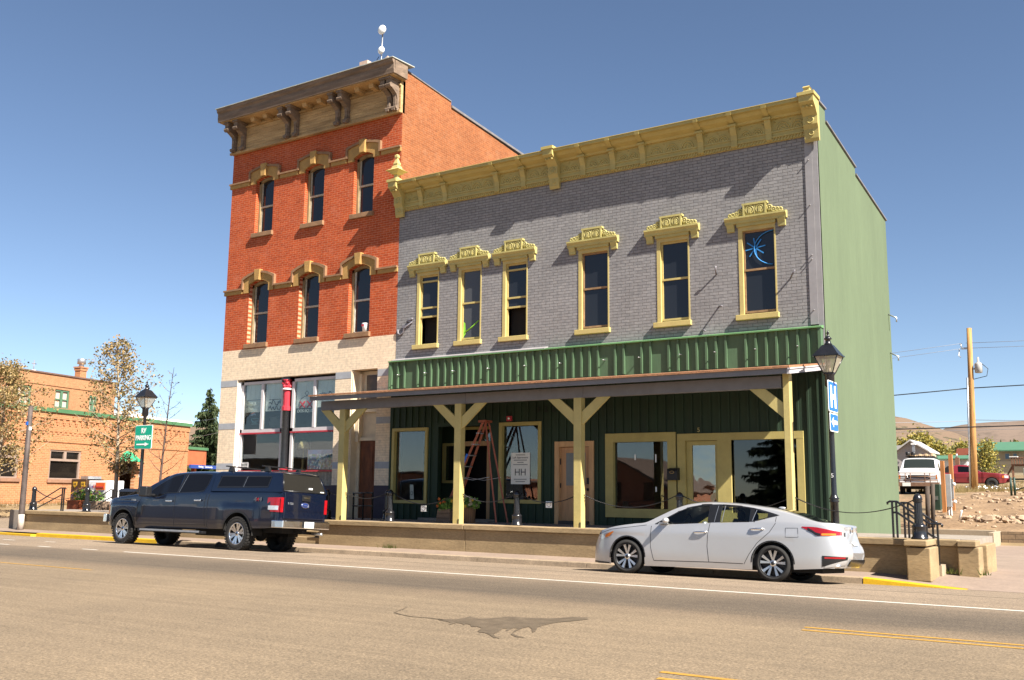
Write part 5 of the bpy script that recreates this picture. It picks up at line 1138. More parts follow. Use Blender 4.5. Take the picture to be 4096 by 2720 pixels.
MB().prism(rrect(20.0, 20.68, 3.155, 3.79, .04), -5.375, -5.365, 'x').build('sign_border', sign_white, t); MB().prism(rrect(20.02, 20.66, 3.175, 3.77, .035), -5.365, -5.36, 'x').build('sign_face', sign_blue, t)
m = MB(); m.box(-5.36, -5.356, 20.14, 20.25, 3.24, 3.70); m.box(-5.36, -5.356, 20.43, 20.54, 3.24, 3.70); m.box(-5.36, -5.357, 20.25, 20.43, 3.42, 3.52); m.build('letter', sign_white, t)
t = thing('road_sign', (-5.37, 20.35, 2.75), 'smaller blue sign with a white left arrow under the H sign', 'sign', 'blue signs on the lamp post')
MB().prism(rrect(20.06, 20.64, 2.755, 3.13, .04), -5.375, -5.365, 'x').build('sign_border', sign_white, t); MB().prism(rrect(20.08, 20.62, 2.775, 3.11, .035), -5.365, -5.36, 'x').build('sign_face', sign_blue, t)
MB().prism([(20.14, 2.945), (20.30, 3.05), (20.30, 2.985), (20.56, 2.985), (20.56, 2.905), (20.30, 2.905), (20.30, 2.84)], -5.36, -5.356, 'x').build('arrow', sign_white, t)
# bollards
def bollard(x, y, z, label, gap=None):
    t = thing('bollard', (x, y, z), label, 'bollard', 'black cast bollards with chains')
    MB().lathe([(.15, 0+z), (.15, .03+z), (.125, .05+z), (.125, .22+z), (.135, .235+z), (.11, .26+z), (.085, .29+z)], x, y, 16).build('base', asphalt_metal, t)
    m = MB(); n = 32; pr = [(.078, .27), (.068, .68)]
    vs = [(x+(r*(1 if k % 2 else .93))*math.cos(2*math.pi*k/n), y+(r*(1 if k % 2 else .93))*math.sin(2*math.pi*k/n), z+h) for r, h in pr for k in range(n)]
    m.add(vs, [(k, (k+1) % n, n+(k+1) % n, n+k) for k in range(n)]); m.build('shaft', asphalt_metal, t)
    MB().lathe([(.075, .675+z), (.09, .69+z), (.075, .71+z), (.09, .725+z), (.082, .76+z), (.06, .81+z), (.02, .84+z)], x, y, 16).build('cap', asphalt_metal, t)
    return t
for x, y, z, lb in ((-19.36, 20.4, WZ, 'black bollard just past the pickup tailgate'), (-17.08, 20.4, WZ, 'black bollard in front of the window next to the cream corner'), (-13.07, 20.4, WZ, 'black bollard between the flower barrel and the timber door'),
    (-8.80, 20.4, WZ, 'black bollard before the yellow glass door, behind the silver car'), (-30.4, 20.4, WZ, 'black bollard in front of the flower planters'), (-33.55, 20.4, WZ, 'black bollard beside the leaning steel pole'),
    (-3.70, 19.62, .686, 'black bollard standing on the wall end pier by the step railings'), (-18.35, 21.8, WZ, 'black bollard in shade near the rusty wooden street door')):
    bollard(x, y, z, lb)
chain_m = M('chain_iron', (.03, .03, .032), .35, .3, 30, metal=.5)
def chain(a, b, sag, label, link=.062):
    a, b = Vector(a), Vector(b); L = (b-a).length; n = max(6, int(L*1.05/link/.82)); m = MB()
    def P(t): p = a.lerp(b, t); return p-Vector((0, 0, sag*4*t*(1-t)))
    for i in range(n):
        t0, t1 = i/n, (i+1)/n; p0, p1 = P(t0), P(t1); c = (p0+p1)/2; d = (p1-p0).normalized(); up = Vector((0, 0, 1)) if i % 2 else d.cross(Vector((0, 0, 1))).normalized(); s = d.cross(up).normalized() if i % 2 else up
        hl = (p1-p0).length*.64; hw = .02
        m.tube([c+d*hl*math.cos(q)+s*hw*math.sin(q) for q in lin(0, 2*math.pi, 10)], .0085, 5, cap=False)
    return solo(m, 'chain', chain_m, label, 'chain', 'chains slung along the walkway')
yq = 20.4
chain((-19.27, yq, 1.43), (-18.72, 20.25, 1.40), .06, 'short chain from the bollard by the pickup to the end porch post')
chain((-18.54, 20.25, 1.42), (-17.17, yq, 1.43), .16, 'chain from the leftmost porch post to the first bollard')
chain((-16.99, yq, 1.43), (-14.79, 20.25, 1.42), .28, 'chain hanging in front of the ladder and flower box')
chain((-14.59, 20.25, 1.42), (-13.15, yq, 1.43), .20, 'chain hanging before the flower barrel')
chain((-12.99, yq, 1.43), (-11.32, 20.25, 1.42), .19, 'chain hanging in front of the timber door')
chain((-11.12, 20.25, 1.43), (-8.89, yq, 1.43), .27, 'chain sagging below the big shop window')
chain((-8.72, yq, 1.43), (-6.33, 20.25, 1.40), .27, 'chain passing behind the roof of the silver car')
chain((-6.18, 20.25, 1.42), (-3.78, 19.66, 1.40), .27, 'chain from the right porch post past the lamp to the pier bollard')
chain((-33.46, yq, 1.40), (-30.48, yq, 1.42), .34, 'chain slung between the two bollards left of the pickup')
chain((-30.32, yq, 1.42), (-27.77, yq, 1.40), .26, 'chain running from the planter bollard to the lamp post')
for x, z, lb in ((-15.92, 1.03, 'small white tag hanging on the chain near the flower box'), (-12.14, 1.19, 'small white tag hanging on the chain before the timber door')):
    t = thing('chain_tag', (x, 20.36, z), lb, 'tag', 'white tags on the chains'); MB().box(x-.085, x+.085, 20.36, 20.368, z-.075, z+.075).build('plate', sign_white, t)
    MB().tube([(x+.055*math.cos(k*.4), 20.357, z+.05*math.sin(k*.4)) for k in range(17)], .004, 4).build('oval_mark', neon_dark, t)
# handrails of black bar
def handrail(label, bars, posts, y, loc):
    t = thing('handrail', loc, label, 'handrail', 'black step railings')
    m = MB()
    for pts in bars: m.tube([(x, y, z) for x, z in pts], .021, 8)
    m.build('rail', asphalt_metal, t)
    for x, z0, z1 in posts: MB().box(x-.018, x+.018, y-.018, y+.018, z0, z1).build('post', asphalt_metal, t)
handrail('black railing on the street side of the steps by the pier', [[(-4.335, 1.31), (-4.345, 1.345), (-4.30, 1.37), (-4.17, 1.37), (-3.60, .96), (-3.40, .965), (-3.37, .94), (-3.39, .91)], [(-4.255, 1.16), (-4.17, 1.16), (-3.54, .72), (-3.46, .72)]], [(-4.255, .66, 1.37), (-4.18, .66, 1.37), (-3.54, .2, .96), (-3.46, .2, .96)], 20.08, (-4, 20.08, .6))
handrail('black railing on the shop side of the steps by the pier', [[(-4.21, 1.30), (-4.225, 1.335), (-4.18, 1.345), (-4.06, 1.345), (-3.78, 1.12), (-3.60, .98), (-3.54, .99)], [(-4.14, 1.13), (-4.06, 1.13), (-3.72, .85)]], [(-4.14, .66, 1.345), (-4.065, .66, 1.345), (-3.74, .3, 1.08)], 20.57, (-4, 20.57, .6))
handrail('black railing rising from the bollard by the leaning pole', [[(-33.35, .95), (-33.0, .97), (-31.75, 1.46), (-31.45, 1.46), (-31.42, 1.43)], [(-33.1, .74), (-31.62, 1.24)]], [(-31.62, WZ, 1.46), (-31.51, WZ, 1.46)], 20.25, (-32, 20.25, WZ))
handrail('black railing rising from the bollard before the planters', [[(-30.1, .98), (-29.85, 1.03), (-28.95, 1.42), (-28.70, 1.42)], [(-30.0, .76), (-28.82, 1.2)]], [(-28.82, WZ, 1.42), (-28.71, WZ, 1.42)], 20.25, (-29, 20.25, WZ))
handrail('black railing at the shaded steps behind the pickup', [[(-18.95, 1.40), (-18.2, 1.42)], [(-18.95, 1.05), (-18.2, 1.06)]], [(-18.92, WZ, 1.4), (-18.56, WZ, 1.4), (-18.22, WZ, 1.42)], 21.0, (-18.6, 21, WZ))
# leaning steel pole
pole_m = M('rusted_steel', (.055, .042, .038), .65, .4, 3, .15, c2=(.10, .075, .065))
t = thing('steel_pole', (-32.85, 19.62, .03), 'thick bare steel pole with worn stickers at the wall end', 'pole')
m = MB().lathe([(.10, .03), (.098, .6), (.09, 2.2), (.078, 4.3), (.0, 4.31)], -32.85, 19.58, 18); m.build('shaft', pole_m, t)
MB().lathe([(.103, .03), (.102, .55)], -32.85, 19.58, 18).build('painted_foot', M('foot_paint', (.42, .36, .30), .8, .25, 4), t)
MB().prism([(19.53, 3.45), (19.53, 3.56), (19.62, 3.56), (19.62, 3.45)], -32.77, -32.764, 'x').build('sticker', sign_white, t); MB().box(-32.9, -32.79, 19.47, 19.5, 3.62, 3.74).build('sticker', sign_blue, t)
# ---- on the walkway ----
orange_fg = M('ladder_orange', (.36, .10, .055), .55, .2, 5, 0, fine=.2)
t = thing('step_ladder', (-15.2, 21.65, WZ), 'tall orange step ladder standing open in the recessed doorway', 'ladder')
for yy in (21.38, 21.92):
    sh_ = .12*(1 if yy < 21.6 else -1)
    MB().tube([(-14.93, 21.65-.55*sh_*1.2, 3.32), (-16.14, yy, WZ)], .04, 4, smooth=False).build('front_rail', orange_fg, t); MB().tube([(-14.84, 21.65-.55*sh_*1.2, 3.30), (-14.33, yy, WZ)], .027, 4, smooth=False).build('rear_rail', orange_fg, t)
    MB().tube([(-15.62, yy+.02*(1 if yy < 21.6 else -1), 1.86), (-15.1, yy, 1.78), (-14.56, yy, 1.86)], .009, 5).build('spreader', galv, t)
for k in range(8):
    f = (k+1)/9; x, z = -16.14+1.21*f, WZ+2.65*f; hw = .27-.16*f; MB().box(x-.04, x+.04, 21.65-hw, 21.65+hw, z-.015, z+.012).build('step', galv, t)
MB().box(-15.03, -14.78, 21.5, 21.8, 3.31, 3.37).build('top_cap', orange_fg, t); m = MB(); m.prism([(-15.52, 2.02), (-15.46, 2.0), (-15.24, 2.46), (-15.30, 2.48)], 21.355, 21.36, 'y'); m.build('rail_sticker', sign_blue, t); MB().prism([(-15.66, 1.72), (-15.60, 1.70), (-15.47, 2.0), (-15.53, 2.02)], 21.352, 21.358, 'y').build('rail_sticker', sign_white, t)
def leafmat(name, c0, c1, tr=.25):
    m = bpy.data.materials.new(name); m.use_nodes = True; nt = m.node_tree; b = nt.nodes['Principled BSDF']
    g = N(nt, 'ShaderNodeNewGeometry'); r = N(nt, 'ShaderNodeValToRGB'); e = r.color_ramp.elements; e[0].color = (*c0, 1); e[1].color = (*c1, 1)
    nt.links.new(g.outputs['Random Per Island'], r.inputs[0]); nt.links.new(r.outputs[0], b.inputs['Base Color']); b.inputs['Roughness'].default_value = .55; b.inputs['Specular IOR Level'].default_value = .3
    tl = N(nt, 'ShaderNodeBsdfTranslucent'); nt.links.new(r.outputs[0], tl.inputs[0]); mx = N(nt, 'ShaderNodeMixShader'); mx.inputs[0].default_value = tr
    nt.links.new(b.outputs[0], mx.inputs[1]); nt.links.new(tl.outputs[0], mx.inputs[2]); nt.links.new(mx.outputs[0], nt.nodes['Material Output'].inputs[0]); return m
flower_leaf = leafmat('flower_leaf', (.07, .16, .03), (.20, .34, .07)); petal_y = leafmat('petal_yellow', (.65, .35, .02), (.75, .50, .05)); petal_w = leafmat('petal_pale', (.40, .30, .22), (.62, .52, .40)); petal_p = leafmat('petal_purple', (.14, .05, .20), (.45, .12, .22)); petal_o = leafmat('petal_orange', (.55, .08, .02), (.65, .18, .03))
def leafquad(m, p, s, rnd, elong=1.5):
    a = Vector((rnd.gauss(0, 1), rnd.gauss(0, 1), rnd.gauss(0, .8))).normalized(); b = a.orthogonal().normalized(); b = (Matrix.Rotation(rnd.random()*6.28, 3, a) @ b); c = a.cross(b)
    p = Vector(p); m.add([p-b*s*elong*.5, p+c*s*.42, p+b*s*elong*.5, p-c*s*.42], [(0,1,2,3)])
def flowers(parent, cx, cy, cz, rx, ry, rz_, nl, s, blooms, seed):
    rnd = random.Random(seed); m = MB()
    def pt():
        while True:
            q = (rnd.uniform(-1, 1), rnd.uniform(-1, 1), rnd.uniform(-.6, 1))
            if q[0]**2+q[1]**2+q[2]**2 < 1: return (cx+q[0]*rx, cy+q[1]*ry, cz+q[2]*rz_)
    for _ in range(nl): leafquad(m, pt(), s*rnd.uniform(.7, 1.3), rnd)
    m.build('leaves', flower_leaf, parent)
    for mt, n in blooms:
        m = MB()
        for _ in range(n):
            p = Vector(pt()); p.y -= ry*.35; p.z += rz_*.2
            for k in range(6):
                a = k*1.047; m.add([p, p+Vector((s*.55*math.cos(a-.4), -.01, s*.55*math.sin(a-.4))), p+Vector((s*.55*math.cos(a+.4), -.01, s*.55*math.sin(a+.4)))], [(0,1,2)])
        m.build('blossom', mt, parent)
boxw = M('planter_weathered', (.16, .11, .075), .85, .3, 4, .2, stretch=(.5, 1, 3))
t = thing('planter_box', (-15.55, 20.85, WZ), 'dark square planter box with trailing green plants beside the porch post', 'planter')
MB().prism([(-15.78, WZ), (-15.33, WZ), (-15.33, 1.03), (-15.72, 1.03)], 20.7, 21.15, 'y').build('box', boxw, t, bevel=.01); m = MB()
for z in (.79, .91): m.box(-15.77, -15.32, 20.69, 20.7, z, z+.008)
m.build('board_gap', gap_m, t); flowers(t, -15.52, 20.9, 1.10, .30, .26, .2, 420, .075, ((petal_o, 7), (petal_y, 3)), 4)
t = thing('flower_barrel', (-14.9, 20.95, WZ), 'slatted wooden barrel with pale and yellow flowers beside the porch post', 'planter')
m = MB(); n = 20
for k in range(n):
    a0, a1 = 2*math.pi*(k+.06)/n, 2*math.pi*(k+.94)/n; m.add([(-14.9+r*math.cos(a), 20.95+r*math.sin(a), z) for z, r in ((WZ, .16), (1.08, .19)) for a in (a0, a1)], [(0,1,3,2)])
m.build('staves', M('barrel_wood', (.17, .09, .045), .8, .25, 5, .1, stretch=(2, 2, .4)), t); MB().lathe([(.15, WZ), (.18, 1.06)], -14.9, 20.95, 18).build('barrel_liner', gap_m, t)
flowers(t, -14.86, 20.92, 1.16, .28, .25, .19, 260, .07, ((petal_w, 22), (petal_y, 5)), 8)
t = thing('mailbox', (-9.73, 22.2, 1.8), 'black wall mailbox between the big window and the glass door', 'mailbox')
m = MB().prism([(22.30, 1.80), (22.12, 1.80), (22.12, 2.02), (22.16, 2.07), (22.30, 2.10)], -9.87, -9.60, 'x'); m.build('box', plastic_black, t, bevel=.01); m = MB().tube([(-9.735+.055*math.cos(k*.4), 22.115, 1.99+.03*math.sin(k*.4)) for k in range(17)], .007, 5); m.build('badge', M('brass', (.45, .30, .12), .4, .1, metal=.6), t)
t = thing('fire_alarm', (-14.54, YS-.04, 3.45), 'small red alarm box above the poster window', 'alarm'); MB().box(-14.62, -14.46, YS-.10, YS-.035, 3.38, 3.52).build('box', red_paint, t, bevel=.008); MB().ball((-14.54, YS-.10, 3.45), .035, 10).build('strobe', steel_white, t)
# posters and window things
paper = M('poster_paper', (.80, .78, .72), .7, .06, 4); ink = M('poster_ink', (.03, .03, .03), .7, 0)
t = thing('paper_poster', (-14.25, 22.44, 1.69), 'white paper poster with large letters HH behind the glass', 'poster')
MB().box(-14.55, -13.95, 22.396, 22.402, 1.69, 2.53).build('sheet', paper, t); text('poster_lettering', 'HH', .26, (-14.25, 22.393, 2.0), ink, t, ext=.001); text('poster_lettering', 'Loft Apartments', .075, (-14.25, 22.393, 2.40), ink, t, ext=.001)
for z, w_ in ((2.47, .3), (2.33, .42), (2.27, .2), (2.21, .46), (1.82, .4), (1.76, .3)): MB().box(-14.25-w_/2, -14.25+w_/2, 22.392, 22.395, z-.010, z+.010).build('text_line', M('ink_grey', (.22, .22, .21), .7, 0), t)
t = thing('paper_notice', (-18.1, 22.44, 1.25), 'pale notice leaning in the shop window by the cream corner', 'notice'); MB().prism([(-18.04, 1.25), (-17.90, 1.25), (-17.94, 1.66), (-18.06, 1.66)], 22.43, 22.436, 'y').build('sheet', paper, t); MB().tube([(-17.985+.045*math.cos(k*.4), 22.427, 1.42+.05*math.sin(k*.4)) for k in range(17)], .006, 4).build('ring_mark', ink, t)
yn = YF+.168
def tubes(name, label, strokes, mat, frame=None, r=.012):
    t = thing(name, (strokes[0][0][0], yn, strokes[0][0][1]), label, 'neon sign', 'neon signs in the bar window'); m = MB()
    for s in strokes: m.tube([(x, yn, z) for x, z in s], r, 5)
    m.build('tubing', mat, t)
    if frame: m = MB(); [m.tube([(x, yn+.03, z) for x, z in s], .009, 5) for s in frame]; m.build('wire_frame', neon_dark, t)
    return t
rnd = random.Random(11)
def scrawl(x0, x1, z, h, n): return [(x0+(x1-x0)*i/n, z+h*(rnd.random()-.5)*2) for i in range(n+1)]
t = tubes('neon_sign', 'pale neon lettering in the left pane of the bar window', [scrawl(-25.2, -24.62, 4.30, .07, 14), scrawl(-25.2, -24.62, 4.12, .06, 14), [(-25.24, 4.02), (-24.58, 4.02), (-24.58, 4.07), (-25.24, 4.07)]], neon_white, [[(-25.24, 4.02), (-25.24, 4.42), (-24.58, 4.42), (-24.58, 4.02)]])
t = tubes('neon_sign', 'dark unlit neon scroll in the second pane of the bar window', [scrawl(-24.2, -23.56, 4.28, .10, 20), scrawl(-24.2, -23.6, 4.12, .08, 18)], neon_dark, [[(-24.2, 4.4), (-23.6, 4.4)], [(-24.1, 4.0), (-23.6, 4.02)]])
t = tubes('neon_sign', 'red double-X neon with a dark crest in the bar window', [[(-22.76, 4.28), (-22.54, 4.08)], [(-22.54, 4.28), (-22.76, 4.08)], [(-22.44, 4.28), (-22.22, 4.08)], [(-22.22, 4.28), (-22.44, 4.08)]], neon_red, [[(-22.5+.33*math.cos(a), 4.18+.27*math.sin(a)) for a in lin(0, 6.28, 24)], [(-22.5, 4.45), (-22.42, 4.55), (-22.5, 4.62), (-22.58, 4.55), (-22.5, 4.45)], [(-22.6, 3.9), (-22.5, 3.8), (-22.4, 3.9)]], r=.024)
text('neon_lettering', 'DOS EQUIS', .14, (-22.5, yn-.01, 3.97), neon_white, t, ext=.004)
t = tubes('neon_sign', 'small dark neon figure at the top right bar pane', [scrawl(-21.9, -21.4, 4.5, .06, 12), scrawl(-21.8, -21.45, 4.42, .04, 8)], neon_dark, None)
t = tubes('neon_sign', 'little neon cup of blue-green tubing under the pale lettering', [[(-24.98, 3.8), (-24.9, 3.66), (-24.7, 3.66), (-24.62, 3.8), (-24.98, 3.8)], [(-24.95, 3.62), (-24.65, 3.62)], scrawl(-24.95, -24.65, 3.72, .04, 8)], M('neon_teal', (.05, .12, .15), .4, 0), None)
t = thing('team_badge', (-24.9, yn, 3.94), 'small orange and blue horse-head badge on the window', 'badge'); MB().prism([(-25.03, 3.90), (-24.93, 3.985), (-24.80, 3.97), (-24.76, 3.90), (-24.83, 3.93), (-24.92, 3.90)], yn-.004, yn, 'y').build('badge_body', M('badge_blue', (.12, .13, .2), .5, 0), t); MB().prism([(-25.0, 3.95), (-24.9, 4.01), (-24.80, 3.99), (-24.9, 3.975)], yn-.008, yn-.004, 'y').build('badge_mane', M('badge_orange', (.6, .14, .03), .5, 0), t)
t = thing('hanging_lamp', (-24.0, yn+.2, 3.5), 'black bell-shaped shade hanging behind the bar window', 'lamp'); MB().prism([(-24.30, 3.62), (-24.22, 3.83), (-23.98, 3.86), (-23.80, 3.72), (-23.74, 3.56), (-23.9, 3.50), (-24.2, 3.52)], yn+.15, yn+.3, 'y').build('shade', plastic_black, t)
t = thing('table_lamp', (-22.74, YF+.6, 2.1), 'table lamp with pale shade inside the bar window', 'lamp'); MB().lathe([(.21, 2.80), (.10, 3.05)], -22.95, YF+.6, 16).build('lamp_shade', M('lamp_shade_cream', (.62, .48, .22), .8, .1), t); MB().lathe([(.1, 2.1), (.1, 2.14), (.03, 2.2), (.05, 2.4), (.02, 2.5), (.02, 2.9)], -22.95, YF+.6, 10).build('base', M('brass', (.45, .30, .12)), t)
def poster_mat():
    m, nt, b = newmat('match_poster'); tc = N(nt, 'ShaderNodeTexCoord'); vo = N(nt, 'ShaderNodeTexVoronoi'); vo.inputs['Scale'].default_value = 17; nt.links.new(tc.outputs['Object'], vo.inputs['Vector'])
    sp = N(nt, 'ShaderNodeSeparateColor'); nt.links.new(vo.outputs['Color'], sp.inputs[0]); r = N(nt, 'ShaderNodeValToRGB'); nt.links.new(sp.outputs[0], r.inputs[0]); e = r.color_ramp.elements
    e[0].color = (.05, .08, .16, 1); e[1].color = (.10, .26, .14, 1)
    for p, c in ((.25, (.22, .34, .45, 1)), (.45, (.5, .5, .5, 1)), (.62, (.12, .14, .3, 1)), (.8, (.35, .2, .2, 1))): q = e.new(p); q.color = c
    nt.links.new(r.outputs[0], b.inputs['Base Color']); b.inputs['Roughness'].default_value = .3; return m
t = thing('team_poster', (-21.8, YF+.2, 2.12), 'colourful team poster with a pink and blue title band in the bar window', 'poster'); MB().box(-22.32, -21.26, YF+.175, YF+.185, 2.12, 2.60).build('picture', poster_mat(), t); MB().box(-22.32, -21.26, YF+.175, YF+.185, 2.602, 2.73).build('title_band', M('band_lilac', (.34, .20, .38), .5, .3, 3, c2=(.12, .22, .5)), t); MB().box(-22.36, -22.325, YF+.185, YF+.21, 2.1, 2.72).build('frame_edge', M('frame_red', (.3, .1, .07), .5, .1), t)
t = thing('door_notice', (-25.13, YF+.19, 2.2), 'small white PRIVATE PARKING notice low in the bar window', 'notice'); MB().box(-25.31, -24.97, YF+.128, YF+.133, 2.18, 2.36).build('sheet', sign_white, t); MB().box(-25.29, -24.99, YF+.124, YF+.128, 2.19, 2.35).build('panel', ink, t); text('notice_lettering', 'PRIVATE', .075, (-25.14, YF+.122, 2.31), sign_white, t, ext=.001); text('notice_lettering', 'PARKING', .07, (-25.14, YF+.122, 2.23), sign_white, t, ext=.001)
t = thing('bucket', (-19.98, YF+.17, 6.31), 'white plastic bucket on the sill of the right middle-floor window', 'bucket'); MB().lathe([(.075, 6.31), (.1, 6.55), (.105, 6.57)], -20.0, YF+.05, 14).build('pail', steel_white, t); MB().box(-20.06, -19.96, YF-.052, YF-.048, 6.47, 6.53).build('red_label', red_paint, t)

# ================= LEFT: CROSS STREET, BRICK SHOP, TREES =================
brick_shop = brick('brick_shop_orange', (.40, .18, .08), (.335, .14, .062), (.46, .28, .165), 'x', .105, .30, .010, .5, hsv=.10)
brick_tan = brick('brick_tan', (.37, .20, .10), (.32, .165, .08), (.34, .195, .11), 'x', .085, .25, .006, .4, hsv=.14)
brick_shop_y = brick('brick_shop_return', (.29, .11, .05), (.24, .085, .038), (.35, .2, .12), 'y', .105, .30, .010, .5, hsv=.10)
green_metal = M('green_roof_metal', (.06, .15, .07), .5, .12, 3)
frame_taupe = M('frame_taupe', (.26, .19, .15), .6, .1, 4)
shop_dark = dark_glass('shop_dark_glass', (.010, .008, .007), 1.45, .04)
shop = thing('brick_shop', (-55, 32, 0), 'low orange brick shop with green roof edge across the side street', 'building', rz=R(105))
H = [(-2.3, .42, 2.0, 3.84), (2.78, 5.40, 1.98, 3.76), (9.0, 10.5, .45, 3.35)]
MB().wall(-9, 16.15, .5, 6.06, H, 0, .3).build('front_wall', brick_shop, shop, local=True)
m = MB(); m.add([(16.15,0,.1),(16.15,9,.1),(16.15,9,6.06),(16.15,0,6.06)], [(0,1,2,3)]); m.add([(-9,12,0),(16.15,12,0),(16.15,12,6),(-9,12,6)], [(3,2,1,0)]); m.add([(-9,0,5.9),(16.15,0,5.9),(16.15,12,5.9),(-9,12,5.9)], [(0,1,2,3)]); m.build('side_wall', brick_shop_y, shop, local=True)
MB().box(-9, 9.0, -.06, .25, -.3, .52).build('foundation', concrete_light, shop, local=True); MB().box(10.5, 16.15, -.06, .25, -.3, .52).build('foundation', concrete_light, shop, local=True)
m = MB(); m.box(-9.1, 16.25, -.16, .4, 6.05, 6.24); m.box(-9.1, 16.27, -.18, -.14, 6.0, 6.2); m.build('roof_edge', green_metal, shop, local=True)
m = MB(); m.box(-9, 16.16, -.07, .02, 5.62, 6.02); m.box(-9, 16.16, -.04, .02, 4.84, 4.92); m.box(-9, 16.16, -.05, .02, 4.22, 4.30)
x = -8.9
while x < 16: m.box(x, x+.22, -.06, .02, 5.40, 5.62); m.box(x+.05, x+.17, -.05, .02, 5.26, 5.40); x += .52
x = -8.8
while x < 16: m.box(x, x+.18, -.035, .02, 4.70, 4.84); x += .40
m.build('corbel_courses', brick_shop, shop, local=True)
for a, b, c, d in H[:2]:
    f = MB(); f.box(a, a+.13, .06, .2, c, d); f.box(b-.13, b, .06, .2, c, d); f.box(a, b, .055, .2, d-.1, d); f.box(a, b, .055, .2, c, c+.08); zt = c+(d-c)*.66; f.box(a, b, .05, .2, zt-.07, zt+.07); f.box((a+b)/2-.1, (a+b)/2+.1, .06, .2, zt, d)
    o = f.build('window', frame_taupe, shop, local=True); MB().box(a+.1, b-.1, .16, .17, c+.05, d-.05).build('pane', shop_dark, o, local=True)
    MB().box(a-.12, b+.12, -.10, .1, c-.2, c-.002).build('sill', M('sill_brown', (.24, .13, .08), .8, .15, 4), o, local=True)
    MB().box(b-.55, b-.25, .2, .22, c+.1, zt-.1).build('interior_post', M('interior_tan', (.30, .23, .14), .8, .1), o, local=True)
m = MB(); m.box(8.9, 10.6, 1.5, 1.55, .4, 3.4); m.build('entry_back', M('entry_shadow', (.05, .018, .012), .8, .2), shop, local=True)  # shadow of the entry opening put into the colour of this back sheet
aw = MB(); n = 14
for k in range(n):
    a0, a1 = math.pi*k/n, math.pi*(k+1)/n
    aw.add([(9.75-.85*math.cos(a0), -.75, 3.25+.0*a0), (9.75-.85*math.cos(a1), -.75, 3.25), (9.75-.80*math.cos(a1), 0, 3.25+.72*math.sin(a1)), (9.75-.80*math.cos(a0), 0, 3.25+.72*math.sin(a0))], [(0,1,2,3)])
aw.build('entry_awning', M('awning_green', (.03, .30, .14), .6, .1), shop, local=True)
o = MB().box(16.2, 19.25, .6, 5, 3.22, 4.40).build('drive_canopy', M('canopy_orange', (.38, .10, .04), .7, .1, 2), shop, local=True); MB().box(16.15, 19.35, .5, 5.1, 4.40, 4.60).build('canopy_edge', green_metal, o, local=True); MB().box(18.7, 18.95, 1.2, 1.5, 0, 3.2).build('canopy_post', M('canopy_orange', (.5, .13, .05)), o, local=True)
bs = thing('bank_sign', (-59.6, 48.5, 3), 'low blue sign band with white lettering under the orange canopy', 'sign', rz=R(105))
MB().box(-.8, 2.75, -.35, -.2, .0, .26).build('sign_face', M('sign_navy', (.02, .05, .22), .5, .1), bs, local=True); text('sign_lettering', 'Parking   Community', .2, (1.0, -.36, .13), sign_white, bs, local=True)
wr = thing('white_roofed_building', (-76.8, 56.6, 0), 'white roofed building behind the orange brick shop', 'building', rz=R(105))
MB().prism([(-2, 7.5), (7.2, 7.5), (7.2, 8.0), (2, 8.05), (-2, 8.3)], 0, 10, 'y').build('roof', white_plain, wr, local=True); MB().box(-2, 7.1, .3, 9, 0, 7.5).build('wall', M('pale_siding', (.55, .52, .47), .8, .1), wr, local=True)
# taller tan brick building behind
tan = thing('tan_brick_building', (-64, 36, 0), 'taller tan brick building with green arched windows behind the orange shop', 'building', rz=R(103))
TW = [(1.3, 2.5, 7.1, 8.42), (4.6, 5.95, 7.1, 8.42), (7.9, 8.65, 7.1, 8.3)]
MB().wall(-14, 10.5, 0, 9.46, TW, 0, .22).build('front_wall', brick_tan, tan, local=True)
m = MB(); m.add([(10.5,0,0),(10.5,12,0),(10.5,12,9.46),(10.5,0,9.46)], [(0,1,2,3)]); m.add([(-14,12,0),(10.5,12,0),(10.5,12,9.4),(-14,12,9.4)], [(3,2,1,0)]); m.add([(-14,0,9.3),(10.5,0,9.3),(10.5,12,9.3),(-14,12,9.3)], [(0,1,2,3)]); m.build('side_wall', brick_tan, tan, local=True)
m = MB(); m.box(-14.1, 10.56, -.08, .3, 9.42, 9.52); m.build('coping', M('coping_brown', (.13, .08, .06), .7, .2), tan, local=True)
MB().box(-14, 10.5, -.05, .02, 8.62, 8.72).build('brick_course', brick_tan, tan, local=True)
wg = M('window_green_frame', (.07, .15, .09), .6, .15, 5); shade = M('window_shade', (.42, .36, .30), .8, .12, 3)
for a, b, c, d in TW:
    f = MB(); f.box(a, a+.12, .06, .2, c, d); f.box(b-.12, b, .06, .2, c, d); f.box((a+b)/2-.1, (a+b)/2+.1, .05, .2, c, d); f.prism([(a, d-.12), (b, d-.12), (b, d+.02), ((a+b)/2, d+.1), (a, d+.02)], .05, .2, 'y'); f.box(a, b, .055, .2, c, c+.1); f.box(a, b, .07, .2, c+.58, c+.66)
    o = f.build('window', wg, tan, local=True); MB().box(a+.05, b-.05, .15, .16, c, d).build('blind', shade, o, local=True); MB().box(a-.15, b+.15, -.08, .15, c-.15, c-.002).build('sill', stone_sill, o, local=True)
ch = MB(); ch.box(7.0, 7.62, .2, .7, 9.0, 10.05); ch.box(6.95, 7.67, .15, .75, 10.05, 10.25); ch.box(6.9, 7.72, .1, .8, 10.25, 10.34); co = ch.build('chimney', brick_shop, tan, local=True)
MB().lathe([(.2, 10.34), (.17, 10.5), (.17, 10.54), (.3, 10.56), (.3, 10.92), (.28, 10.94)], 7.32, .45, 16).build('chimney_cowl', galv, co, local=True)
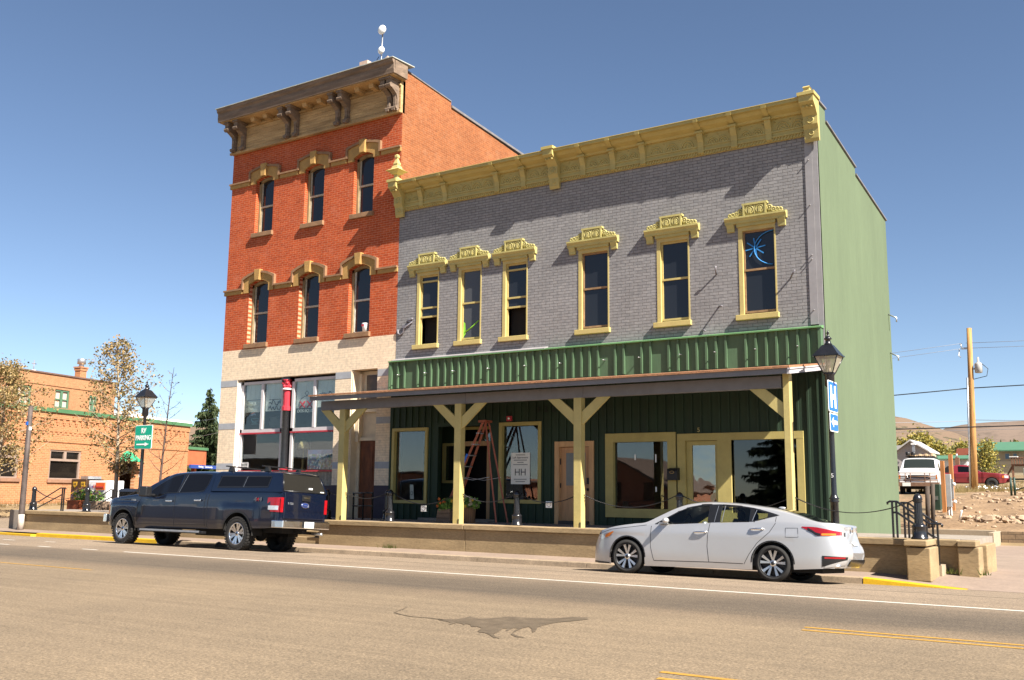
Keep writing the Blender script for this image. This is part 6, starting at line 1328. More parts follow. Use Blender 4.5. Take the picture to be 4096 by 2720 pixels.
dh = MB(); dh.prism([(2.6, 9.45), (4.1, 9.45), (4.3, 9.84), (3.4, 9.80)], 2, 3.6, 'y'); dh.build('roof_duct', M('duct_grey', (.33, .29, .25), .6, .15), tan, local=True); MB().prism([(4.15, 9.45), (4.95, 9.45), (5.2, 9.82), (4.42, 9.84)], 2.1, 3.5, 'y').build('duct_mouth', M('duct_brown', (.06, .03, .02), .7, .2), tan, local=True)
t = thing('roof_cross', (-66.0, 39.4, 9.6), 'small dark cross on a white cap above the tan building', 'cross'); v = Vector((-67.0, 39.9, 0)); MB().tube([(v.x, v.y, 9.4), (v.x, v.y, 10.55)], .035, 6).build('upright', s_an, t); MB().tube([(v.x+.06, v.y-.2, 10.3), (v.x-.06, v.y+.2, 10.3)], .035, 6).build('cross_bar', s_an, t); MB().lathe([(.3, 9.4), (.3, 9.75), (.12, 9.85)], v.x, v.y, 10).build('cap', white_plain, t)
# far kerb and soil strip along the shop
mb = MB(); mb.prism([(-51.2, 19.5), (-50.95, 19.5), (-53.6, 48), (-53.9, 48)], -.1, .10, 'z'); struct(mb, 'kerb_yellow', kerb_yellow)
# parcel drop boxes
brown_m = M('drop_box_brown', (.055, .028, .014), .5, .15, 4)
t = thing('drop_box', (-45.3, 30, .25), 'dark brown parcel drop box with a gold shield next to the white one', 'drop box', 'parcel drop boxes')
MB().box(-46.0, -44.75, 29.9, 30.9, .25, 1.92).build('body', brown_m, t, bevel=.03); gold = M('shield_gold', (.55, .32, .03), .5, .1); 
for a in (-45.65, -45.0): MB().prism([(a-.16, 1.78), (a+.16, 1.78), (a+.15, 1.6), (a, 1.48), (a-.15, 1.6)], 29.885, 29.9, 'y').build('shield', gold, t)
for a in (-45.65, -45.0): text('shield_lettering', 'UPS', .13, (a, 29.88, 1.66), brown_m, t, ext=.002)
MB().prism([(-45.95, 1.15), (-45.95, 1.22), (-44.8, 1.62), (-44.8, 1.55)], 29.885, 29.899, 'y').build('gold_stripe', gold, t); MB().box(-45.3, -44.7, 29.95, 30.7, 1.92, 2.06).build('top_unit', galv, t)
t = thing('drop_box', (-43.8, 30, .25), 'white parcel drop box with an orange hatch', 'drop box', 'parcel drop boxes')
MB().box(-44.6, -43.1, 29.95, 30.9, .25, 1.84).build('body', white_plain, t, bevel=.03); fo_ = M('hatch_orange', (.66, .10, .02), .45, .08); MB().box(-43.95, -43.25, 29.9, 29.95, 1.40, 1.74).build('hatch', fo_, t); MB().box(-43.9, -43.3, 29.88, 29.905, 1.50, 1.56).build('hatch_lip', red_paint, t); purp = M('letter_purple', (.08, .02, .18), .5, 0)
text('brand_lettering', 'Fed', .24, (-44.35, 29.93, 1.55), purp, t); text('brand_lettering', 'Ex', .24, (-44.06, 29.93, 1.55), fo_, t); text('brand_lettering', 'FedEx', .24, (-43.6, 29.93, 1.22), purp, t)
t = thing('planter_box', (-43.45, 28.6, .25), 'red-brown slatted planter box beside the white drop box', 'planter', 'wooden flower planters'); slat = M('slat_red_wood', (.22, .055, .02), .7, .2, 6); m = MB()
for k in range(10): m.box(-43.9+.092*k, -43.9+.092*k+.075, 28.4, 28.44, .25, .88)
m.box(-43.9, -42.99, 28.44, 29.3, .25, .84); m.box(-43.95, -42.94, 28.36, 29.35, .84, .89); m.build('box', slat, t)
flowers(t, -43.4, 28.9, 1.12, .55, .4, .34, 420, .10, ((petal_w, 30), (petal_p, 45), (petal_y, 16)), 31)
t = thing('planter_box', (-42.4, 28.6, .25), 'grey-brown planter box with flowers left of the white drop box', 'planter', 'wooden flower planters'); MB().box(-42.97, -41.9, 28.6, 29.4, .25, .86).build('box', boxw, t, bevel=.02); flowers(t, -42.55, 29.0, 1.05, .45, .4, .3, 260, .09, ((petal_y, 12), (petal_p, 20), (petal_w, 12)), 32)
t = thing('litter_bin', (-29.3, 21.4, WZ), 'black slatted litter bin beside the street lamp', 'bin'); m = MB()
for k in range(22): m.box(-29.82+.05*k, -29.82+.05*k+.03, 21.2, 21.23, WZ, 1.36)
m.build('slats', asphalt_metal, t); MB().box(-29.8, -28.74, 21.24, 21.9, WZ, 1.34).build('liner', plastic_black, t); MB().prism([(21.15, 1.36), (21.95, 1.36), (21.9, 1.44), (21.3, 1.46)], -29.86, -28.7, 'x').build('lid', asphalt_metal, t)
t = thing('asphalt_lump', (-21.7, 18.68, -.1), 'small dark lump of asphalt in the gutter behind the pickup front wheel', 'debris'); MB().ball((-21.7, 18.68, -.07), .12, 8, (1.2, .6, 1)).build('lump', M('lump_dark', (.10, .08, .065), .9, .3, 8, .5), t)
# trees
bark_pale = M('bark_pale', (.30, .24, .17), .85, .25, 7, .3, stretch=(1, 1, .3)); bark_dark = M('bark_dark', (.085, .055, .045), .9, .3, 8, .3)
aspen_leaf = leafmat('aspen_leaf', (.24, .165, .06), (.46, .32, .15), .3); aspen_olive = leafmat('aspen_olive', (.08, .075, .018), (.21, .15, .05), .3)
def tree(name, label, x, y, z0, h, crown, nb, nleaf, ls, seed, bark, leaf, tr=.1, group=None, leaf2=None, start=.25, lean=(0, 0), rise=1.0):
    """trunk with limbs, twigs, and leaf-size faces spread along the twigs; crown(f)->radius at height fraction f"""
    rnd = random.Random(seed); t = thing(name, (x, y, z0), label, 'tree', group)
    def trunk(f): return Vector((x+lean[0]*f*f+.05*h*.3*math.sin(f*5+seed)*f*.3, y+lean[1]*f*f, z0+h*f))
    m = MB(); m.tube([trunk(k/9) for k in range(10)], [tr*(1-.9*k/9) for k in range(10)], 8); twigs = []
    for i in range(nb):
        f = start+(.97-start)*(i+rnd.random())/nb; a = i*2.4+rnd.random()*.9; L = crown(f)*rnd.uniform(.65, 1.1); p0 = trunk(f); p1 = p0+Vector((math.cos(a)*L*.5, math.sin(a)*L*.5, L*.32*rise)); p2 = p0+Vector((math.cos(a)*L, math.sin(a)*L, L*(.75+.3*rnd.random())*rise))
        m.tube([p0, p1, p2], [tr*.34*(1-f*.75), tr*.2*(1-f*.6), tr*.05], 5); twigs.append((p0, p1, p2))
        for j in range(4):
            s = rnd.uniform(.3, .95); q0 = (p0*(1-s)**2+p1*2*s*(1-s)+p2*s*s); d = Vector((rnd.gauss(0, 1), rnd.gauss(0, 1), rnd.gauss(.45, .6)*rise)).normalized()*L*rnd.uniform(.25, .5); q2 = q0+d; q1 = q0+d*.5+Vector((0, 0, -.04*L)); m.tube([q0, q1, q2], [tr*.09, tr*.06, tr*.025], 4, cap=False); twigs.append((q0, q1, q2))
    m.build('trunk', bark, t)
    if nleaf:
        A, B_ = MB(), MB()
        for k in range(nleaf):
            p0, p1, p2 = rnd.choice(twigs); s = rnd.uniform(.25, 1.05); q = p0*(1-s)**2+p1*2*s*(1-s)+p2*s*s; q = q+Vector((rnd.gauss(0, ls*1.7), rnd.gauss(0, ls*1.7), rnd.gauss(0, ls*1.5)))
            leafquad(A if (leaf2 is None or rnd.random() < .6) else B_, q, ls*rnd.uniform(.6, 1.25), rnd, 1.25)
        c = A.build('crown', leaf, t)
        if B_.f: B_.build('crown_olive', leaf2, c)
    return t
tree('aspen_tree', 'half-bare aspen with ochre leaves standing beside the green parking sign', -38.2, 27, .1, 8.0, lambda f: 2.3*max(.10, math.sin(min(1, max(0, (f-.12)/.5))*math.pi/2)*(1-max(0, f-.45)*1.45)), 46, 4300, .10, 5, bark_pale, aspen_leaf, .11, 'autumn trees on the side street', aspen_olive, .22, (-.7, 0), .8)
tree('aspen_tree', 'leafy ochre tree cut by the left edge of the photo, above the leaning pole', -47.6, 27, .2, 7.4, lambda f: 2.5*max(.2, math.sin(min(1, (f+.1))*math.pi*.9)), 46, 7000, .105, 8, bark_pale, aspen_leaf, .13, 'autumn trees on the side street', aspen_olive, .25, (0, 0), .6)
tree('bare_tree', 'slender bare tree rising behind the cab of the blue pickup', -30.72, 23.5, .0, 5.95, lambda f: 1.25*max(.08, 1-f*.85), 26, 26, .07, 12, bark_dark, aspen_leaf, .062, None, None, .32, (.45, 0), 1.05)
def spruce(name, label, x, y, z0, h, r, seed, leaf, group=None, nw=34):
    rnd = random.Random(seed); t = thing(name, (x, y, z0), label, 'tree', group); MB().tube([(x, y, z0), (x, y, z0+h)], [h*.018, .02], 8).build('trunk', bark_dark, t); m = MB()
    for i in range(nw):
        f = (i+.3)/nw; z = z0+h*(.06+.94*f); R0 = r*(1-f)**.85*rnd.uniform(.8, 1.12)+.06
        for k in range(max(6, int(20*(1-f)+5))):
            a = rnd.random()*6.28; L = R0*rnd.uniform(.6, 1.15); d = Vector((math.cos(a), math.sin(a), 0)); n = max(3, int(L/.16))
            zo = rnd.uniform(-.6, .6)*h/nw
            for j in range(n):
                s = (j+.5)/n; c = Vector((x, y, z+zo))+d*L*s+Vector((0, 0, -.34*L*s+.22*L*s*s)); w_ = .40*(1-.5*s)*min(1, L)+.08
                for e in (-1, 1):
                    sd = Vector((-d.y, d.x, 0))*e; m.add([c, c+d*.14+sd*w_*.4+Vector((0, 0, -.03)), c+d*.16+sd*w_+Vector((0, 0, -.12-.35*rnd.random())), c-d*.05+sd*w_*.5+Vector((0, 0, -.10))], [(0,1,2,3)])
    m.build('crown', leaf, t); return t
spruce_leaf = leafmat('spruce_needles', (.018, .035, .014), (.075, .095, .04), .12)
spruce('spruce_tree', 'tall dark spruce between the orange shop and the cream corner', -67.2, 56, .4, 9.7, 2.6, 3, spruce_leaf)
# dry weeds at the soil strip
wd = leafmat('dry_weeds', (.22, .16, .06), (.42, .32, .15), .2); rnd = random.Random(40); m = MB()
for _ in range(900):
    s = rnd.random(); cx, cy = -52.2-2.4*s+rnd.gauss(0, .35), 26+11*s+rnd.gauss(0, .5)
    if rnd.random() < .3: cx, cy = -42.2+rnd.gauss(0, .5), 29.2+rnd.gauss(0, .3)
    a = rnd.random()*6.28; h = rnd.uniform(.15, .45)*(1.5 if cx > -44 else 1); z = gh(cx, cy)+.02; m.add([(cx-.02, cy, z), (cx+.02, cy, z), (cx+.2*math.cos(a)*h, cy+.2*math.sin(a)*h, z+h)], [(0,1,2)])
tag(m.build('dry_grass', wd), kind='stuff')
mb = MB(); mb.grid(lambda u, v: (-50.6-4.4*u-3*v*1.2, 20+28*v, .06+.40*u), 4, 8); struct(mb, 'soil_strip', dirt)
MB()
# ---- across the street, behind the viewer: seen only mirrored in the shop windows ----
gb = brick('brick_gable', (.40, .15, .08), (.33, .12, .06), (.45, .28, .2), 'x', hsv=.15)
def gable_house(x0, x1, y, h, pk, label):
    t = thing('gabled_house', ((x0+x1)/2, y, 0), label, 'house'); MB().prism([(x0, -.2), (x1, -.2), (x1, h), ((x0+x1)/2, pk), (x0, h)], y-8, y, 'y').build('wall', gb, t)
    m = MB(); c = (x0+x1)/2; m.prism([(x0-.4, h-.25), (c, pk+.05), (x1+.4, h-.25), (x1+.4, h-.1), (c, pk+.2), (x0-.4, h-.1)], y-8.3, y+.3, 'y'); m.build('roof', M('roof_shingle_brown', (.12, .08, .06), .9, .2, 2), t)
    f = MB()
    for k in range(3): a = x0+(x1-x0)*(k+.5)/3; f.box(a-.5, a+.5, y-.02, y+.03, 1, 2.3)
    f.build('window', shop_dark, t); return t
t = thing('metal_roofed_shed', (-80, -17, 0), 'long tan shed with pale metal roof mirrored in the bar window', 'shed'); MB().box(-106, -60, -26, -17, -.2, 4.3).build('wall', M('shed_tan', (.20, .15, .10), .8, .1), t); MB().prism([(-16.6, 4.2), (-16.6, 4.3), (-22, 6.0), (-27, 4.3), (-27, 4.2), (-22, 5.9)], -106.3, -59.7, 'x').build('roof', M('shed_roof_pale', (.62, .62, .60), .5, .08), t)
gable_house(-58, -41, -17, 2.5, 2.9, 'long low brick house mirrored in the shop windows'); gable_house(-36, -28, -18, 1.9, 3.9, 'orange brick house with a steep gable mirrored in the big shop window')
for x, y, h, s in ((-20.5, -20, 13, 71), (-17.5, -23, 15, 72), (-52, -26, 13, 73)): spruce('spruce_tree', {71: 'spruce mirrored in the right shop window', 72: 'taller spruce mirrored beside it in the right shop window', 73: 'spruce mirrored in the leftmost shop window'}[s], x, y, -.1, h, 3.2, s, spruce_leaf, 'spruces across the street', 18)

# ================= RIGHT: EMPTY LOT AND BEYOND =================
ylw_leaf = leafmat('yellow_aspen_leaf', (.22, .19, .04), (.48, .38, .08), .3); grn_leaf = leafmat('green_aspen_leaf', (.12, .13, .035), (.30, .27, .07), .3)
# utility pole
pole_wood = M('pole_wood_orange', (.38, .185, .055), .8, .35, 3, .2, stretch=(3, 3, .3), c2=(.50, .28, .10))
UX, UY = -8.38, 60.6
t = thing('utility_pole', (UX, UY, 1.7), 'orange wooden utility pole with a grey transformer', 'utility pole')
def up(z): return (UX+.0235*(z-1.7), UY-.03*(z-1.7)*0, z)
m = MB(); m.tube([up(1.6), up(5), up(8), up(11.05)], [.18, .165, .15, .135], 14); m.build('pole', pole_wood, t)
m = MB(); m.tube([(UX-.24+.02, UY-.1, 1.6), (UX-.20+.09, UY-.1, 5.2), (UX-.17+.15, UY-.1, 8.2)], .05, 8); m.build('conduit', galv, t)
tz_ = 8.45; tx = UX+.58; tr_ = MB().lathe([(.16, tz_), (.20, tz_+.02), (.205, tz_+.5), (.18, tz_+.55), (.06, tz_+.62), (.05, tz_+.9)], tx, UY, 16).build('transformer', M('transformer_grey', (.36, .36, .34), .5, .1), t)
MB().box(UX+.2, tx-.2, UY-.05, UY+.05, tz_+.2, tz_+.3).build('transformer_arm', galv, tr_); MB().tube([(tx+.1, UY, tz_+.6), (tx+.5, UY-.1, tz_+.2), (tx+.4, UY, tz_-.2), (tx-.3, UY, tz_-.35)], .02, 5).build('transformer_lead', plastic_black, tr_)
m = MB(); m.box(UX-.25, UX+.2, UY-.06, UY+.06, 9.85, 9.95); m.tube([(UX-.2, UY, 9.9), (UX-.3, UY, 10.2)], .04, 6); m.tube([(UX-.35, UY, 9.9), (UX-.42, UY, 9.5), (UX-.3, UY, 9.4)], .03, 6); m.build('insulator_bracket', galv, t)
wire_m = M('wire_black', (.02, .02, .022), .6, 0); wire_p = M('wire_pale', (.22, .23, .25), .6, 0)
def wire(a, b, sag, r, mt, label):
    a, b = Vector(a), Vector(b); solo(MB().tube([a.lerp(b, k/16)-Vector((0, 0, sag*4*(k/16)*(1-k/16))) for k in range(17)], r, 5), 'overhead_wire', mt, label, 'wire', 'overhead wires')
wire((-46, 60, 9.0), (UX-.2, UY, 10.2), .5, .012, wire_p, 'thin pale wire reaching the pole top from the left, the upper one'); wire((-46, 60, 8.6), (UX-.2, UY, 9.9), .5, .012, wire_p, 'thin pale wire reaching the pole bracket from the left, the lower one'); wire((UX, UY, 10.2), (30, 58, 10.2), .4, .012, wire_p, 'thin pale wire leaving the pole top to the right, the upper one'); wire((UX, UY, 9.9), (30, 58, 9.9), .4, .012, wire_p, 'thin pale wire leaving the pole bracket to the right, the lower one')
wire((-40, 60, 6.7), (UX, UY, 7.6), .25, .03, wire_m, 'thick black cable meeting the pole below the transformer from the left'); wire((UX, UY, 7.6), (30, 60, 9.6), .4, .03, wire_m, 'thick black cable running from below the transformer to the right')
wire((-30, 40, 6.0), (UX, UY, 5.75), .5, .014, wire_p, 'slack thin service wire under the thick cables'); wire((UX, UY, 5.8), (30, 60, 5.2), .3, .014, wire_p, 'thin service wire sloping down right of the pole')
wire((-40, 52, 4.75), (40, 52, 5.25), .12, .03, wire_m, 'straight black cable crossing low behind the pole'); wire((-60, 70, 5.7), (40, 62, 5.6), .1, .012, wire_p, 'faint straight wire just above the low black cable')
wire((-75, 58, 6.0), (-32, 30, 4.6), .3, .012, wire_p, 'thin wire in front of the spruce by the cream corner'); wire((-75, 60, 7.6), (-32, 34, 6.4), .3, .012, wire_p, 'thin wire above the spruce by the cream corner')
# posts, meter box, conduits
post_o = M('timber_orange', (.42, .18, .06), .75, .25, 3, .15, stretch=(2, 2, .3))
solo(MB().box(-6.92, -6.78, 41.4, 41.55, .3, 2.86), 'timber_post', post_o, 'nearer orange timber post beside the grey meter box', 'post', 'orange timber posts'); solo(MB().box(-6.78, -6.64, 42.5, 42.65, .3, 3.16), 'timber_post', post_o, 'taller orange timber post just behind the meter box post', 'post', 'orange timber posts')
t = thing('meter_box', (-6.45, 40.3, 1.1), 'tall grey electrical meter box on white conduits', 'meter box'); mgrey = M('box_grey', (.33, .34, .34), .5, .1)
MB().box(-6.56, -6.38, 40.2, 40.42, 1.10, 2.32).build('cabinet', mgrey, t, bevel=.01); MB().box(-6.38, -6.31, 40.24, 40.4, 1.4, 2.14).build('meter_panel', galv, t)
for k in range(4): MB().tube([(-6.55+.045*k, 40.3, .35), (-6.55+.045*k, 40.3, 1.1)], .017, 6).build('conduit', white_plain if k % 2 else plastic_black, t)
for z in (1.3, 1.95): MB().ball((-6.28, 40.3, z), .07, 8).build('white_fitting', white_plain, t)
dkw = M('dark_stump_wood', (.06, .045, .035), .9, .3, 3, .3)
solo(MB().tube([(-6.46, 35.8, .4), (-6.42, 35.8, 1.83)], .075, 10), 'timber_post', dkw, 'dark weathered post with a worn top in front of the van', 'post', 'dark weathered posts'); solo(MB().tube([(-6.36, 36.1, .4), (-6.30, 36.1, 1.92)], .07, 10), 'timber_post', dkw, 'dark weathered post close behind the other dark one', 'post', 'dark weathered posts')
t = thing('utility_cabinet', (-7.4, 43.3, .9), 'dark green utility cabinet behind the dark posts', 'cabinet'); MB().box(-7.62, -7.28, 43.2, 43.6, .8, 1.98).build('body', M('cabinet_green', (.022, .045, .03), .5, .2), t, bevel=.02); MB().box(-7.5, -7.36, 43.18, 43.2, 1.35, 1.5).build('hatch', M('cabinet_grey', (.12, .13, .12), .5), t)
solo(MB().tube([(-5.9, 38.3, .55), (-5.72, 38.0, 1.0)], .035, 6), 'pipe_stub', white_plain, 'short white pipe sticking up from the dirt hole', 'pipe')
mb = MB(); rnd = random.Random(9)
# green railing at the far right
t = thing('pipe_railing', (-5.5, 51.8, 1.7), 'dark green pipe railing at the right end of the dirt bank', 'railing'); gp_ = M('rail_green', (.02, .05, .035), .5, .2)
for x in (-5.6, -5.45): MB().tube([(x, 51.8, 1.55), (x, 51.8, 2.42)], .05, 8).build('post', gp_, t)
MB().tube([(-5.5, 51.8, 2.32), (3, 52.5, 2.3)], .03, 6).build('top_rail', gp_, t); MB().tube([(-5.4, 51.8, 1.82), (-4.4, 52, 2.2)], .03, 6).build('brace', gp_, t)
# ---- white van, seen from the front ----
def van():
    root = thing('parked_van', (-10.35, 55.3, 1.60), 'old white van with a brown bull bar and loaded roof rack', 'van'); root.rotation_euler = (0, 0, R(96)); W = .98
    # local: -x is the front
    zt = [(0, 1.12), (.15, 1.20), (.75, 1.30), (.95, 1.38), (1.55, 1.90), (1.8, 1.96), (5.2, 1.98), (5.3, 1.9)]
    def sec(x):
        t = smooth(zt, x); b = min(1.2, t-.12); l = .42; w0 = W*(.93 if x < .08 else 1); o = []
        for i in range(9): z = l+(b-l)*i/8; o.append((w0-.03*(1-i/8)**2, z))
        h = t-b; we, ze = w0-.16*h, b+.82*h
        for i in range(1, 8): u = i/7; o.append((w0+(we-w0)*u, b+(ze-b)*u))
        for i in range(1, 7):
            u = i/6; q = 1-u; P = [(we, ze), (we-.04, ze+.16*h), (we*.6, t), (0, t)]; o.append(tuple(q**3*P[0][k]+3*q*q*u*P[1][k]+3*q*u*u*P[2][k]+u**3*P[3][k] for k in (0, 1)))
        return o
    sh = Shell(sec); sh.body(lin(0, 5.3, 50)).build('body', van_white, root, local=True)
    MB().grid(lambda u, v: (.97+.56*u-.012, (.80-.07*u)*(-1+2*v), smooth(zt, .97+.56*u)+.012-.03*abs(-1+2*v)**4), 8, 8, flip=False).build('windscreen', dark_glass('van_screen', (.02, .025, .022), 1.5, .05), root, local=True)
    for sd in (-1, 1):
        sh.side([(1.15, 1.27), (2.1, 1.27)], [(1.15, 1.45), (1.55, 1.72), (2.1, 1.74)], .008, 10, 4, sd).build('door_window', auto_glass, root, local=True)
        MB().box(1.05, 1.22, sd*1.02, sd*1.26, 1.2, 1.5).build('wing_mirror', plastic_black, root, local=True)
        MB().box(-.02, .02, sd*.60, sd*.86, .82, .99).build('headlight', lamp_clear, root, local=True); MB().box(-.015, .03, sd*.865, sd*.93, .80, 1.0).build('indicator', lamp_amber, root, local=True)
        for x in (.85, 4.2):
            w_ = MB(); lathe_y(w_, [(.05, .02*-sd), (.34, 0), (.36, -sd*.03), (.36, -sd*.22), (.05, -sd*.22)], (x, sd*.97, .36), 24); w_.build('wheel', rubber, root, local=True)
    MB().box(-.03, .03, -.56, .56, .78, 1.0).build('grille', trim_b, root, local=True); m = MB(); m.tube([(-.05, -.52, .98), (-.05, -.56, .88), (-.05, -.45, .83), (-.05, .45, .83), (-.05, .56, .88), (-.05, .52, .98)], .02, 6); m.build('grille_trim', chrome, root, local=True)
    rust = M('bull_bar_brown', (.16, .09, .055), .7, .3, 4); MB().box(-.35, -.05, -1.02, 1.02, .42, .62).build('front_beam', rust, root, local=True)
    m = MB(); 
    for y in (-.95, -.6, -.35, .35, .6, .95): m.tube([(-.25, y, .6), (-.25, y, 1.10)], .022, 6)
    for z in (.72, .92, 1.12): m.tube([(-.25, -.95, z), (-.25, .95, z)], .022, 6)
    m.build('bull_bar', rust, root, local=True); MB().box(-.365, -.352, .35, .75, .42, .60).build('licence_plate', plate_m, root, local=True)
    m = MB(); 
    for y in (-.7, .7): m.tube([(1.7, y, 2.06), (4.9, y, 2.06)], .02, 6)
    for x in (1.8, 2.8, 3.8, 4.8): m.tube([(x, -.72, 2.05), (x, .72, 2.05)], .02, 6)
    ro = m.build('roof_rack', plastic_black, root, local=True); m = MB(); r_ = random.Random(2)
    for k in range(9): y = -.65+.15*k; m.box(1.6+r_.random()*.3, 4.5, y, y+.1, 2.08, 2.12+.1*r_.random())
    m.build('lumber', M('lumber', (.50, .36, .22), .8, .2), ro, local=True); m = MB()
    for y in (.32, .6): lathe_y(m, [(.001, 0), (.1, 0), (.1, .2), (.001, .2)], (1.75, y-.1, 2.2), 14)
    m.build('spare_rolls', plastic_black, ro, local=True)
    m = MB(); m.box(.1, 5.2, -.8, .8, .3, .5); m.build('underbody', under, root, local=True); return root
van()
# ---- red pickup, facing right ----
def red_pickup():
    root = thing('pickup_truck', (-11.2, 76.4, 2.02), 'dark red pickup parked broadside behind the utility pole', 'truck'); root.rotation_euler = (0, 0, R(186))
    AR = [(-1.75, .46, .40), (1.75, .46, .40)]; zl = zlow_f([(-2.9, .55), (-2.5, .45), (2.6, .5), (2.9, .6)], AR)
    top = [(-2.85, .95), (-2.75, 1.06), (-2.2, 1.13), (-1.2, 1.20), (-1.0, 1.18), (2.85, 1.15)]; Wd = [(-2.85, .72), (-2.6, .88), (-2.0, .93), (2.75, .93), (2.85, .9)]
    def sec(x):
        w0 = interp(Wd, x); t = interp(top, x); l = min(zl(x), t-.1); b = t-.05; o = []
        for i in range(11): z = l+(b-l)*i/10; o.append((w0-.03*(1-i/10)**2+(.03 if min(abs(x-1.75), abs(x+1.75)) < .6 else 0), z))
        for u in lin(0, math.pi/2, 5)[1:]: o.append((o[10][0]-.07*(1-math.cos(u)), b+(t-b)*.8*math.sin(u)))
        return o+[(w0*.5, t), (0, t+.01)]
    sh = Shell(sec); sh.body(arch_xs(-2.85, 2.85, AR, 80)).build('body', maroon, root, local=True)
    zc = [(-1.15, 1.2), (-.75, 1.45), (-.35, 1.66), (-.1, 1.71), (.45, 1.71), (.62, 1.66)]
    def cs(x):
        t = smooth(zc, x); b = 1.12; h = t-b; o = []; we, ze = .88-.26*h, b+.84*h
        for i in range(8): u = i/7; o.append((.88+(we-.88)*u, b+(ze-b)*u))
        return o+[(we-.06, ze+.13*h), (we*.6, t), (0, t)]
    cab = Shell(cs); cab.body(lin(-1.15, .62, 30)).build('cab', maroon, root, local=True)
    for sd in (-1, 1):
        cab.side([(-.85, 1.2), (.35, 1.2)], [(-.85, 1.28), (-.35, 1.58), (.35, 1.62)], .006, 12, 5, sd).build('door_window', auto_glass, root, local=True)
        m = MB(); sh.strip([(-1.0, 1.15), (-1.0, .5)], .012, .004, sd, m); sh.strip([(.55, 1.15), (.55, .5)], .03, .004, sd, m); sh.strip([(-2.7, .80), (2.8, .80)], .02, .004, sd, m); m.build('panel_gap', gap_m, root, local=True)
        sh.side([(-2.8, .80), (-2.55, .80)], [(-2.8, .95), (-2.55, .98)], .01, 4, 3, sd).build('headlight', lamp_clear, root, local=True); sh.side([(-2.54, .80), (-2.42, .80)], [(-2.54, .98), (-2.42, .95)], .01, 3, 3, sd).build('indicator', lamp_amber, root, local=True)
        MB().box(-.95, -.8, sd*.92, sd*1.15, 1.2, 1.38).build('wing_mirror', plastic_black, root, local=True)
        for x in (-1.75, 1.75):
            w_ = MB(); lathe_y(w_, [(.22, .02*-sd), (.38, 0), (.40, -sd*.03), (.40, -sd*.24), (.2, -sd*.24)], (x, sd*.94, .40), 28); wo = w_.build('wheel', rubber, root, local=True); w2 = MB(); lathe_y(w2, [(.001, -sd*.05), (.08, -sd*.04), (.2, -sd*.06), (.23, -sd*.02)], (x, sd*.94, .40), 20); w2.build('rim', alloy_d, wo, local=True)
    MB().grid(lambda u, v: (-1.1+.72*u-.012, (.76-.10*u)*(-1+2*v), smooth(zc, -1.1+.72*u)+.014-.03*abs(-1+2*v)**4), 8, 8).build('windscreen', auto_glass, root, local=True)
    MB().box(-2.98, -2.8, -.9, .9, .52, .78).build('front_bumper', maroon, root, local=True, bevel=.04); MB().box(-2.9, -2.84, -.5, .5, .8, .98).build('grille', trim_b, root, local=True)
    m = MB(); m.prism([(.75, 1.15), (1.6, 1.15), (1.05, 1.6), (.75, 1.75)], -.7, .7, 'y'); m.build('bed_rack', plastic_black, root, local=True)
    m = MB()
    for xc, ra, z_ in AR: well(m, xc, ra, z_, .9)
    m.box(-2.5, 2.6, -.5, .5, .42, .6); m.build('underbody', under, root, local=True); return root
red_pickup()
# ---- houses and trees beyond ----
def simple_windows(t, rects, y, frame, glass):
    for a, b, c, d in rects:
        f = MB(); f.box(a-.08, b+.08, y-.05, y+.05, c-.08, d+.08); o = f.build('window', frame, t); MB().box(a, b, y-.06, y-.05, c, d).build('pane', glass, o)
blue_win = dark_glass('blue_window', (.10, .17, .24), 1.5, .1); sid = M('siding_tan', (.34, .275, .19), .8, .08, 2, 0, stretch=(.2, 1, 8)); sid2 = M('siding_cream', (.44, .37, .25), .8, .1, 2, 0, stretch=(.2, 1, 8))
gh_roof = M('roof_green_metal', (.07, .165, .095), .5, .08, 2)
t = thing('green_roofed_building', (-11, 105.5, 3.6), 'tan building with a long green metal roof behind the red pickup', 'building')
MB().box(-14.1, 8, 104.9, 114, 3, 5.95).build('wall', sid, t); MB().box(-14.1, 8, 104.86, 104.9, 2.8, 4.95).build('lower_wall', sid2, t); MB().prism([(104.3, 5.86), (104.3, 5.98), (109.5, 7.0), (114.5, 5.98), (114.5, 5.86), (109.5, 6.85)], -14.5, 8.4, 'x').build('roof', gh_roof, t); simple_windows(t, [(-11.65, -11.3, 5.15, 5.65), (-10.95, -10.66, 5.2, 5.65), (-8, -7.2, 5.1, 5.6)], 104.86, sid, blue_win)
MB().box(-14.45, -14.1, 104.6, 105, 4.6, 5.8).build('dark_door', plastic_black, t)
t = thing('wooden_deck', (-9, 95.4, 3.6), 'raised brown timber deck with railing on posts at the right edge', 'deck'); dk = M('deck_brown', (.21, .10, .06), .8, .2)
MB().box(-10.15, -5, 95, 98, 4.24, 4.34).build('floor', dk, t); 
m = MB()
for k in range(26): m.box(-10.12+.2*k, -10.03+.2*k, 94.95, 95, 4.34, 4.88)
m.box(-10.15, -5, 94.93, 95.02, 4.86, 4.93); m.build('balustrade', dk, t); MB().box(-10.25, -9.6, 94.9, 95.4, 4.95, 5.02).build('cap_board', white_plain, t)
for x in (-10.05, -8.2, -6.4): MB().box(x-.08, x+.08, 95.1, 95.26, 2.5, 4.24).build('post', dk, t)
MB().prism([(-10.6, 3.4), (-10.45, 3.4), (-10.0, 4.2), (-10.15, 4.2)], 95.3, 95.4, 'y').build('brace', dk, t)
t = thing('red_roofed_shed', (-16, 109.5, 3.6), 'small building showing only its coral red roof', 'shed'); MB().prism([(-16.75, 5.66), (-14.6, 5.66), (-14.6, 6.42), (-16.55, 6.42)], 109.3, 112, 'y').build('roof', M('coral_roof', (.40, .12, .07), .6, .08), t); MB().box(-16.5, -14.8, 109.6, 111.5, 3.4, 5.66).build('wall', sid, t)
